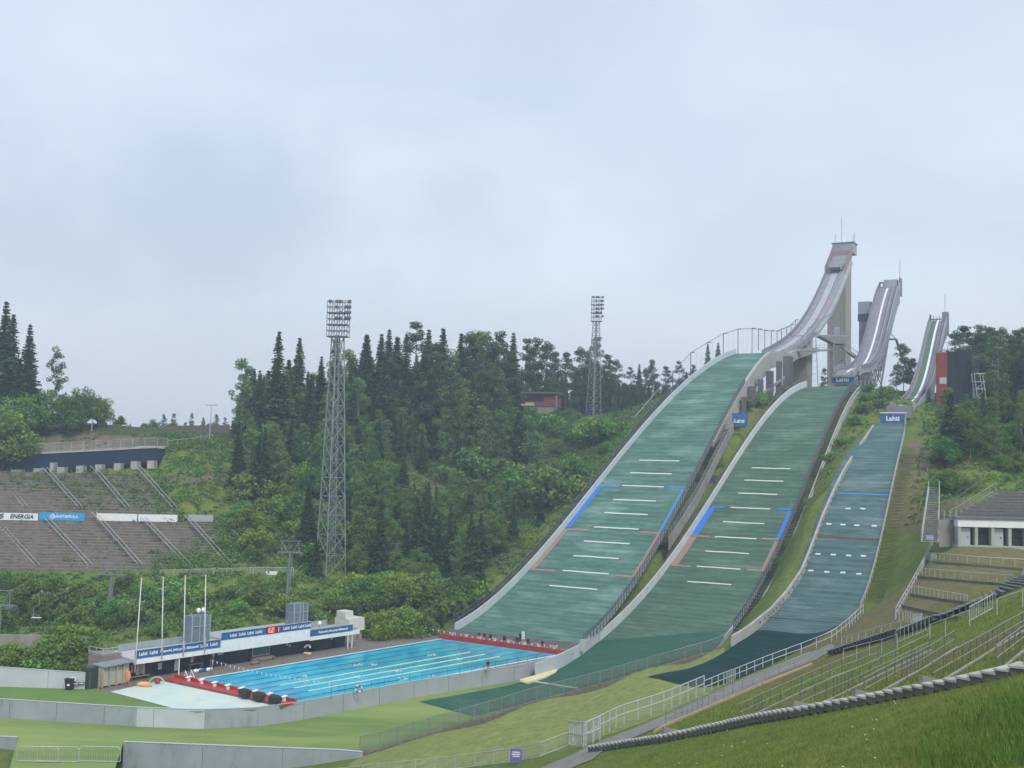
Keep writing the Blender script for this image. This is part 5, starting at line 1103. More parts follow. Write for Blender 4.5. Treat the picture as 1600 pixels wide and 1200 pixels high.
# beige shed with open bays and things along the deck
s0_, s1_ = hitz(160, 1076, 0)[:2], hitz(203, 1068, 0)[:2]; sx_ = un(s1_-s0_); SL = float(np.linalg.norm(s1_-s0_)); sh = thing('changing_shed', 'beige open shed with four panel bays left of the service building', 'shed', (*s0_, 0), math.atan2(sx_[1], sx_[0]))
beige = mat('beige_board', (.46, .44, .36), .8, (.38, .37, .30), 1.2)
for k in range(4):
    b = MB(); x = SL*k/4; b.box((x+SL/8+.02, .25, 1.35), (SL/4-.16, .06, 2.3)); b.build('panel', beige, sh); b = MB(); b.box((x, .4, 1.4), (.08, 1.0, 2.6)); b.build('divider', beige, sh)
b = MB(); b.box((SL/2, .9, 2.75), (SL+.3, 2.4, .12), R=np.array([[1, 0, 0], [0, 1, 0], [.02, .05, 1]])); b.build('roof', steel, sh); b = MB(); b.box((SL/2, 1.9, 1.4), (SL, .1, 2.7)); b.build('back_wall', navy, sh)
b = MB(); b.box((-.9, 1.4, 1.3), (1.4, 1.2, 2.6)); b.build('green_locker', mat('dark_green_locker', (.02, .045, .035), .6), sh)
def rings(name, label, cat, loc, cols, R_, rot=0):
    th = thing(name, label, cat, loc, rot)
    for k, (m_, dy) in enumerate(cols):
        b = MB()
        for i in range(12): t0_, t1_ = math.pi*i/12*1.0, math.pi*(i+1)/12; b.tube((R_*(1-k*.28)*math.cos(t0_), dy, R_*(1-k*.28)*math.sin(t0_)), (R_*(1-k*.28)*math.cos(t1_), dy, R_*(1-k*.28)*math.sin(t1_)), .07, 5)
        b.build('hoop', m_, th)
    return th
yel = mat('yellow_orange_plastic', (.72, .45, .12), .6); orange = mat('faded_orange', (.65, .20, .10), .7, (.60, .28, .18), 3); greenp = mat('pale_green_plastic', (.42, .58, .38), .6)
p = hitz(224, 1072, 0.03); th = thing('inflatable', 'yellow and orange inflatable toys heaped on the deck before the building', 'pool toys', p); b = MB(); b.ball((0, 0, .25), .75, n=10, k=6, sc=(1.2, .8, .4)); b.build('yellow_ring', yel, th, smooth=True); b = MB(); b.ball((.5, -.5, .15), .6, n=10, k=6, sc=(1.3, .6, .35)); b.build('orange_ring', orange, th, smooth=True)
rings('toy_arch', 'pale green hoop with a red ball inside at the deck edge', 'pool toy', hitz(245, 1070, 0.03), [(greenp, 0)], 1.0); p = hitz(245, 1069.5, .03); th = thing('ball', 'dull red ball inside the pale green hoop', 'ball', p+[0, .3, .02]); b = MB(); b.ball((0, 0, .42), .42, n=12, k=8); b.build('sphere', mat('dull_red_plastic', (.36, .04, .04), .5), th, smooth=True)
p = hitz(199, 1073, 0.02); th = thing('orange_buoy_stand', 'faded orange rescue board on a stand between the shed and the building', 'rescue board', p); b = MB(); b.ball((0, 0, 1.35), .75, n=10, k=8, sc=(.5, .15, .95)); b.build('board', orange, th, smooth=True); b = MB(); b.tube((-.25, 0, 0), (-.1, 0, 1.2), .05); b.tube((.25, 0, 0), (.1, 0, 1.2), .05); b.build('stand', wood, th)
p = hitz(157, 1077, 0.02); th = thing('wooden_rack', 'slim orange wooden rack at the left corner of the shed', 'rack', p); b = MB()
for dx in (-.25, .25): b.tube((dx, 0, 0), (dx*.6, .2, 2.0), .05)
for z in (.5, 1.1, 1.7): b.tube((-.2, .1, z), (.2, .1, z), .04)
b.build('frame', mat('orange_wood', (.45, .24, .12), .8), th)
def towel(label, u, z, y, w_, h_, m_):
    x = bxp(u); th = thing('towel', label, 'towel', bw(x, y, z), RZB, 'towels and robes hung on the service building'); secs = []
    for k in range(6): f = k/5; ww_ = w_*(.35+.65*min(1, f*1.8)); secs.append([(-ww_/2, .03*math.sin(5*f), -h_*f), (ww_/2, -.05*math.cos(4*f), -h_*f), (ww_/2, .05-.05*math.cos(4*f), -h_*f), (-ww_/2, .06+.03*math.sin(5*f), -h_*f)])
    b = MB(); b.sweep(secs); b.build('cloth', m_, th)
grey_t = mat('pale_robe', (.55, .53, .55), .9, (.45, .42, .42), 2); pink_t = mat('pinkish_robe', (.42, .30, .27), .9)
towel('brownish towel hung at the left end of the dark wall', 215, 1.9, 1.35, .4, 1.0, pink_t); towel('pale grey robe hung on the dark wall, left of a patterned one', 224, 2.0, 1.3, .55, 1.5, grey_t); towel('patterned beige robe hung between two pale ones', 229, 1.9, 1.3, .55, 1.3, pink_t); towel('pale robe hung at the right of the group of three', 233, 1.9, 1.3, .45, 1.4, grey_t); towel('white bathrobe hung right of the first white column', 284, 1.95, 1.3, .6, 1.6, light_cl)
def bench(label, u, y, L_, z=.45, m_=None):
    x = bxp(u); th = thing('bench', label, 'bench', bw(x, y, 0), RZB, 'benches along the service building'); b = MB(); b.box((L_/2, 0, z), (L_, .4, .07)); b.build('seat', m_ or wood, th)
    for f in (.08, .92): b = MB(); b.box((L_*f, 0, z/2), (.08, .35, z)); b.build('leg', steel_d, th)
bench('bench below the hanging robes', 208, .9, 3.0); bench('bench with blue covers beneath the yellow sign', 301, .9, 2.2, .95); bench('bench before the green window', 404, .2, 3.0); bench('low bench at the deck middle before the doors', 385, -.9, 1.6, .3)
p = bw(bxp(298), -.3, 0); th = thing('blue_cover_pile', 'crumpled blue and white covers piled before the bench', 'pile of covers', p, RZB); b = MB()
for k in range(9): b.ball((rng.uniform(0, 3.0), rng.uniform(-.3, .3), .25), rng.uniform(.25, .4), m=int(rng.random() < .3), n=7, k=5, sc=(1.2, .8, .7))
b.build('cover', [mat('blue_sheet', (.04, .14, .36), .6), white], th)
p = bw(bxp(333), .2, 0); th = thing('person', 'person in red with a white top standing at the dark wall right of the bench', 'person', p, 0)
bpy.data.objects.remove(th); standing('person in red and white standing at the dark wall right of the blue covers', p, 2.2, redm, skin, True)
p = bw(bxp(483), .4, 0); rings('ring_rack', 'white hoops above an orange life ring before the dark wall', 'life ring rack', p+[0, 0, .9], [(white, 0), (white, .1)], .45); th = thing('life_ring', 'orange and white life ring lying under the white hoops', 'life ring', p, RZB); b = MB()
for i in range(14): t0_, t1_ = 2*math.pi*i/14, 2*math.pi*(i+1)/14; b.tube((.5*math.cos(t0_), .5*math.sin(t0_), .12), (.5*math.cos(t1_), .5*math.sin(t1_), .12), .12, 6, m=(i//3) % 2)
b.build('ring', [yel, white], th)
# pool ladder rails at the near platform
p = W[0]-e1*.1; 
for k in range(2):
    q = W[0]+e1*(.2+.9*k)-e2*.35; th = thing('pool_handrail', 'steel pool handrail beside the near red platform, '+['left one', 'right one'][k], 'handrail', (*q, 0), RZB, 'pool handrails'); b = MB(); b.tube((0, .6, 0), (0, .3, 1.2), .05); b.tube((0, .3, 1.2), (0, -.5, .2), .05); b.build('tube', white, th)
# railing along the back edge of the pool
a, c = W[0]+e1*4-e2*.4, W[1]-e2*.4
railing('pool_rope_fence', 'thin dark posts with a line along the back edge of the pool', [np.array([*a, 0]), np.array([*c, 0])], 1.0, 4.2, (1.0,), .015, steel_d, pr=.03)
# steel stair and terrace left of the building
a, c = at(188, 1041, 153), at(169, 1016, 156); th = thing('outdoor_stair', 'dark green steel stair between the bushes and the shed', 'stairs', a); b = MB()
for k in range(9): f = k/8; b.box((c-a)*f, (1.5, .3, .06))
b.build('treads', mat('green_steel', (.10, .16, .16), .6), th)
for dx in (-.75, .75): b = MB(); b.tube(np.array([dx, 0, 0]), c-a+[dx, 0, 0], .06); b.tube(np.array([dx, 0, 1.0]), c-a+[dx, 0, 1.0], .04); b.build('stringer', steel, th)
p = bw(-2.6, 3.5, 0); th = thing('terrace', 'grey timber terrace block at the left end of the service building', 'terrace', p, RZB); b = MB(); b.box((1.2, .8, 1.7), (2.6, 3.5, 3.4)); b.build('block', mat('grey_timber', (.28, .26, .23), .9, (.2, .19, .17), 1.5, sc3=(.3, .3, 3)), th); b = MB()
for z in (3.6, 4.2): b.tube((-.1, -.9, z), (2.5, -.9, z), .05); b.tube((-.1, -.9, z), (-.1, 2.5, z), .05)
b.build('rail', steel_l, th)
for x, y in ((-.1, -.9), (1.2, -.9), (2.5, -.9), (-.1, .8), (-.1, 2.5)): b = MB(); b.tube((x, y, 3.3), (x, y, 4.2), .045); b.build('post', steel_l, th)
# ------------------------------------------------------------ left grandstand
stand_m = mat('weathered_stand', (.215, .19, .16), .95, (.13, .115, .095), .8, 7, col3=(.33, .30, .26), scale3=2.2, lo3=.6, hi3=.75, sc33=(.4, 1, 1), bump=.3)
weed_m = mat('leafy_weed', (.045, .095, .03), .9, (.075, .13, .04), 1.5, rnd=.15)
def tier(label, u0b, u0t, u1b, u1t, vb, Yb, vt, Yt, n, group=None):
    """terraced block; u0*/u1* left and right edges at bottom/top"""
    Pb0, Pb1 = at(u0b, vb, Yb), at(u1b, vb, Yb); Pt0, Pt1 = at(u0t, vt, Yt), at(u1t, vt, Yt)
    zb, ztp = (Pb0[2]+Pb1[2])/2, (Pt0[2]+Pt1[2])/2; yb, yt = Yb, Yt
    th = thing('grandstand_tier', label, 'grandstand', (0, Yb, zb)); b = MB(); secs = []
    for k in range(n):
        f0 = k/n; f1 = (k+1)/n; y0 = yb+(yt-yb)*f0; y1 = yb+(yt-yb)*f1; z1 = zb+(ztp-zb)*f1
        xl0, xr0 = Pb0[0]+(Pt0[0]-Pb0[0])*f0, Pb1[0]+(Pt1[0]-Pb1[0])*f0
        b.box(((xl0+xr0)/2, (y0+y1)/2-yb+.0, (z1-zb)-1.0), (xr0-xl0, (y1-y0), 2.0)); b.box(((xl0+xr0)/2, y0-yb+.16, z1-zb+.04), (xr0-xl0, .3, .12), 1)
    b.build('terraces', [stand_m, mat('stand_bench_board', (.27, .24, .20), .9, (.20, .175, .15), 1.2)], th)
    return th
tier('upper tier of the weathered terraced grandstand below the dark blue wall', -260, -330, 268, 212, 800, 227, 736, 242, 14)
tier('lower tier of the weathered terraced grandstand behind the bushes', -220, -280, 395, 332, 893, 205, 812, 223.5, 17)
wk = at(100, 806, 225.3); gp_ = thing('walkway', 'concrete walkway between the two grandstand tiers', 'walkway', wk); b = MB(); b.box((-30, 0, -.6), (95, 3.4, 1.0)); b.build('slab', stand_m, gp_)
def aisle(label, ut, vt, ub, vb, Yt, Yb):
    a, c = at(ub, vb, Yb), at(ut, vt, Yt); th = thing('stair_railing', label, 'railing', a, 0, 'railings of the grandstand stairs')
    for dx in (0, .9):
        for h in (1.0,): b = MB(); b.tube(np.array([dx, 0, h]), c-a+[dx, 0, h], .055, 5); b.build('rail', steel_l, th)
        for f in np.linspace(0, 1, 7): q = (c-a)*f+[dx, 0, 0]; b = MB(); b.tube(q-[0, 0, .6], q+[0, 0, 1.0], .04, 5); b.build('post', steel, th)
    b = MB(); n = 24
    for k in range(n): f = k/n; b.box((c-a)*f+[.45, 0, .1], (.95, .35, .22))
    b.build('steps', mat('dark_stair_concrete', (.14, .12, .10), .95), th)
nm_ = ['at the left edge of the photo', 'second from the left', 'third from the left', 'fourth from the left', 'rightmost']
for k, (ut, vt, ub, vb) in enumerate(((0,752,36,799),(66,737,121,799),(141,735,196,800),(210,733,269,800))): aisle('pale stair railing of the upper tier, '+['at the left edge of the photo', 'second from the left', 'third from the left', 'rightmost'][k], ut, vt, ub, vb, 241.5, 227.5)
for k, (ut, vt, ub, vb) in enumerate(((-10,820,54,891),(64,812,137,891),(143,808,214,889),(217,813,293,893),(287,812,358,893))): aisle('pale stair railing of the lower tier, '+nm_[k], ut, vt, ub, vb, 223, 206)
# advertising boards
def adboard(label, u0, u1, v0, v1, m_, Y=222.4, deco=None):
    a, c = at(u0, v1, Y), at(u1, v1+(u1-u0)*.02, Y); h = (v1-v0)/FPX*Y; th = thing('advertising_board', label, 'advertising board', a, math.atan2(c[1]-a[1], c[0]-a[0])); L = np.linalg.norm((c-a)[:2])
    b = MB(); b.box((L/2, 0, h/2), (L, .12, h)); o = b.build('board', m_, th)
    for f in (.1, .5, .9): b = MB(); b.box((L*f, .12, h/2-.4), (.1, .1, h+.8)); b.build('post', steel, th)
    if deco: deco(th, L, h)
    return th
def deco1(th, L, h):
    text('LAHTI', h*.85, black, th, frame((L*.30, -.09, h*.5), (1, 0, 0)), off=0, ext=.01)
    text('ENERGIA', h*.82, black, th, frame((L*.79, -.09, h*.5), (1, 0, 0)), shear=.25, off=.03, ext=.01)
    b = MB()
    for k in range(4): b.bar((L*.50+(.12 if k % 2 else -.05), -.09, h*(.2+.19*k)), (L*.555+(.12 if k % 2 else -.05), -.09, h*(.29+.19*k)), .02, h*.12)
    b.build('logo', black, th)
def deco2(th, L, h):
    text('LÄHITAPIOLA', h*.52, white, th, frame((L*.59, -.09, h*.5), (1, 0, 0)), off=.02, ext=.01)
    b = MB(); c = (L*.30, -.09, h*.5)
    for i in range(4):
        t0_, t1_ = math.pi/2*i, math.pi/2*(i+1); b.bar((c[0]+h*.34*math.cos(t0_), c[1], c[2]+h*.34*math.sin(t0_)), (c[0]+h*.34*math.cos(t1_), c[1], c[2]+h*.34*math.sin(t1_)), .03, h*.10)
    b.ball(c, h*.1, n=8, k=5); b.build('logo', white, th)
adboard('white board with black lettering at the left edge of the grandstand', -62, 59, 800, 811, white, deco=deco1)
adboard('bright blue board with white lettering between the grandstand tiers', 61, 132, 800.5, 812.5, mat('bright_blue_board', (.02, .33, .62), .6), deco=deco2)
adboard('blank white board right of the bright blue board', 151, 214, 802, 813.5, white); adboard('blank white board, second right of the bright blue board', 216, 277, 803.5, 814.5, white); adboard('blank grey board at the right end of the grandstand walkway', 294, 333, 804, 814.5, mat('grey_blank_board', (.36, .39, .41), .7))
# promenade with its blue wall
PR = [(-160,716,737.5,245),(0,711,736,246),(70,709,737,247),(150,705,731,248),(220,701,724,249),(245,700,722,250),(262,702,712,252)]
tp = [at(u, a, Y) for u, a, c, Y in PR]; bt = [at(u, c, Y) for u, a, c, Y in PR]; th = thing('promenade', 'raised promenade with a dark blue corrugated wall above the grandstand', 'promenade', tp[0])
b = MB(); b.sweep([[c-tp[0], c-tp[0]+[0, .4, 0], a-tp[0]+[0, .4, 0], a-tp[0]] for a, c in zip(tp, bt)]); b.build('corrugated_wall', mat('blue_corrugated', (.012, .03, .06), .8, (.016, .038, .075), 1, sc3=(4, 1, .05)), th)
b = MB(); b.sweep([[a-tp[0]+[0, -.25, .0], a-tp[0]+[0, 8, .0], a-tp[0]+[0, 8, .35], a-tp[0]+[0, -.25, .35]] for a in tp]); b.build('deck_slab', concrete_l, th)
for u0, u1, v0, v1 in ((17,33,734,738.5),(52,66,732,738),(77.5,83.5,723,738),(89,100,730,739),(119,130,728,735.5),(149,159,726,733),(178,188,724,731),(204,215,721,729),(230,241,720,728)):
    a, c = at(u0, v1, 244.2), at(u1, v1, 244.2); h = (v1-v0)/FPX*244; b = MB(); b.box((a+c)/2-tp[0]+[0, 1, h/2-.3], (c[0]-a[0], 2.2, h+.6)); b.build('footing', concrete_l, th)
railing('railing', 'long galvanised railing along the promenade above the grandstand', [p+[0, -.1, .35] for p in tp], 1.9, 2.6, (1.0, .06), .03, steel_l, panel=mat('pale_mesh', (.40, .42, .42), .6, alpha=.18), pr=.04)
R2_ = [at(180, 693, 258), at(262, 688, 262), at(330, 685, 268)]; R2b = [at(190, 700, 252), at(262, 700, 252), at(325, 691, 262)]
th = thing('ramp', 'pale concrete ramp leading from the promenade to the upper road', 'ramp', R2b[0]); b = MB(); b.sweep([[c-R2b[0]-[0, 0, .6], a-R2b[0]-[0, 0, .6], a-R2b[0]+[0, 0, .1], c-R2b[0]+[0, 0, .1]] for a, c in zip(R2_, R2b)]); b.build('slab', concrete_l, th)
railing('railing', 'railing of the ramp to the upper road', [at(262, 700, 252), at(300, 696, 256), at(332, 690, 263)], 1.6, 2.2, (1.0, .5), .05, steel_l)
railing('railing', 'galvanised fence at the foot of the grandstand behind the shrubs', [at(250, 907, 203), at(330, 905, 203), at(400, 903, 203.5), at(458, 903, 204)], 1.8, 2.3, (1.0, .05), .045, steel_l, panel=mat('pale_mesh_b', (.40, .42, .42), .6, alpha=.25))
th = thing('notice_board', 'small white board on the fence below the floodlight mast', 'board', at(424, 903, 203)); b = MB(); b.box((0, 0, .6), (2.0, .1, 1.1)); b.build('plate', white, th)
# lone handrail right of the stand
railing('railing', 'overgrown railing beyond the right end of the lower tier', [at(352, 828, 220), at(368, 840, 217), at(405, 882, 207)], 1.0, 2.5, (1.0,), .05, steel_l)
# ------------------------------------------------------------ floodlight masts
mast_m = mat('mast_galvanised', (.24, .265, .28), .6, (.17, .19, .20), 2); lamp_m = mat('lamp_housing', (.10, .11, .14), .5)
def mast(label, base_uv, top_uv, Y, w0, w1, head_w, head_h, nl_, rz):
    P0 = at(*base_uv, Y); P1 = at(*top_uv, Y); P0 = P0-[0, 0, .5]; th = thing('floodlight_mast', label, 'floodlight mast', P0, 0, 'floodlight masts'); H = P1[2]-P0[2]
    c, s = math.cos(rz), math.sin(rz); d0, d1 = (c, s), (-s, c); n = 13
    T = np.array([(P1-P0)[0], 0, H-head_h])
    lattice('mast', '', P0, P0+T*np.array([1, 0, 1]), w0, w1, n, mast_m, .115, parent=th, dirs=(d0, d1), loc=P0)
    # head frame
    hd = np.array([P1[0]-P0[0], 0, H-head_h]); ex = np.array([math.cos(rz-.75), math.sin(rz-.75), 0]); ey = np.array([-ex[1], ex[0], 0])
    b = MB()
    for i, fx in enumerate(np.linspace(-.5, .5, 5)):
        for fy in (-.5, .5): b.tube(hd+ex*fx*head_w+ey*fy*1.8, hd+ex*fx*head_w+ey*fy*1.8+[0, 0, head_h], .07, 4)
    lv = 6
    for k in range(lv+1):
        z = head_h*k/lv
        for fy in (-.5, .5): b.tube(hd-ex*head_w/2+ey*fy*1.8+[0, 0, z], hd+ex*head_w/2+ey*fy*1.8+[0, 0, z], .07, 4)
        for fx in (-.5, .5): b.tube(hd+ex*fx*head_w-ey*.9+[0, 0, z], hd+ex*fx*head_w+ey*.9+[0, 0, z], .07, 4)
        if k < lv:
            for i in range(4): x0, x1 = -.5+i/4, -.25+i/4; b.tube(hd+ex*x0*head_w+ey*.9+[0, 0, z], hd+ex*x1*head_w+ey*.9+[0, 0, z+head_h/lv], .04, 4)
    b.build('head_frame', mast_m, th)
    for k in (0, 2, 4): b = MB(); z = head_h*k/lv+.05; R = np.array([[ex[0], ey[0], 0], [ex[1], ey[1], 0], [0, 0, 1]]); b.box(hd+[0, 0, z], (head_w, 1.9, .10), R=R); b.build('platform', lamp_m, th)
    b = MB(); b.ball((0, 0, 0), .36, n=8, k=5, sc=(1, .6, 1)); b.box((0, .25, 0), (.3, .3, .3)); o = b.build('floodlight', lamp_m, th); me = o.data; first = o
    for k in range(nl_):
        row, cx = divmod(k, 6)
        if (cx < 2 and k) or (k*7) % 5 == 3: continue
        q = first if k == 0 else link(bpy.data.objects.new('floodlight', me)); q.parent = th
        q.location = Vector([float(x) for x in hd+ex*((cx+.8)/6-.48+.12*(cx > 3))*head_w-ey*1.1+[0, 0, head_h*(.98-.155*row)]]); q.rotation_euler = (0, 0, rz-.75)
    b = MB(); b.box(hd*.5+[.3, .2, 0], (.15, .15, 1)); 
    for z in np.arange(2, H-head_h, .8): f = z/(H-head_h); b.tube(hd*f+[-.25, 0, 0], hd*f+[.25, 0, 0], .03, 4)
    b.tube((-.25, 0, 1), hd+[-.25, 0, 0], .05, 4); b.tube((.25, 0, 1), hd+[.25, 0, 0], .05, 4); b.build('ladder', mast_m, th); return th
mast('tall grey lattice floodlight mast rising left of centre behind the pool', (516, 897), (529.5, 471), 206, 3.9, 1.6, 3.7, 6.4, 24, math.radians(38))
mast('more distant lattice floodlight mast above the pines', (927, 652), (932.5, 464), 352, 3.4, 1.4, 3.2, 7.6, 36, math.radians(38))
# ------------------------------------------------------------ lift pylons
pyl_m = mat('pylon_grey', (.19, .215, .23), .6, (.14, .16, .17), 2)
def pylon(label, base_uv, top_v, Y, sc=1.0, lean=0):
    P0 = at(*base_uv, Y)-[0, 0, 1]; H = (base_uv[1]-top_v)/FPX*Y+1; th = thing('lift_pylon', label, 'lift pylon', P0, 0, 'chairlift pylons')
    b = MB(); b.tube((0, 0, 0), (lean, 0, H-1.6*sc), (.30*sc), 10, r2=.22*sc); b.build('mast', pyl_m, th, smooth=False)
    b = MB(); b.box((lean, 0, H-1.8*sc), (4.2*sc, .22, .2*sc)); b.build('crossarm', pyl_m, th)
    b = MB()
    for sx in (-1, 1): b.tube((lean+sx*.4*sc, 0, H-1.8*sc), (lean+sx*1.4*sc, 0, H), .09*sc); b.tube((lean+sx*1.4*sc, 0, H-1.8*sc), (lean+sx*1.4*sc, 0, H+.05), .08*sc)
    b.box((lean, 0, H+.1), (3.6*sc, .18, .12*sc)); b.build('top_frame', pyl_m, th)
    for sx in (-1, 1):
        b = MB(); b.box((lean+sx*1.9*sc, 0, H-2.3*sc), (.2, 2.6*sc, .15))
        for k in range(4): b.tube((lean+sx*1.9*sc-.08, -1.0*sc+.66*k*sc, H-2.1*sc), (lean+sx*1.9*sc+.08, -1.0*sc+.66*k*sc, H-2.1*sc), .22*sc, 8)
        b.build('sheave_train', steel_d, th)
    b = MB()
    for z in np.arange(1, H-2, .5): b.tube((.45*sc, -.4, z), (.45*sc, -.05, z), .025, 4)
    b.tube((.47*sc, -.42, .5), (.47*sc+lean, -.42, H-2), .03, 4); b.build('ladder', steel_l, th); return th
pylon('grey chairlift pylon above the round green bush on the left', (166, 975), 881, 178, 1.0, .6)
pylon('grey chairlift pylon standing left of the floodlight mast', (446, 962), 848, 192, 1.0, .45)
pylon('grey chairlift pylon half hidden in the dark spruces right of the floodlight mast', (608, 905), 851, 212, 1.0)
pylon('distant chairlift pylon between the second mast and the largest hill', (960, 648), 602, 430, 1.3)
pylon('chairlift pylon cut off by the left edge of the photo', (-4, 985), 925, 165, 1.1)
th = thing('lift_chair', 'empty lift chair hanging over the bushes at the far left', 'lift chair', at(57, 965, 165)); b = MB(); b.box((0, 0, 0), (1.3, .5, .08)); b.build('seat', white, th); b = MB(); b.tube((-.6, .2, 0), (-.5, .2, 1.4), .04); b.tube((-.5, .2, 1.4), (.4, .2, 1.9), .04); b.tube((.3, .2, 1.7), (.1, .2, 3.6), .04); b.tube((-.65, -.2, .4), (.65, -.2, .4), .03); b.build('hanger', steel, th)
th = thing('retaining_wall', 'old stained concrete wall among bushes at the far left', 'wall', at(0, 1020, 160)); b = MB(); b.box((4, 0, .5), (16, .5, 4.0)); b.build('slab', concrete, th)
# posts and street lamps on the left hill
def lamp(label, u, vb, vt, Y, arm=True):
    P0 = at(u, vb, Y)-[0, 0, .5]; H = (vb-vt)/FPX*Y+.5; th = thing('street_lamp', label, 'street lamp', P0, 0, 'lamp posts on the left hill'); b = MB(); b.tube((0, 0, 0), (.02*H, 0, H), .14, 6, r2=.08); b.build('pole', steel_l, th)
    b = MB(); 
    if arm: b.box((.02*H, 0, H), (2.6, .3, .22))
    else: b.box((.02*H+.3, 0, H), (.9, .25, .15))
    b.build('lamp_head', steel_l, th)
lamp('double headed lamp post beside the upper road', 327, 690, 633, 263); lamp('thin lamp post at the bank left of the promenade', 142, 692, 637, 262, False); lamp('thin lamp post before the dark round trees on the left', 90, 672, 617, 272, False)
lamp('short pale post right of the round trees', 172, 678, 655, 275, False)
lamp('lamp post at the edge of the distant pines', 918, 646, 600, 480, False)
# brown house among the trees
p = at(842, 629, 331); H_ = thing('house', 'small brown red house with a long window half hidden among the trees on the ridge', 'house', (p[0], p[1], p[2]-4), -.25); 
b = MB(); b.box((0, 0, 4.6), (11.5, 7, 3.6)); b.build('wall', mat('brown_red_board', (.22, .085, .06), .8, (.17, .07, .05), .8), H_); b = MB(); b.box((0, -.3, 6.6), (12.6, 8.2, .5)); b.build('roof', mat('brown_roof', (.15, .12, .11), .8), H_)
b = MB(); b.box((-.8, -3.6, 4.9), (6, .15, 1.2)); b.build('window', glass, H_); b = MB(); b.box((-2.5, -4.2, 3.3), (4.0, 1.2, .9)); b.build('balcony', mat('yellow_board', (.50, .45, .30), .8), H_); b = MB(); b.box((5.9, -3.7, 3.0), (.3, .3, 6)); b.build('corner_post', steel, H_); b = MB(); b.box((0, 0, 1.4), (11, 6.5, 3.0)); b.build('basement', concrete, H_)
# distant long brown fence
th = thing('board_fence', 'long brown board fence before the distant pines on the left', 'fence', at(262, 680, 330)); b = MB(); q = at(358, 679, 330)-at(262, 680, 330); b.bar((0, 0, .9), q+[0, 0, .9], .2, 3.6); b.build('boards', mat('brown_board', (.13, .10, .09), .85), th)
# ------------------------------------------------------------ trees: meshes of many small leaf faces
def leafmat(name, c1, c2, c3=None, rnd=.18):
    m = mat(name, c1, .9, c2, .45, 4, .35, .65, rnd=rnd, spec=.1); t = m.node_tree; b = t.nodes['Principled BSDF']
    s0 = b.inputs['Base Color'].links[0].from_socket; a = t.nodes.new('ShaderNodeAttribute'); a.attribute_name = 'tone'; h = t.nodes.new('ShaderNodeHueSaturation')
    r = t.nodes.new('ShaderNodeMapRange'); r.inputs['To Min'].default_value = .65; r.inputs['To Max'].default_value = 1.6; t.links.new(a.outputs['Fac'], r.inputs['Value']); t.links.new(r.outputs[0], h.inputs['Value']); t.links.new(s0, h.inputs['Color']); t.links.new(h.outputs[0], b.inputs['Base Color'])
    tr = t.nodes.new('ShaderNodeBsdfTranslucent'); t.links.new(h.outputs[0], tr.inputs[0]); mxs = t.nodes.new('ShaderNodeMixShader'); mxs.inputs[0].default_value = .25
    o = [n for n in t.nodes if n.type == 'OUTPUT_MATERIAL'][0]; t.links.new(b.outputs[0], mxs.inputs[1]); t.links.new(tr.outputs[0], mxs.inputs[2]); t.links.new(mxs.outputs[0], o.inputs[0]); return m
lm_spruce = leafmat('spruce_needles', (.050, .098, .044), (.075, .128, .055))
lm_pine = leafmat('pine_needles', (.068, .118, .056), (.098, .148, .068))
lm_birch = leafmat('birch_leaves', (.115, .195, .060), (.155, .24, .078))
lm_broad = leafmat('broad_leaves', (.098, .18, .042), (.14, .23, .056))
lm_bright = leafmat('bright_leaves', (.13, .235, .035), (.18, .29, .05))
bark = mat('bark', (.10, .075, .055), .95, (.06, .045, .035), 3, sc3=(1, 1, .3)); bark_p = mat('pine_bark', (.20, .115, .07), .95, (.11, .08, .06), 1.5); bark_b = mat('birch_bark', (.42, .41, .38), .9, (.12, .11, .10), 3, lo=.52, hi=.6, sc3=(.5, .5, 2))
def cards(name, C, S, m, parent, flat=.0, tone=None, asp=1.0, outward=None):
    n = len(C); C = np.asarray(C); S = np.asarray(S).reshape(n, 1)
    nr = rng.normal(size=(n, 3)); nr[:, 2] = np.abs(nr[:, 2])+flat
    if outward is not None: nr += outward*1.2
    nr /= np.linalg.norm(nr, axis=1)[:, None]
    a = np.cross(nr, rng.normal(size=(n, 3))); a /= np.linalg.norm(a, axis=1)[:, None]; b_ = np.cross(nr, a)
    sh = rng.uniform(.7, 1.3, (n, 4, 1)); V_ = np.stack([C+a*S*sh[:, 0]*asp, C+b_*S*sh[:, 1]/asp*.8, C-a*S*sh[:, 2]*asp, C-b_*S*sh[:, 3]/asp*.8], 1).reshape(-1, 3)
    me = bpy.data.meshes.new(name); me.vertices.add(4*n); me.vertices.foreach_set('co', V_.astype(np.float32).ravel()); me.loops.add(4*n); me.loops.foreach_set('vertex_index', np.arange(4*n, dtype=np.int32))
    me.polygons.add(n); me.polygons.foreach_set('loop_start', np.arange(0, 4*n, 4, dtype=np.int32)); me.polygons.foreach_set('loop_total', np.full(n, 4, np.int32))
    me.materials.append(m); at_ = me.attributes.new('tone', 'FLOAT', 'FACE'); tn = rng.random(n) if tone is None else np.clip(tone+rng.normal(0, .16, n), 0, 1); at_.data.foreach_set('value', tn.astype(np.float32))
    me.update(calc_edges=True); o = link(bpy.data.objects.new(name, me)); o.parent = parent; return o
def trunk(parent, H, r, m, bend=.01, limbs=()):
    b = MB(); P = [np.array([bend*H*math.sin(3*f), bend*H*math.cos(4*f)-bend*H, -1+(H+1)*f]) for f in np.linspace(0, 1, 7)]
    for i in range(6): b.tube(P[i], P[i+1], r*(1-.92*i/6), 6, r2=r*(1-.92*(i+1)/6))
    for a, c, rr in limbs: b.tube(a, c, rr, 4, r2=rr*.4)
    return b.build('trunk', m, parent)
PROTO = {}
def mk(kind, i, cat):
    th = thing(kind, 'x', cat, (0, -200, -300)); PROTO.setdefault(kind, []).append(th); return th
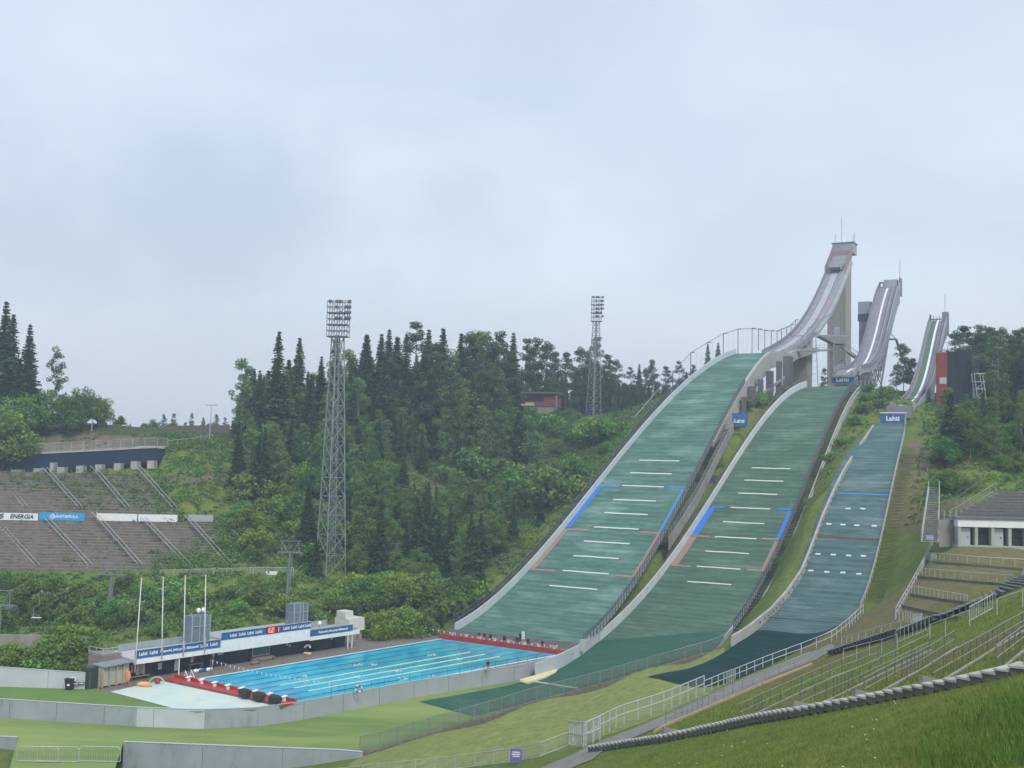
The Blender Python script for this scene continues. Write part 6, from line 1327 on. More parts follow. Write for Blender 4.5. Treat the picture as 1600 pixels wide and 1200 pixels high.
def spruce(i, H=22, R=3.1, dens_=1.0):
    th = mk('spruce', i, 'spruce tree'); C = []; S = []; T = []
    z = .06*H
    while z < H*.985:
        f = z/H; r = R*1.22*(1-f)**.92*rng.uniform(.72, 1.18)+.10; nb = int(6+5*(1-f)); ph = rng.uniform(0, 6.28)
        for k in range(nb):
            if rng.random() > dens_: continue
            a = ph+6.28*k/nb+rng.normal(0, .15); rl = r*rng.uniform(.6, 1.15); nn = max(3, int(rl*5.2)); q = np.linspace(.12, 1, nn)
            dz = -rl*.42*q**1.1+.22*rl*np.clip(q-.75, 0, 1)
            w_ = .22*rl*np.sin(q*2.6)
            for s_ in (-1, 0, 1):
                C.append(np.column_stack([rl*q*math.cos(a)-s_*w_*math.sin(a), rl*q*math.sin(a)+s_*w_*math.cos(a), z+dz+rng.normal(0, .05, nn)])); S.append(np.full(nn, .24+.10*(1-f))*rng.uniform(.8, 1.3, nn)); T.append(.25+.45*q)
        z += H*.0195*rng.uniform(.8, 1.25)
    cards('crown', np.concatenate(C), np.concatenate(S), lm_spruce, th, .9, np.concatenate(T), 1.3); trunk(th, H, .24, bark, .003); th['H'] = H; return th
def blobs(cs, rs, n, sz, flat=.55):
    C = []; S = []; T = []; O = []
    for c, r in zip(cs, rs):
        k = int(n*r**2); d = rng.normal(size=(k, 3)); d /= np.linalg.norm(d, axis=1)[:, None]; rr = r*rng.uniform(.55, 1.05, k)[:, None]
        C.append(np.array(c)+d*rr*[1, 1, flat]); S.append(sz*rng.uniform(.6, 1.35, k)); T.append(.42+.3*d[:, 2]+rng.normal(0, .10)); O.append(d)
    return np.concatenate(C), np.concatenate(S), np.concatenate(T), np.concatenate(O)
def pine(i, H=21):
    th = mk('pine', i, 'pine tree'); cs = []; rs = []; lim = []; bot = rng.uniform(.25, .42)
    for k in range(52):
        f = rng.uniform(bot, 1.0); wd = 2.7*min(1, (1.05-f)*2.9)**.8; a = rng.uniform(0, 6.28); q = wd*rng.uniform(.25, 1)
        c = (q*math.cos(a), q*math.sin(a), H*f); cs.append(c); rs.append(rng.uniform(.75, 1.35)*(1.2-.45*f)); lim.append(((0, 0, H*f-.25*q-.3), c, .07))
    cs.append((0, 0, H*.985)); rs.append(.8)
    C, S, T, O = blobs(cs, rs, 105, .17, .8); cards('crown', C, S, lm_pine, th, .3, T, 1.2); trunk(th, H*.97, .22, bark_p, .008, lim); th['H'] = H
def birch(i, H=17, R=2.3, m=None, kind='birch', cat='birch tree', tb=None, low=.2):
    th = mk(kind, i, cat); cs = []; rs = []; lim = []
    for k in range(46):
        f = rng.uniform(low, .98)**.9; e = math.sin(math.pi*min(.97, (1.03-f)/(1-low)*.78+.06))**.75; a = rng.uniform(0, 6.28); q = R*e*rng.uniform(.15, 1.0)
        c = (q*math.cos(a), q*math.sin(a), H*f); cs.append(c); rs.append(rng.uniform(.55, 1.05)*(.75+.25*R/2.3)); lim.append(((0, 0, H*f-.6*q-.3), c, .045))
    C, S, T, O = blobs(cs, rs, 125, .165, .9); cards('crown', C, S, m or lm_birch, th, .2, T, 1.0); trunk(th, H*.95, .13, tb or bark_b, .012, lim); th['H'] = H
def broad(i, H=10, R=3.6, m=None, kind='broadleaf_tree', cat='broadleaf tree', low=.55):
    th = mk(kind, i, cat); cs = []; rs = []; lim = []
    for k in range(74):
        d = rng.normal(size=3); d /= np.linalg.norm(d); d[2] = abs(d[2])*1.45-low; q = rng.uniform(.45, 1.0)
        c = np.array([d[0]*R*q, d[1]*R*q, H*.46+d[2]*H*.46*q]); cs.append(c); rs.append(rng.uniform(.75, 1.35)); lim.append(((0, 0, max(.2, c[2]*.45)), c*.95, .06))
    C, S, T, O = blobs(cs, rs, 78, .165, .85); cards('crown', C, S, m or lm_broad, th, .2, T, 1.0); trunk(th, H*.75, .2, bark, .02, lim); th['H'] = H
def bush(i, R=1.6, m=None, kind='bush'):
    th = mk(kind, i, 'bush'); cs = []; rs = []; lim = []
    for k in range(24):
        a = rng.uniform(0, 6.28); q = R*rng.uniform(0, .85); c = np.array([q*math.cos(a), q*math.sin(a), rng.uniform(.2, 1.0)*R*1.05*(1-.5*(q/R)**2)]); cs.append(c); rs.append(rng.uniform(.3, .55)*R*.75); lim.append(((0, 0, -.2), c, .025))
    C, S, T, O = blobs(cs, rs, 190, .105, .9); cards('crown', C, S, m or lm_broad, th, .2, T, 1.0); b = MB()
    for a, c, r_ in lim: b.tube(a, c, r_, 4)
    b.build('stems', bark, th); th['H'] = R*1.3
for i, (H, R) in enumerate(((22, 2.9), (24, 3.4), (17, 2.7), (20, 2.5), (12, 2.3))): spruce(i, H, R, (1, .93, 1, .85, 1)[i])
for i in range(4): pine(i, 20+i)
for i, (H, R) in enumerate(((17, 2.2), (15, 2.6), (12, 1.9), (19, 2.4))): birch(i, H, R)
for i, (H, R) in enumerate(((10, 3.6), (8, 3.4), (12, 3.9))): broad(i, H, R)
for i in range(2): broad(i, 7.5, 3.4, lm_bright, 'bright_broadleaf_tree', 'broadleaf tree', .85)
for i in range(3): bush(i, 1.7, [lm_broad, lm_birch, lm_bright][i])
for L_ in PROTO.values():
    for p_ in L_: freeze(p_)
USED = set(); NTREE = 0
def plant(kind, x, y, H, label, group=None, var=None, wide=1.0, z=None):
    global NTREE
    L_ = PROTO[kind]; p_ = L_[int(rng.integers(len(L_))) if var is None else var % len(L_)]; s_ = H/p_['H']; g_ = gz(x, y) if z is None else z
    o = dup(p_, (x, y, g_-.15), rng.uniform(0, 6.28), (s_*wide, s_*wide, s_), label, group)
    if 'H' in o: del o['H']
    NTREE += 1; return o
def pt(kind, u, vtop, Y, label, group=None, var=None, wide=1.0, hmax=40, hmin=1.0, tone=0):
    """plant on the ground in the column of pixel u at distance Y so the top reaches vtop"""
    x = at(u, 650, Y)[0]; g_ = gz(x, Y); ztop = at(u, vtop, Y)[2]; H = max(hmin, min(hmax, ztop-g_+.15)); return plant(kind, x, Y, H, label, group, var, wide, g_)
side = lambda u: 'left' if u < 500 else 'middle'
# --- skyline trees picked out one by one
LMK = [('spruce',2,470,258,0,'tall dark spruce cut by the left edge of the photo'),('spruce',14,490,262,1,'tall thin spruce, second from the left edge'),('spruce',41,506,258,0,'tall dark spruce right of the two at the left edge'),
('spruce',27,560,255,2,'shorter dark spruce between the tall spruces at the far left'),
('birch',86,541,268,3,'airy pale birch rising above the round trees on the left'),('broadleaf_tree',62,598,258,0,'round dark green tree below the spruces on the left'),('broadleaf_tree',30,605,254,1,'round tree at the left below the tall spruces'),('broadleaf_tree',128,597,262,2,'widest round tree at the right end of the left group'),('broadleaf_tree',104,606,258,0,'round green tree left of the widest one'),('broadleaf_tree',8,622,246,1,'pale green bushy tree at the left edge above the promenade'),('broadleaf_tree',152,612,268,1,'dark round tree right of the widest one, before the gap of sky'),
('broadleaf_tree',160,652,285,1,'low tree just left of the open sky gap'),('broadleaf_tree',182,655,290,0,'low green tree standing apart at the left of the sky gap'),('spruce',204,662,330,4,'tiny distant spruce in the middle of the sky gap'),
('broadleaf_tree',240,652,345,2,'distant round tree at the left end of the brown board fence'),('pine',256,648,350,0,'distant pine behind the brown board fence, leftmost'),('pine',272,646,350,1,'distant pine behind the brown board fence, second'),('pine',300,646,352,2,'flat topped distant pine standing free behind the brown fence'),('pine',318,652,350,3,'distant pine behind the brown fence left of the lamp post'),('pine',338,648,350,0,'distant pine just right of the double headed lamp post'),('pine',352,652,345,1,'distant pine at the right end of the brown fence'),
('birch',377,562,262,0,'slender pale tree at the left end of the middle forest'),('spruce',395,575,270,3,'thin spruce right behind the slender pale tree'),('spruce',404,578,262,0,'dark spruce left of the tallest sharp spruce'),('spruce',432,517,260,1,'sharp tall spruce standing highest at the left of the forest'),('spruce',465,526,268,3,'sparse tall spruce right of the sharpest one'),('spruce',449,560,272,2,'spruce in the dip between the two tall left spruces'),
('spruce',500,556,275,0,'spruce left of the floodlight mast'),('spruce',522,522,272,1,'broad dark spruce directly behind the floodlight mast'),('birch',545,548,285,0,'light green crown just right of the floodlight mast'),('spruce',570,520,290,2,'spruce with a free standing dark tip right of the mast'),('spruce',554,562,292,0,'low spruce between the mast and the free standing tip'),
('spruce',593,520,290,3,'thin half bare spruce on the skyline'),('spruce',605,514,292,0,'slim spruce in the middle of the skyline'),('spruce',618,524,296,2,'dark spruce right of the slim middle one'),('spruce',632,521,290,1,'spruce left of the highest pine'),('pine',647,507,292,2,'highest pine of the middle forest'),('spruce',667,514,296,0,'dark spruce right of the highest pine'),('spruce',690,511,290,3,'spruce with a wide top right of the highest pine'),('pine',680,540,280,0,'pine below the wide topped one'),
('birch',706,545,284,3,'light crown between the pines on the skyline'),('spruce',718,520,296,0,'spruce in the middle right of the skyline'),('pine',732,519,300,1,'pine between a spruce and a leafy crown on the ridge'),('birch',745,519,305,2,'rounded leafy crown at the middle of the ridge'),('birch',760,521,296,0,'pale green birch top between two pines'),('pine',782,518,304,3,'twin topped pine, left one'),('spruce',800,519,306,0,'spruce forming the right half of the twin tops'),('pine',772,535,292,1,'lower pine in front of the twin topped ones'),
('pine',822,532,335,2,'dark pine left of the broad one above the brown house'),('pine',836,528,335,3,'broad dark pine above the brown red house'),('pine',853,534,338,1,'dark pine right of the broad one above the house'),('pine',866,552,345,0,'lower pine sloping down to the right above the house'),('pine',884,553,370,0,'greyish pine left of the second mast'),('pine',905,543,375,1,'tall pine just left of the second mast'),('pine',931,529,420,2,'pine with layered branches around the second mast'),('pine',918,548,390,3,'pine between the tall one and the second mast'),('pine',948,556,400,0,'pine right of the second mast'),('pine',962,562,405,1,'second pine right of the second mast'),('pine',984,575,420,2,'low pine in the dip right of the second mast'),('spruce',998,568,420,0,'pointed spruce between the low pines on the right ridge'),('pine',1018,562,415,3,'rounded pine left of the net posts'),('pine',1008,575,410,1,'low pine before the rounded one near the net posts'),('pine',1040,574,400,0,'pine behind the lowest net posts'),('pine',1060,566,395,2,'pine behind the second net post'),('spruce',1105,538,360,1,'dark spruce seen through the net wires, left one'),('spruce',1121,535,362,0,'dark spruce seen through the net wires, right one'),('pine',1082,570,370,3,'pine seen below the curved cable'),('spruce',1072,580,362,2,'low spruce behind the left edge of the largest hill')]
for k, u, vt, Y, var, lbl in LMK: pt(k, u, vt, Y, lbl, None, var, wide={'pine': 1.15, 'spruce': 1.1}.get(k, 1))
# --- forest filling, grouped by place
sky_u = [360,375,404,432,448,465,490,522,545,570,590,605,647,690,745,800,838,866,884,905,931,962,984,1018,1040]; sky_v = [600,575,588,545,580,550,575,545,560,548,552,545,530,535,540,542,552,575,575,566,558,580,592,585,592]
def fill(n, ulo, uhi, Ylo, Yhi, kinds, hlo, hhi, lbls, group, vmin=None, mind=2.4, tries=40, vbase=None):
    pts = []; made = []
    for _ in range(n*tries):
        if len(pts) >= n: break
        u = rng.uniform(ulo, uhi); Y = rng.uniform(Ylo, Yhi); x = at(u, 650, Y)[0]
        if any((x-a)**2+(Y-b_)**2 < mind**2 for a, b_ in pts): continue
        s_, l_ = sl(H1, np.array([x, Y]));
        if -10 < s_ < H1.smax+30 and -5 < l_ < float(H1.w(s_))+3: continue
        s_, l_ = sl(H2, np.array([x, Y]));
        if -10 < s_ < H2.smax+15 and -4 < l_ < float(H2.w(s_))+5: continue
        if inpoly(np.array([[x, Y]]), deck_poly)[0] or inpoly(np.array([[x, Y]]), lawn_poly)[0]: continue
        if 919 < u < 942 and 310 < Y < 360: continue
        g_ = gz(x, Y); vb = pix((x, Y, g_))[1]
        if vbase and not (vbase[0] < vb < vbase[1]): continue
        kd = kinds[int(rng.integers(len(kinds)))]; H = rng.uniform(hlo, hhi)*(.55 if kd in ('broadleaf_tree', 'bright_broadleaf_tree') else (.8 if kd == 'birch' else 1))
        vt = pix((x, Y, g_+H))[1]; lim = np.interp(u, sky_u, sky_v) if vmin is None else vmin
        if 804 < u < 886 and Y < 334: lim = max(lim, 630)
        if vt < lim+4: H = H*(vb-lim-4-rng.uniform(0, 12))/(vb-vt)
        if H < 1.5: continue
        made.append((plant(kd, x, Y, H, lbls[kd], group+' ('+kd.replace('_', ' ')+')', None, rng.uniform(.9, 1.25), g_), kd, Y, H, u)); pts.append((x, Y))
    if made:
        Ys = np.array([m_[2] for m_ in made]); q1, q2 = np.quantile(Ys, [.33, .67]); hm = {}
        for o, kd, Y, H, u in made: hm.setdefault(kd, []).append(H)
        for o, kd, Y, H, u in made:
            k_ = min(ANCH, key=lambda a: abs(a[0]-u))[1]; row = 'front row' if Y < q1 else ('middle row' if Y < q2 else 'back row'); sz_ = 'tall' if H > np.median(hm[kd]) else 'short'
            o['label'] = sz_+' '+lbls[kd]+', '+row+', level with '+k_
    return len(pts)
ANCH = [(15, 'the left edge'), (96, 'the bright blue board'), (170, 'the left pylon'), (215, 'the leftmost flag pole'), (255, 'the second flag pole'), (289, 'the third flag pole'), (320, 'the rightmost flag pole'), (377, 'the slender pale tree'), (422, 'the red clock'), (448, 'the clock pylon'), (485, 'the right cage'), (520, 'the tall mast'), (565, 'the white annex'), (608, 'the hidden pylon'), (647, 'the highest pine'), (695, 'the pool end'), (745, 'the largest hill foot'), (790, 'the twin tops'), (842, 'the brown house'), (890, 'the red edge strip'), (931, 'the second mast'), (960, 'the far pylon'), (993, 'the first net post'), (1030, 'the second net post'), (1060, 'the third net post'), (1480, 'the red wall'), (1505, 'the dark lift building'), (1530, 'the scaffold'), (1570, 'the stand doors'), (1610, 'the right edge')]
def LB(where): return {'spruce': 'dark spruce '+where, 'pine': 'dark pine '+where, 'birch': 'light birch '+where, 'broadleaf_tree': 'leafy tree '+where, 'bright_broadleaf_tree': 'bright tree '+where, 'bush': 'green bush '+where}
fill(38, 380, 560, 264, 300, ['spruce', 'spruce', 'spruce', 'birch'], 15, 24, LB('in the left forest'), 'trees of the forest behind the mast')
fill(95, 560, 835, 276, 330, ['spruce', 'spruce', 'birch', 'birch', 'birch', 'pine'], 14, 24, LB('in the ridge forest'), 'trees of the ridge forest')
fill(66, 805, 1080, 362, 430, ['pine', 'spruce', 'spruce'], 14, 20, LB('in the farthest forest'), 'trees behind the second mast')
fill(50, 370, 640, 232, 268, ['birch', 'birch', 'broadleaf_tree', 'spruce'], 9, 15, LB('on the middle slope'), 'trees on the slope around the mast', 640)
fill(26, 570, 800, 268, 292, ['birch', 'birch', 'birch', 'spruce'], 8, 15, LB('below the ridge forest'), 'trees on the lower edge of the ridge forest', 600)
fill(70, 540, 790, 206, 244, ['spruce', 'broadleaf_tree', 'broadleaf_tree', 'birch'], 8, 14, LB('at the slope foot'), 'trees at the foot of the slope', 745, 2.2)
fill(64, 700, 985, 240, 335, ['bush', 'broadleaf_tree', 'birch'], 4, 9, LB('beside the largest hill'), 'trees on the green slope', 640, 2.5)
fill(14, 760, 900, 228, 262, ['broadleaf_tree', 'spruce', 'birch'], 7, 12, LB('touching the largest hill'), 'trees along the largest hill', 745, 2.5)
fill(14, 800, 990, 305, 345, ['broadleaf_tree', 'birch', 'bush'], 5, 8, LB('on the open ridge'), 'small trees below the brown house', 628, 2.5)
fill(44, 215, 372, 334, 372, ['pine', 'broadleaf_tree', 'pine'], 7, 11, LB('behind the board fence'), 'distant trees behind the brown fence', 652, 2.5)
fill(12, -20, 190, 272, 300, ['broadleaf_tree', 'birch'], 12, 16, LB('on the left hill'), 'trees behind the round trees on the left', 640, 3)
fill(30, 560, 760, 190, 208, ['bush', 'broadleaf_tree', 'bush'], 2.5, 6, LB('behind the pool'), 'bushes on the bank behind the pool', 880, 2)
# wood at the foot, picked trees
for k, u, vt, Y, var, lbl in [('bright_broadleaf_tree',628,882,196,0,'large bright green tree right behind the service building'),('bright_broadleaf_tree',596,905,197,1,'bright bush like tree left of the large bright one'),('bright_broadleaf_tree',655,905,199,0,'bright green tree at the right of the large one behind the pool'),('bright_broadleaf_tree',603,938,188.5,0,'bright bush like tree at the deck corner right of the annex'),('bright_broadleaf_tree',640,932,191,1,'bright bush like tree close behind the back pool edge'),('broadleaf_tree',672,944,193,0,'green bush like tree at the far left pool corner'),('broadleaf_tree',698,955,196,2,'green tree touching the foot of the largest hill'),('broadleaf_tree',735,890,207,1,'leafy tree close to the foot of the largest hill'),('broadleaf_tree',690,910,203,0,'leafy tree behind the far end of the pool'),('broadleaf_tree',580,752,224,2,'full light green tree immediately right of the tall mast, upper one'),('bright_broadleaf_tree',566,790,216,0,'light green tree immediately right of the tall mast, lower one'),('broadleaf_tree',600,770,222,2,'round green tree, second to the right of the tall mast'),('birch',440,690,240,1,'tall thin stemmed birch left of the tall mast, nearer one'),('birch',412,702,238,0,'tall thin stemmed birch left of the tall mast, farther one'),('spruce',486,760,210,2,'dark spruce just left of the legs of the tall mast'),('spruce',500,842,204,4,'small bright edged spruce at the left foot of the tall mast'),('spruce',690,800,212,1,'large dark spruce in the wood halfway to the largest hill'),('spruce',640,815,210,0,'large dark spruce behind the bright tree'),('spruce',740,800,214,0,'large dark spruce next to the largest hill'),('spruce',715,812,216,1,'dark spruce left of the one next to the largest hill'),('birch',772,800,222,1,'leafy birch at the left edge of the largest hill'),('birch',615,615,286,3,'pointed light green birch inside the ridge forest'),('birch',660,600,284,1,'tall light green birch in the middle of the ridge forest'),('birch',645,645,280,0,'lower light birch before the tall one in the ridge forest'),('birch',785,605,292,2,'light green birch at the right end of the ridge forest')]: pt(k, u, vt, Y, lbl, None, var, 1.1)
# left foreground shrubs
for k, u, vt, Y, var, lbl in [('bright_broadleaf_tree',128,951,160,0,'big round bright green tree left of the beige shed'),('bright_broadleaf_tree',100,985,157,1,'smaller bright tree left of the big round one'),('bright_broadleaf_tree',36,985,156,0,'bright green tree over the old concrete wall'),('broadleaf_tree',55,890,184,1,'dark leafy tree below the grandstand, left of the chairlift pylon'),('broadleaf_tree',20,882,186,2,'dark leafy tree at the left edge below the grandstand'),('broadleaf_tree',100,889,186,0,'dark leafy tree just left of the chairlift pylon'),('broadleaf_tree',140,900,184,1,'dark leafy tree behind the chairlift pylon'),('broadleaf_tree',205,887,187,2,'dark leafy tree behind the leftmost flag pole'),('broadleaf_tree',236,905,186,1,'dark leafy tree left of the second flag pole'),('broadleaf_tree',75,925,178,0,'leafy tree in the dark hollow on the left'),('broadleaf_tree',190,930,176,1,'leafy tree between the pylon and the leftmost flag pole'),('broadleaf_tree',0,920,176,1,'leafy tree at the left edge below the pylon arm'),('broadleaf_tree',412,905,190,0,'leafy tree left of the pylon behind the clock'),('broadleaf_tree',400,925,188,1,'small leafy tree behind the clock banner'),('bush',160,1010,158,1,'green bush at the dark steel stair'),('bush',70,1020,155,2,'low bright bush behind the grey wall, left of the bin'),('bush',30,1030,154,0,'low green bush behind the grey wall at the left')]: pt(k, u, vt, Y, lbl, None, var, 1.15, hmin=1.6)
fill(48, 0, 600, 172, 200, ['bush', 'broadleaf_tree', 'bush'], 2.4, 5, LB('behind the service building'), 'bushes on the bank behind the building', 900, 2.2)
fill(46, 372, 500, 206, 250, ['bush', 'broadleaf_tree', 'bush'], 2.5, 6, LB('right of the grandstand'), 'bushes right of the grandstand', 700, 2.5)
# between the hills and to the right
def between(h, s, lat, kind, H, lbl, var=None): p = hp(h, s, lat); return plant(kind, p[0], p[1], H, lbl, None, var, 1.2)
for i, (s, l, H) in enumerate(((62, -4, 2.6), (70, -5, 3.0), (78, -5.5, 3.4), (86, -6, 3.8), (93, -6, 4.2), (44, -3, 2.2), (34, -3, 2.0), (100, -7.5, 4.5), (106, -6, 3.5))): between(H2, s, l, ['bush', 'broadleaf_tree'][i % 2], H, 'shrub between the two larger hills, number %s up the slope' % ['one', 'two', 'three', 'four', 'five', 'lowest but one', 'lowest', 'highest but one', 'highest'][i] if False else ['shrub','leafy shrub'][i % 2]+' in the gully between the two larger hills, '+['below the pier feet', 'at the blue sign', 'under the outer piers', 'beside the piers', 'near the top piers', 'low beside the steel stair', 'lowest of them', 'left of the middle hill top', 'highest of them'][i])
for i, (s, l, H) in enumerate(((60, 7, 2), (72, 7, 2.3), (84, 8, 2.6), (92, 9, 3), (100, 9, 3.2), (110, 8, 3), (104, 13, 3.4), (48, 5, 1.8), (36, 4.5, 1.5), (28, 4.2, 1.4), (112, 13, 3.2), (96, 14, 2.6))):
    between(H2, s, float(H2.w(s))+l*.62, 'bush', H, 'low bush on the grass strip right of the middle hill, '+['halfway up', 'above halfway', 'two thirds up', 'three quarters up', 'near the top', 'at the top rail', 'below the small tower, left', 'below halfway', 'low at the white wall', 'lowest beside the parapet', 'below the small tower, right', 'beside the wooden steps'][i])
pt('birch', 1412, 538, 330, 'airy birch between the middle and the small inrun towers', None, 0, 1.5); pt('birch', 1400, 575, 325, 'lower birch at the foot of the rear tower leg', None, 1, 1.5); pt('birch', 1425, 560, 322, 'birch just left of the small inrun', None, 2, 1.4)
pt('pine', 1288, 575, 340, 'small pine behind the take off of the middle hill', None, 1, 1.0); pt('broadleaf_tree', 1222, 595, 300, 'leafy tree between the concrete piers', None, 0, .9); pt('broadleaf_tree', 1232, 585, 312, 'taller leafy tree beside the first pylon', None, 2, .8)
fill(60, 1532, 1680, 262, 330, ['pine', 'spruce', 'birch'], 20, 30, LB('in the right forest'), 'trees of the right forest', 514, 2.6)
for u, vt, lbl in ((1494,517,'leftmost pine top of the right forest'),(1508,512,'second pine top of the right forest'),(1530,508,'highest pine top of the right forest'),(1548,514,'pine top right of the highest in the right forest'),(1566,512,'pine top left of the dip in the right forest'),(1590,518,'pine top at the right edge of the photo'),(1603,515,'pine cut by the right edge of the photo')): pt('pine', u, vt, 298, lbl, None, None, 1.4)
fill(40, 1476, 1680, 198, 250, ['broadleaf_tree', 'birch', 'spruce', 'birch'], 9, 14, LB('above the right stand'), 'trees above the right stand', 600, 2.6)
for k, u, vt, Y, var, lbl in [('bright_broadleaf_tree',1482,722,192,0,'bright leafy tree left above the right stand'),('birch',1500,652,205,1,'slender birch above the right stand, left one'),('birch',1528,640,206,0,'slender birch above the right stand, right one'),('broadleaf_tree',1560,712,198,2,'dark round tree above the right stand'),('spruce',1488,625,236,0,'dark spruce below the red lift building'),('spruce',1512,640,240,2,'dark spruce below the dark lift building'),('spruce',1470,665,232,4,'small spruce right of the small take off'),('broadleaf_tree',1590,700,196,0,'dark round tree at the right edge above the stand'),('broadleaf_tree',1512,742,188,1,'leafy tree directly behind the white stand building')]: pt(k, u, vt, Y, lbl, None, var, 1.1)
for L_ in PROTO.values():       # the sources themselves are not part of the place
    for p_ in L_:
        for c_h in list(p_.children): bpy.data.objects.remove(c_h)
        bpy.data.objects.remove(p_)
# --- undergrowth: low leafy cover on the slopes
def cover(name, label, regions, m, size=.16, hgt=.9):
    C = []; S = []
    for (u0, u1, Y0, Y1, n, hh) in regions:
        Y = rng.uniform(Y0, Y1, n); u = rng.uniform(u0, u1, n); x = (u-800)/FPX*Y; P = np.column_stack([x, Y])
        nz_ = np.sin(x*.9+1.3*np.sin(Y*.35))*np.cos(Y*.8+np.sin(x*.5)*1.7)+rng.normal(0, .35, n); k_ = nz_ > -.15; P = P[k_]
        for h in (H1, H2, H3):
            s_, l_ = sl(h, P); P = P[~((s_ > -25) & (s_ < h.smax+3) & (l_ > -2) & (l_ < h.w(s_)+3.2))]
        P = P[~inpoly(P, deck_poly)]; P = P[~inpoly(P, lawn_poly)]; g_ = gzv(P); r_ = rng.uniform(.3, 1.0, len(P))*hh
        for j in range(9):
            o_ = rng.normal(0, .45, (len(P), 3))*r_[:, None]; C.append(np.column_stack([P[:, 0]+o_[:, 0], P[:, 1]+o_[:, 1], g_+np.abs(o_[:, 2])*.9+.1])); S.append(size*rng.uniform(.6, 1.3, len(P)))
    o = cards(name, np.concatenate(C), np.concatenate(S), m, None, .3); prop(o, label, 'ground cover', None, 'stuff'); return o
cover('undergrowth', 'dense green undergrowth and saplings covering the banks and slopes', [(-60, 600, 170, 204, 9000, 1.0), (250, 620, 205, 262, 9000, 1.1), (560, 1000, 200, 275, 9000, 1.1), (700, 1100, 275, 345, 8000, 1.4), (-60, 420, 246, 275, 700, .6), (560, 760, 262, 300, 1500, 1.0), (1100, 1250, 225, 300, 900, .8), (1290, 1480, 185, 290, 2600, .8), (1450, 1700, 185, 265, 3500, 1.0)], lm_broad, .20)
C = []; S = []
for (ua, ub, Y0, Y1, v0, v1, n) in ((95, 262, 228, 241.5, 800, 736, 620), (-20, 90, 234, 241.5, 771, 736, 120), (60, 130, 229, 236, 795, 765, 60), (338, 396, 205.5, 222, 893, 812, 330), (240, 330, 206, 212, 888, 862, 60), (0, 330, 206, 222, 890, 814, 70)):
    for _ in range(n):
        f = rng.random(); Y = Y0+(Y1-Y0)*f; v = v0+(v1-v0)*f; u = rng.uniform(ua, ub)-(55 if Y0 > 226 else 60)*f*0; p = at(u, v, Y)
        if ua == 95 and rng.random() > .35+.65*abs(math.sin(u*.06+Y*.9)): continue
        k = 9; C.append(p+[0, -.5, .3]+rng.normal(0, .28, (k, 3))*[1.5, .5, .8]); S.append(rng.uniform(.10, .24, k))
o = cards('weeds', np.concatenate(C), np.concatenate(S), lm_broad, None, .3); prop(o, 'green weeds growing through the terraces of the grandstand', 'ground cover', None, 'stuff')
print('trees', NTREE)
# ------------------------------------------------------------ right hand bank: path, steps, railings
def G(pts, t0=25, st=14):
    Q = []
    for (a, b_), (c, d) in zip(pts[:-1], pts[1:]):
        n = max(1, int(math.hypot(c-a, d-b_)/st))
        for k in range(n): Q.append((a+(c-a)*k/n, b_+(d-b_)*k/n))
    Q.append(pts[-1]); return [hitg(u, v, t0) for u, v in Q]
pu_ = [(800,1216),(850,1199),(900,1178),(930,1163),(980,1143),(1040,1118),(1100,1090),(1150,1068),(1200,1046),(1262,1022),(1300,1006)]
pl_ = [(835,1226),(880,1207),(925,1188),(950,1168),(1005,1148),(1062,1124),(1120,1098),(1165,1078),(1215,1055),(1275,1032),(1310,1014)]
drape('path', [hitg(*q) for q in pu_], [hitg(*q) for q in pl_], mat('worn_path', (.19, .18, .165), .9, (.26, .25, .23), .9, 7), .07, k=6)
white_m = mat('white_railing_paint', (.52, .55, .56), .5, (.36, .38, .39), 5)
wiref = mat('pale_wire_mesh', (.42, .46, .46), .6, alpha=.16)
railing('path_fence', 'tall white tube fence with wire mesh along the lower path', G([(912,1168),(940,1150),(970,1134),(1037,1112),(1100,1084)]), 1.75, 1.9, (1.0, .56), .05, white_m, panel=wiref, cat='fence')
railing('railing', 'white railing continuing the path fence beside the dark outrun mat', G([(1100,1084),(1150,1062),(1200,1041),(1260,1019),(1300,1003),(1324,984),(1349,960)]), 1.25, 1.9, (1.0, .5), .045, white_m)
g0 = G([(889,1163),(912,1168),(937,1157)]); railing('gate', 'white tube gate at the lower end of the path', g0, 1.9, 1.1, (1.0, .5), .06, white_m, panel=wiref, cat='gate')
railing('railing', 'low mesh railing curving away left of the white gate', G([(500,1222),(600,1212),(700,1203),(795,1192),(840,1184),(887,1166)], 60), 1.15, 2.6, (1.0, .05), .04, steel_l, panel=wiref)
q = hitg(806, 1194, 60); th = thing('purple_sign', 'small purple sign with white lettering on the mesh railing at the bottom', 'sign', q+[0, -.12, .15]); b = MB(); b.box((0, 0, .55), (.95, .05, 1.1)); b.build('plate', mat('purple_board', (.16, .13, .42), .6), th)
for z, w_ in ((.85, .6), (.68, .7), (.52, .55)): b = MB(); b.box((0, -.035, z), (w_, .01, .08)); b.build('white_line', white, th)
railing('railing', 'railing along the upper edge of the path above a timber kerb', G([(1040,1135),(1080,1118),(1118,1101),(1160,1083),(1200,1065),(1267,1038)]), 1.2, 1.9, (1.0, .5), .035, steel, group=None)
kb = resample(G([(1022,1146),(1040,1136),(1080,1119),(1118,1102),(1160,1084),(1200,1066),(1268,1039)]), 2.0); th = thing('timber_kerb', 'pale timber kerb board along the path', 'kerb', kb[0]); b = MB()
for i in range(len(kb)-1): b.bar(kb[i]-kb[0]+[0, -.1, .12], kb[i+1]-kb[0]+[0, -.1, .12], .12, .28)
b.build('board', mat('fresh_timber', (.48, .38, .24), .8, (.38, .31, .2), 2), th)
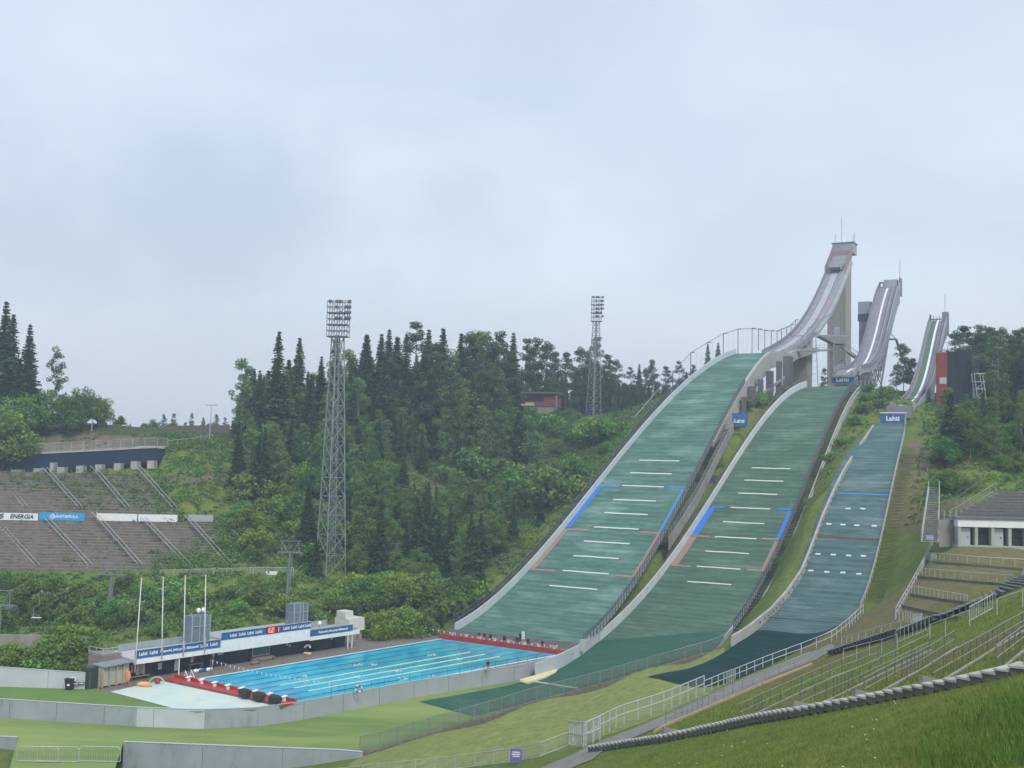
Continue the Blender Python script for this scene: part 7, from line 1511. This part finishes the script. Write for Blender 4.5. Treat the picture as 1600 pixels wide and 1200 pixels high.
for lbl, pts, h in (('railing of the lowest terrace above the path', [(1155,1130),(1200,1107),(1300,1060),(1400,1022)], 1.15), ('railing of the second terrace above the path', [(1250,1116),(1300,1093),(1360,1063),(1452,1018)], 1.15), ('railing of the third terrace, with its end post in the middle of the concrete steps', [(1350,1098),(1400,1069),(1442,1046),(1492,1014)], 1.15), ('railing of the fourth terrace, ending near the right part of the concrete steps', [(1457,1074),(1520,1036),(1570,1004),(1602,985),(1640,965)], 1.15), ('railing of the uppermost terrace, cut by the right edge', [(1557,1052),(1605,1012),(1650,978)], 1.2)):
    P = G(pts); railing('railing', lbl, P, h, 1.6, (1.0, .55), .024, steel, pm=steel_d, pr=.028, group='railings of the near terraces')
    kb = resample(P, 1.5); th = thing('terrace_kerb', 'weathered kerb board under the '+lbl.split(',')[0].replace('railing', 'rail'), 'kerb', kb[0], 0, 'kerbs of the near terraces'); b = MB()
    for i in range(len(kb)-1): b.bar(kb[i]-kb[0]+[.1, -.15, .03], kb[i+1]-kb[0]+[.1, -.15, .03], .14, .32)
    b.build('board', concrete, th)
# concrete steps rising to the right in front
A = G(st=30, pts=[(930,1173),(985,1165),(1045,1157),(1100,1146),(1150,1136),(1200,1126),(1250,1118),(1300,1109),(1350,1100),(1400,1091),(1450,1082),(1500,1072),(1550,1061),(1600,1050),(1660,1034),(1720,1018)])
ST = resample(A, .58); 
zs = np.array([p[2] for p in ST]); zs = np.maximum.accumulate(zs); th = thing('concrete_steps', 'long flight of pale concrete steps rising to the right in front', 'steps', ST[0]); b = MB(); b2 = MB()
for i in range(len(ST)-1):
    p = ST[i]; d_ = ST[i+1]-p; a = math.atan2(d_[1], d_[0]); c = (p+ST[i+1])/2; z = (zs[i]+zs[i+1])/2+.30
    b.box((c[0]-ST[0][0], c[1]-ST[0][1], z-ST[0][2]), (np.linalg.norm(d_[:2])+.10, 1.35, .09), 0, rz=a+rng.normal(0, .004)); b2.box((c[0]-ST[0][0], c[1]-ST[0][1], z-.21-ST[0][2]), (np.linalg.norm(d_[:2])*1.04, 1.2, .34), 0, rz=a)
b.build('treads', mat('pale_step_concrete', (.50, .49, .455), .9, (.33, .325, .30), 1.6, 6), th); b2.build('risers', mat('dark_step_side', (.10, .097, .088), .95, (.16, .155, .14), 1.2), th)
# little concrete ends where terraces meet the steps
for k, (u, v) in enumerate(((1048,1154),(1255,1117),(1352,1100),(1459,1080))):
    q = hitg(u, v); th = thing('step_cheek', 'small grey concrete block where a terrace meets the steps, '+['lowest one', 'second one', 'third one', 'highest one'][k], 'concrete block', q+[.6, .9, -.2], .5, 'concrete blocks at the steps'); b = MB(); b.add([(-1.2, -.12, -.5), (1.6, -.12, -.5), (1.6, .12, -.5), (-1.2, .12, -.5), (-1.2, -.12, .85), (1.6, -.12, .15), (1.6, .12, .15), (-1.2, .12, .85)], [(3, 2, 1, 0), (4, 5, 6, 7), (0, 1, 5, 4), (1, 2, 6, 5), (2, 3, 7, 6), (3, 0, 4, 7)]); b.build('block', concrete, th)
# dark steel stair higher up
DS = resample(G([(1305,1022),(1360,1006),(1420,988),(1480,966),(1540,940),(1600,914),(1650,895)]), .55); zs = np.maximum.accumulate(np.array([p[2] for p in DS]))
th = thing('steel_stair', 'long dark steel stair climbing to the right between the grass terraces', 'stairs', DS[0]); b = MB()
for i in range(len(DS)-1): p = DS[i]; d_ = DS[i+1]-p; a = math.atan2(d_[1], d_[0]); b.box((p[0]-DS[0][0], p[1]-DS[0][1], zs[i]+.45-DS[0][2]), (.42, 2.2, .06), 0, rz=a); b.box((p[0]-DS[0][0], p[1]-DS[0][1], zs[i]+.2-DS[0][2]), (.05, 2.2, .4), 0, rz=a)
b.build('treads', mat('dark_steel_tread', (.17, .185, .20), .6, (.11, .12, .13), 3), th)
for lbl, pts, h in (('thin railing above the lower half of the dark steel stair', [(1315,1013),(1380,997),(1440,980)], 1.15), ('railing below the lower half of the dark steel stair', [(1318,1034),(1380,1020),(1402,1013)], 1.15), ('railing on the near side of the upper dark steel stair', [(1453,1000),(1500,984),(1515,978)], 1.1), ('railing at the top right beside the dark steel stair', [(1558,962),(1600,948),(1640,935)], 1.15)): railing('railing', lbl, G(pts, 50), h, 2.0, (1.0,), .035, steel_l)
for lbl, pts in (('white barred gate leaning on the dark steel stair, lower one', [(1400,1006),(1452,984)]), ('white barred gate leaning on the dark steel stair, upper one', [(1515,972),(1551,952)])): railing('gate', lbl, G(pts, 50), 1.15, .42, (1.0, .08), .035, white_m, pr=.022, cat='gate', group='barred gates at the steel stair')
# grass terraces of the far right stand: rails and edge beams
for lbl, pts in (('uppermost white rail of the grass stand', [(1450,874),(1520,881),(1605,886)]), ('second white rail of the grass stand', [(1436,899),(1510,906),(1584,912)]), ('third white rail of the grass stand', [(1424,927),(1470,936),(1512,944)])): railing('railing', lbl, G(pts, 90), .95, 1.45, (1.0,), .045, white_m, group='rails of the grass stand', pr=.03)
for k, pts in enumerate(([(1446,879),(1520,885),(1605,892)], [(1434,903),(1510,910),(1590,917)], [(1424,931),(1480,940),(1560,950)], [(1410,948),(1450,958),(1500,968)])):
    P = resample(G(pts, 90), 2); th = thing('terrace_beam', 'dark edge beam of the grass stand, '+['uppermost', 'second', 'third', 'lowest'][k], 'terrace beam', P[0], 0, 'edge beams of the grass stand'); b = MB()
    for i in range(len(P)-1): b.bar(P[i]-P[0]+[0, 0, .05], P[i+1]-P[0]+[0, 0, .05], .3, .45)
    b.build('beam', mat('dark_beam', (.11, .105, .09), .9, (.16, .15, .13), 1), th)
railing('railing', 'double slanting railing down the left side of the grass stand', G([(1457,853),(1440,893),(1420,930),(1400,966)], 90), 1.2, 2.2, (1.0, .5), .05, steel_l)
railing('railing', 'short railing at the lower left corner of the grass stand', G([(1399,968),(1440,978)], 90), 1.1, 1.6, (1.0,), .04, steel_l)
railing('railing', 'thin rusty rail curving down the grass right of the small hill', [hp(H3, s, float(H3.w(s))+4.6+.02*s, .3) for s in np.linspace(4, 60, 20)], .5, 3, (1.0,), .03, mat('rusty_pipe', (.24, .20, .15), .8), pr=.025)
b = MB(); th = thing('plank_stair', 'green weathered plank stair climbing right of the small hill', 'stairs', hp(H3, 12, float(H3.w(12))+2)); o_ = np.array(th.location)
for s in np.arange(12, 62, .9): p = hp(H3, s, float(H3.w(s))+1.0, .12)-o_; q = hp(H3, s, float(H3.w(s))+2.8, .12)-o_; b.bar(p, q, .34, .07)
b.build('treads', mat('mossy_plank', (.10, .12, .06), .9), th)
# ------------------------------------------------------------ stand building on the right
c0 = at(1497, 852, 163); zb = c0[2]; rzs = -.06; ST_ = thing('stand_building', 'low concrete stand building with white fascia at the right edge of the photo', 'building', c0, rzs); X = 15
def sb(x0, x1, y0, y1, z0, z1, m, name, parent=ST_): b = MB(); b.box(((x0+x1)/2, (y0+y1)/2, (z0+z1)/2), (x1-x0, y1-y0, z1-z0)); return b.build(name, m, parent)
sb(-.1, X, -.3, 3.0, 2.62, 3.72, white, 'fascia'); sb(-.5, X, -.5, 6, 3.73, 3.95, steel_d, 'roof'); sb(0, X, 1.5, 3.2, -1, 2.61, concrete, 'wall'); sb(-.3, X, -1.2, 1.6, -1.2, .06, concrete_l, 'floor_slab')
for x in (0, 2.3, 4.55, 6.9, 9.2, 11.5, 13.8): sb(x-.02, x+.38, -.2, 1.5, .06, 2.6, concrete_l, 'pillar')
for x in (.42, 4.97, 9.6): f = sb(x, x+1.35, .3, .4, .06, 2.45, mat('pale_grey_door', (.40, .42, .45), .6), 'door'); b = MB(); b.box((x+1.0, .27, 1.15), (.12, .05, .2)); b.build('handle', black, f); sb(x+1.36, x+1.85, .9, 1.0, .06, 2.5, mat('dark_maroon', (.05, .02, .02), .6), 'dark_opening')
for x in (3.1, 7.7, 12.2): f = sb(x, x+1.4, .9, 1.0, 1.3, 2.4, steel_d, 'window'); b = MB(); b.box((x+.7, .87, 1.85), (1.2, .04, .95)); b.build('pane', glass, f); sb(x, x+1.4, .8, 1.0, .1, 1.1, black, 'dark_panel')
th = thing('bench_stand', 'dark wooden seating stand above the white fascia at the right edge', 'seating stand', c0+[0, 3, 3.9], rzs); b = MB()
for k in range(9): x0 = .6+1.15*k; b.box(((x0+16)/2, 1.0+k*.95, .15+k*.42), (16-x0, .5, .12), 0); b.box(((x0+16)/2, .6+k*.95, -.15+k*.42), (16-x0, .08, .3), 1); b.box(((x0+17)/2, .85+k*.95, .5+k*.42), (15-x0, .25, .06), 0)
b.build('seat_rows', [mat('grey_seat_plank', (.20, .19, .175), .9, (.13, .125, .12), 1), steel_d], th)
P = [c0+[ -.3, 3.2, 3.9], c0+[1.2, 6, 5.2], c0+[7.0, 12, 9.6]]
railing('railing', 'sloping railing at the left side of the bench stand', [c0+[.3, 3.4, 3.7], c0+[2.0, 5.0, 4.2], c0+[10.5, 12.0, 7.6]], 1.1, 2.0, (1.0, .1), .05, steel)
railing('railing', 'outer tall posts and rail behind the bench stand', [c0+[-.3, 5.6, 3.2], c0+[2, 8, 4.6], c0+[9, 15, 7.6]], 1.9, 2.2, (.6,), .05, steel_d)
th = thing('retaining_wall', 'rough concrete retaining wall left of the stand building', 'wall', at(1466, 849, 164)); b = MB(); q = at(1497, 848, 165)-at(1466, 849, 164); b.bar((0, 0, 1.4), q+[0, 0, 1.4], .3, 3.8); b.build('slab', concrete, th)
for i in range(4): b = MB(); b.tube(q*(i/3.3), q*(i/3.3)+[0, 0, 4.6], .05); b.build('post', steel_l, th)
th = thing('steel_stair', 'grey steel stair going straight up left of the concrete retaining wall', 'stairs', at(1452, 846, 163)); b = MB(); o_ = at(1452, 846, 163)
tp_ = at(1459, 762, 186); 
for k in range(30): f = k/29; q = (tp_-o_)*f; b.box(q, (2.6 if f < .28 else 1.7, .45, .07))
b.build('treads', steel, th)
for dx in (-1.1, 1.3): b = MB(); b.tube(np.array([dx, 0, 1.1]), (tp_-o_)+[dx*.7, 0, 1.1], .05); b.tube(np.array([dx, 0, 0]), (tp_-o_)+[dx*.7, 0, 0], .08); b.build('hand_rail', steel_l, th)
q = at(1453, 843, 161); th = thing('purple_sign', 'small pale purple sign at the foot of the grey steel stair', 'sign', q); b = MB(); b.box((0, 0, .3), (1.0, .06, .55)); b.build('plate', mat('pale_purple', (.32, .30, .58), .6), th); b = MB(); b.tube((0, 0.05, -1), (0, .05, .5), .04); b.build('post', steel, th)
# ------------------------------------------------------------ lift building and scaffold near the small tower
q = at(1472, 632, 272); LBd = thing('lift_building', 'dark blue grey lift tower building with a red end wall beside the small inrun', 'building', q, -.30)
red_b = mat('red_cladding', (.27, .05, .04), .85, (.22, .045, .035), .5); dk = mat('slate_cladding', (.014, .020, .028), .85, (.032, .042, .055), .4, sc3=(1, 1, .2))
def L_(x0, x1, y0, y1, z0, z1, m, name): b = MB(); b.box(((x0+x1)/2, (y0+y1)/2, (z0+z1)/2), (x1-x0, y1-y0, z1-z0)); return b.build(name, m, LBd)
L_(-1.15, 1.15, 0, 3, -2, 12.3, red_b, 'red_wall'); L_(1.16, 6.6, .3, 6, -2, 12.6, dk, 'main_wall'); L_(6.61, 8.2, -.1, 5, -2, 11.6, mat('grey_glass_stair', (.10, .13, .17), .4, (.07, .09, .12), 1.5, sc3=(.2, .2, 3)), 'stair_tower'); L_(8.21, 10.3, 1.5, 6, -2, 9.8, dk, 'rear_wall')
f = L_(-.55, 1.0, -.08, .0, 4.9, 6.4, steel_l, 'window')
for x in (1.3, 3.2, 5.2, 6.5): b = MB(); b.tube((x, .5, 12.6), (x, .5, 14.0), .05, 4); b.build('rail_post', steel, LBd)
b = MB(); b.tube((1.3, .5, 14.0), (6.5, .5, 14.0), .06, 4); b.tube((1.3, .5, 13.3), (6.5, .5, 13.3), .05, 4); b.build('roof_rail', steel, LBd)
q = at(1531, 642, 262); th = thing('scaffold_tower', 'pale steel scaffold ladder tower right of the dark lift building', 'scaffold', q); b = MB()
for sx in (-1, 1):
    for sy in (-1, 1): b.tube((sx*1.0+.6*(1), sy*.8, -1), (sx*.95-.6, sy*.8, 8.6), .07, 5)
for z in (1, 3, 5, 6.6, 8.5): b.tube((-1.0, -.8, z), (1.0, -.8, z), .06, 4); b.tube((-1, .8, z), (1, .8, z), .06, 4)
for z in (1, 3, 5): b.tube((-1, -.8, z), (1, -.8, z+1.9), .05, 4)
b.box((-.5, 0, 6.6), (2.4, 1.8, .1)); b.build('frame', white_m, th)
# ------------------------------------------------------------ viewing tower and footbridge between the two big towers
pl0 = at(1309, 590, 322); JT = thing('viewing_tower', 'steel viewing platform on a lattice before the tall concrete pylon', 'viewing tower', pl0)
lattice('x', '', pl0, pl0+[0, 0, 11.5], 3.4, 3.4, 5, steel, .13, parent=JT, loc=pl0); b = MB()
b.box((-1.2, 0, 11.6), (8.6, 4.2, .4)); b.add([(-5.5, -2.1, 11.4), (3, -2.1, 11.4), (3, 2.1, 11.4), (-5.5, 2.1, 11.4), (-1.5, -1.8, 9.4), (1.6, -1.8, 9.4), (1.6, 1.8, 9.4), (-1.5, 1.8, 9.4)], [(0, 4, 5, 1), (1, 5, 6, 2), (2, 6, 7, 3), (3, 7, 4, 0), (4, 7, 6, 5)]); b.build('platform', steel, JT)
b = MB()
for x in np.linspace(-5.4, 3, 8): b.tube((x, -2.1, 11.8), (x, -2.1, 13.0), .05, 4)
b.tube((-5.4, -2.1, 13.0), (3, -2.1, 13.0), .06, 4); b.tube((-5.4, 2.1, 13.0), (-5.4, -2.1, 13.0), .06, 4); b.tube((-5.4, -2.1, 12.4), (3, -2.1, 12.4), .05, 4); b.box((-.5, 0, 13.1), (1.6, 1.4, 2.2)); b.build('rail', steel, JT)
b = MB(); br0 = at(1300, 547, 322)-pl0; br1 = ip(I1, s0+8, 3.2, -1.6)-pl0; b.bar(br0, br1, 1.8, .45); 
for h in (.7, 1.4): b.tube(br0+[0, -.8, h], br1+[0, -.8, h], .06, 4)
for f in np.linspace(0, 1, 10): b.tube(br0*(1-f)+br1*f+[0, -.8, 0], br0*(1-f)+br1*f+[0, -.8, 1.4], .045, 4)
b.build('footbridge', steel, JT)
b = MB(); br0 = at(1314, 541, 322)-pl0; br1 = at(1343, 563, 322)-pl0; b.bar(br0, br1, 1.8, .7)
for f in np.linspace(0, 1, 9): b.tube(br0*(1-f)+br1*f+[0, -.8, 0], br0*(1-f)+br1*f+[0, -.8, 1.6], .05, 4)
b.tube(br0+[0, -.8, 1.6], br1+[0, -.8, 1.6], .07, 4); b.build('stair_bridge', steel, JT)
am = at(1273, 606, 315); th = thing('cable_mast', 'slender two legged mast between the pylons with a slanting cable', 'mast', am); tp_ = at(1272, 506, 315)-am; b = MB(); b.tube((-.9, 0, -.5), tp_+[-.3, 0, 0], .12, 5); b.tube((1.0, 0, -.5), tp_+[.3, 0, 0], .12, 5)
for f in np.linspace(.1, .9, 9): b.tube((-.9*(1-f)-.3*f+tp_[0]*f, 0, tp_[2]*f), (1.0*(1-f)+.3*f+tp_[0]*f, 0, tp_[2]*(f+.04)), .05, 4)
b.build('legs', steel, th); b = MB(); b.tube(tp_+[-1.9, 0, -1.5], tp_+[6.3, 0, 4.2], .09, 4); b.tube(tp_+[-1.9, 0, -1.5], tp_+[-1.9, 0, -7.5], .05, 4); b.build('cable_arm', steel, th)
# blue sign in the gully
q = at(1156, 668, 250); th = thing('blue_sign', 'blue board reading Lahti half hidden by shrubs between the two larger hills', 'sign', q, -.25); b = MB(); b.box((0, 0, 1.7), (3.4, .15, 2.8)); b.build('board', blue, th); text('Lahti', 1.1, white, th, frame((-.1, -.12, 1.4), (1, 0, 0)), off=.03)
for sx in (-1, 1): b = MB(); b.tube((sx*1.4, .1, -1.5), (sx*1.4, .1, .4), .07); b.build('post', steel, th)
# wooden steps and rail right of the middle hill top
q = at(1345, 650, 268); th = thing('wooden_steps', 'grey wooden steps with a rail on the grass right of the middle hill top', 'steps', q); b = MB(); e_ = at(1372, 648, 262)-q
for k in range(10): f = k/9; b.box(e_*f+[0, 0, 1.8-1.8*f], (.5, 1.4, .15))
for dy in (-.7, .7):
    b.tube((0, dy, 2.9), e_+[0, dy, 1.1], .06)
    for f in (0, .33, .66, 1): b.tube(e_*f+[0, dy, -1], e_*f+[0, dy, 2.9-1.8*f], .05)
b.box((-1.2, 0, 1.8), (2.0, 1.6, .15)); b.tube((-2, .7, 0), (-2, .7, 2.8), .06); b.tube((-2, -.7, 0), (-2, -.7, 2.8), .06); b.build('frame', mat('grey_wood', (.25, .24, .22), .9), th)
q = hp(H2, 58, -3.4, .3); th = thing('service_landing', 'small steel landing with rusty rails bridging the gully between the hills', 'landing', q, -.52); b = MB(); b.box((0, 0, .4), (4.2, 3, .25)); b.box((0, -1.4, -.9), (4.0, .3, 2.4)); b.build('deck', steel_d, th); b = MB()
for x in (-2, -.7, .7, 2): b.tube((x, -1.5, .4), (x, -1.5, 1.6), .05)
b.tube((-2, -1.5, 1.6), (2, -1.5, 1.6), .05); b.tube((-2, -1.5, 1.0), (2, -1.5, 1.0), .04); b.build('rail', mat('rusty_rail', (.28, .23, .15), .8), th)
q = hp(H2, float(28), float(H2.w(28))+2.5, -1.0); 
# crowd barriers behind the gap in the lower wall
for k, (u, lbl) in enumerate(((8, 'left one'), (40, 'middle one'), (105, 'right one'))):
    a = hitz(u+18, 1191, -1.95); th = thing('crowd_barrier', 'pale steel crowd barrier in the gap between the lower grey walls, '+['leftmost', 'middle', 'rightmost'][k], 'crowd barrier', a, 0, 'crowd barriers in the gap'); b = MB(); w_ = 4.2; pts = [(0, 0, .15), (0, 0, 1.35), (.25, 0, 1.6), (w_-.25, 0, 1.6), (w_, 0, 1.35), (w_, 0, .15), (0, 0, .15)]
    for i in range(6): b.tube(pts[i], pts[i+1], .045, 6)
    b.build('frame', steel_l, th); b = MB()
    for x in np.arange(.3, w_, .25): b.tube((x, 0, .15), (x, 0, 1.6), .010, 4)
    b.build('bars', steel_l, th)
# small conifer sprigs along the bottom wall
def sprig(kind, u, v, H, lbl): pass
# ------------------------------------------------------------ grass in the foreground
def blades(name, label, m, n, samp, hmin, hmax, wd, lean=.35):
    P = samp(n); P = P[:, :2]; g_ = gzv(P); k = len(P); h = rng.uniform(hmin, hmax, k); a = rng.uniform(0, 6.28, k); ln_ = rng.normal(0, lean, (k, 2))*h[:, None]
    dx, dy = np.cos(a)*wd/2*h/hmax, np.sin(a)*wd/2*h/hmax
    B = np.column_stack([P, g_-.02]); V_ = np.stack([B+np.column_stack([-dx, -dy, 0*h]), B+np.column_stack([dx, dy, 0*h]), B+np.column_stack([ln_[:, 0], ln_[:, 1], h])], 1).reshape(-1, 3)
    me = bpy.data.meshes.new(name); me.vertices.add(3*k); me.vertices.foreach_set('co', V_.astype(np.float32).ravel()); me.loops.add(3*k); me.loops.foreach_set('vertex_index', np.arange(3*k, dtype=np.int32)); me.polygons.add(k); me.polygons.foreach_set('loop_start', np.arange(0, 3*k, 3, dtype=np.int32)); me.polygons.foreach_set('loop_total', np.full(k, 3, np.int32))
    me.materials.append(m); at_ = me.attributes.new('tone', 'FLOAT', 'FACE'); at_.data.foreach_set('value', rng.random(k).astype(np.float32)); me.update(calc_edges=True); return prop(link(bpy.data.objects.new(name, me)), label, 'grass', None, 'stuff')
lm_grass = leafmat('grass_blades', (.15, .195, .028), (.215, .24, .042), rnd=0); lm_tall = leafmat('tall_grass_blades', (.10, .19, .03), (.14, .22, .04), rnd=0)
def samp_fg(n):
    Y = 26*(3.6**rng.random(n)); u = rng.uniform(880, 1720, n); x = (u-800)/FPX*Y; P = np.column_stack([x, Y]); d = np.full(len(P), 9.)
    A2 = np.array([p[:2] for p in ST]); keep_ = []
    # keep only the near side of the steps
    xs = A2[:, 0]; ys_ = A2[:, 1]; yb = np.interp(P[:, 0], xs, ys_); return P[(P[:, 1] < yb-.7)]
blades('grass', 'short green grass with daisies on the bank in front', lm_grass, 190000, samp_fg, .05, .16, .035)
def samp_tall(n):
    c = hitg(1585, 1150); P = np.column_stack([rng.normal(c[0]+2.4, 1.5, n), rng.normal(c[1]-1.0, 3.4, n)]); P2 = np.column_stack([rng.normal(hitg(1540, 1180)[0], .9, n//6), rng.normal(hitg(1540, 1180)[1], 1.6, n//6)]); P = np.concatenate([P, P2]); A2 = np.array([p[:2] for p in ST]); yb = np.interp(P[:, 0], A2[:, 0], A2[:, 1]); return P[P[:, 1] < yb-2.2]
blades('tall_grass', 'tuft of tall dark green grass in the bottom right corner', lm_tall, 36000, samp_tall, .10, .42, .045, .3)
def samp_up(n):
    u = rng.uniform(1000, 1650, n); v = rng.uniform(985, 1130, n); Y = rng.uniform(52, 130, n); x = (u-800)/FPX*Y; P = np.column_stack([x, Y]); A2 = np.array([p[:2] for p in ST]); yb = np.interp(P[:, 0], A2[:, 0], A2[:, 1]); P = P[P[:, 1] > yb+1.2]
    a_ = P[:, 0]*.7 + P[:, 1]*.5; q = hitg(1000, 1140); 
    vv = np.array([pix((p[0], p[1], gz_))[1] for p, gz_ in zip(P, gzv(P))]); uu = 800+FPX*P[:, 0]/P[:, 1]; lim = np.interp(uu, [c_[0] for c_ in pl_], [c_[1] for c_ in pl_]); return P[vv > np.where(uu < 1310, lim+4, 0)]
blades('grass', 'grass on the terraces beyond the concrete steps', lm_grass, 60000, samp_up, .08, .22, .07)
P = samp_fg(260); P = P[(P[:, 1] < 75)]; g_ = gzv(P); b = MB()
cl_ = np.sin(P[:, 0]*.8)*np.cos(P[:, 1]*.35) > .1
for p, z in zip(P[cl_], g_[cl_]): b.box((p[0], p[1], z+.15), (.045, .045, .02))
prop(b.build('daisies', mat('white_petals', (.75, .75, .68), .8)), 'small white daisies sprinkled over the near grass', 'flowers', None, 'stuff')
# ------------------------------------------------------------ haze
b = MB(); b.box((0, 590, 55), (2800, 1460, 128)); hz = b.build('haze', []); prop(hz, 'thin damp summer haze', 'haze', None, 'stuff')
hm = bpy.data.materials.new('haze'); hm.use_nodes = True; t = hm.node_tree; t.nodes.clear(); o = t.nodes.new('ShaderNodeOutputMaterial'); pv = t.nodes.new('ShaderNodeVolumePrincipled'); pv.inputs['Color'].default_value = (.66, .80, 1.0, 1); pv.inputs['Density'].default_value = .00046; pv.inputs['Anisotropy'].default_value = .0; t.links.new(pv.outputs[0], o.inputs['Volume']); hz.data.materials.clear(); hz.data.materials.append(hm)
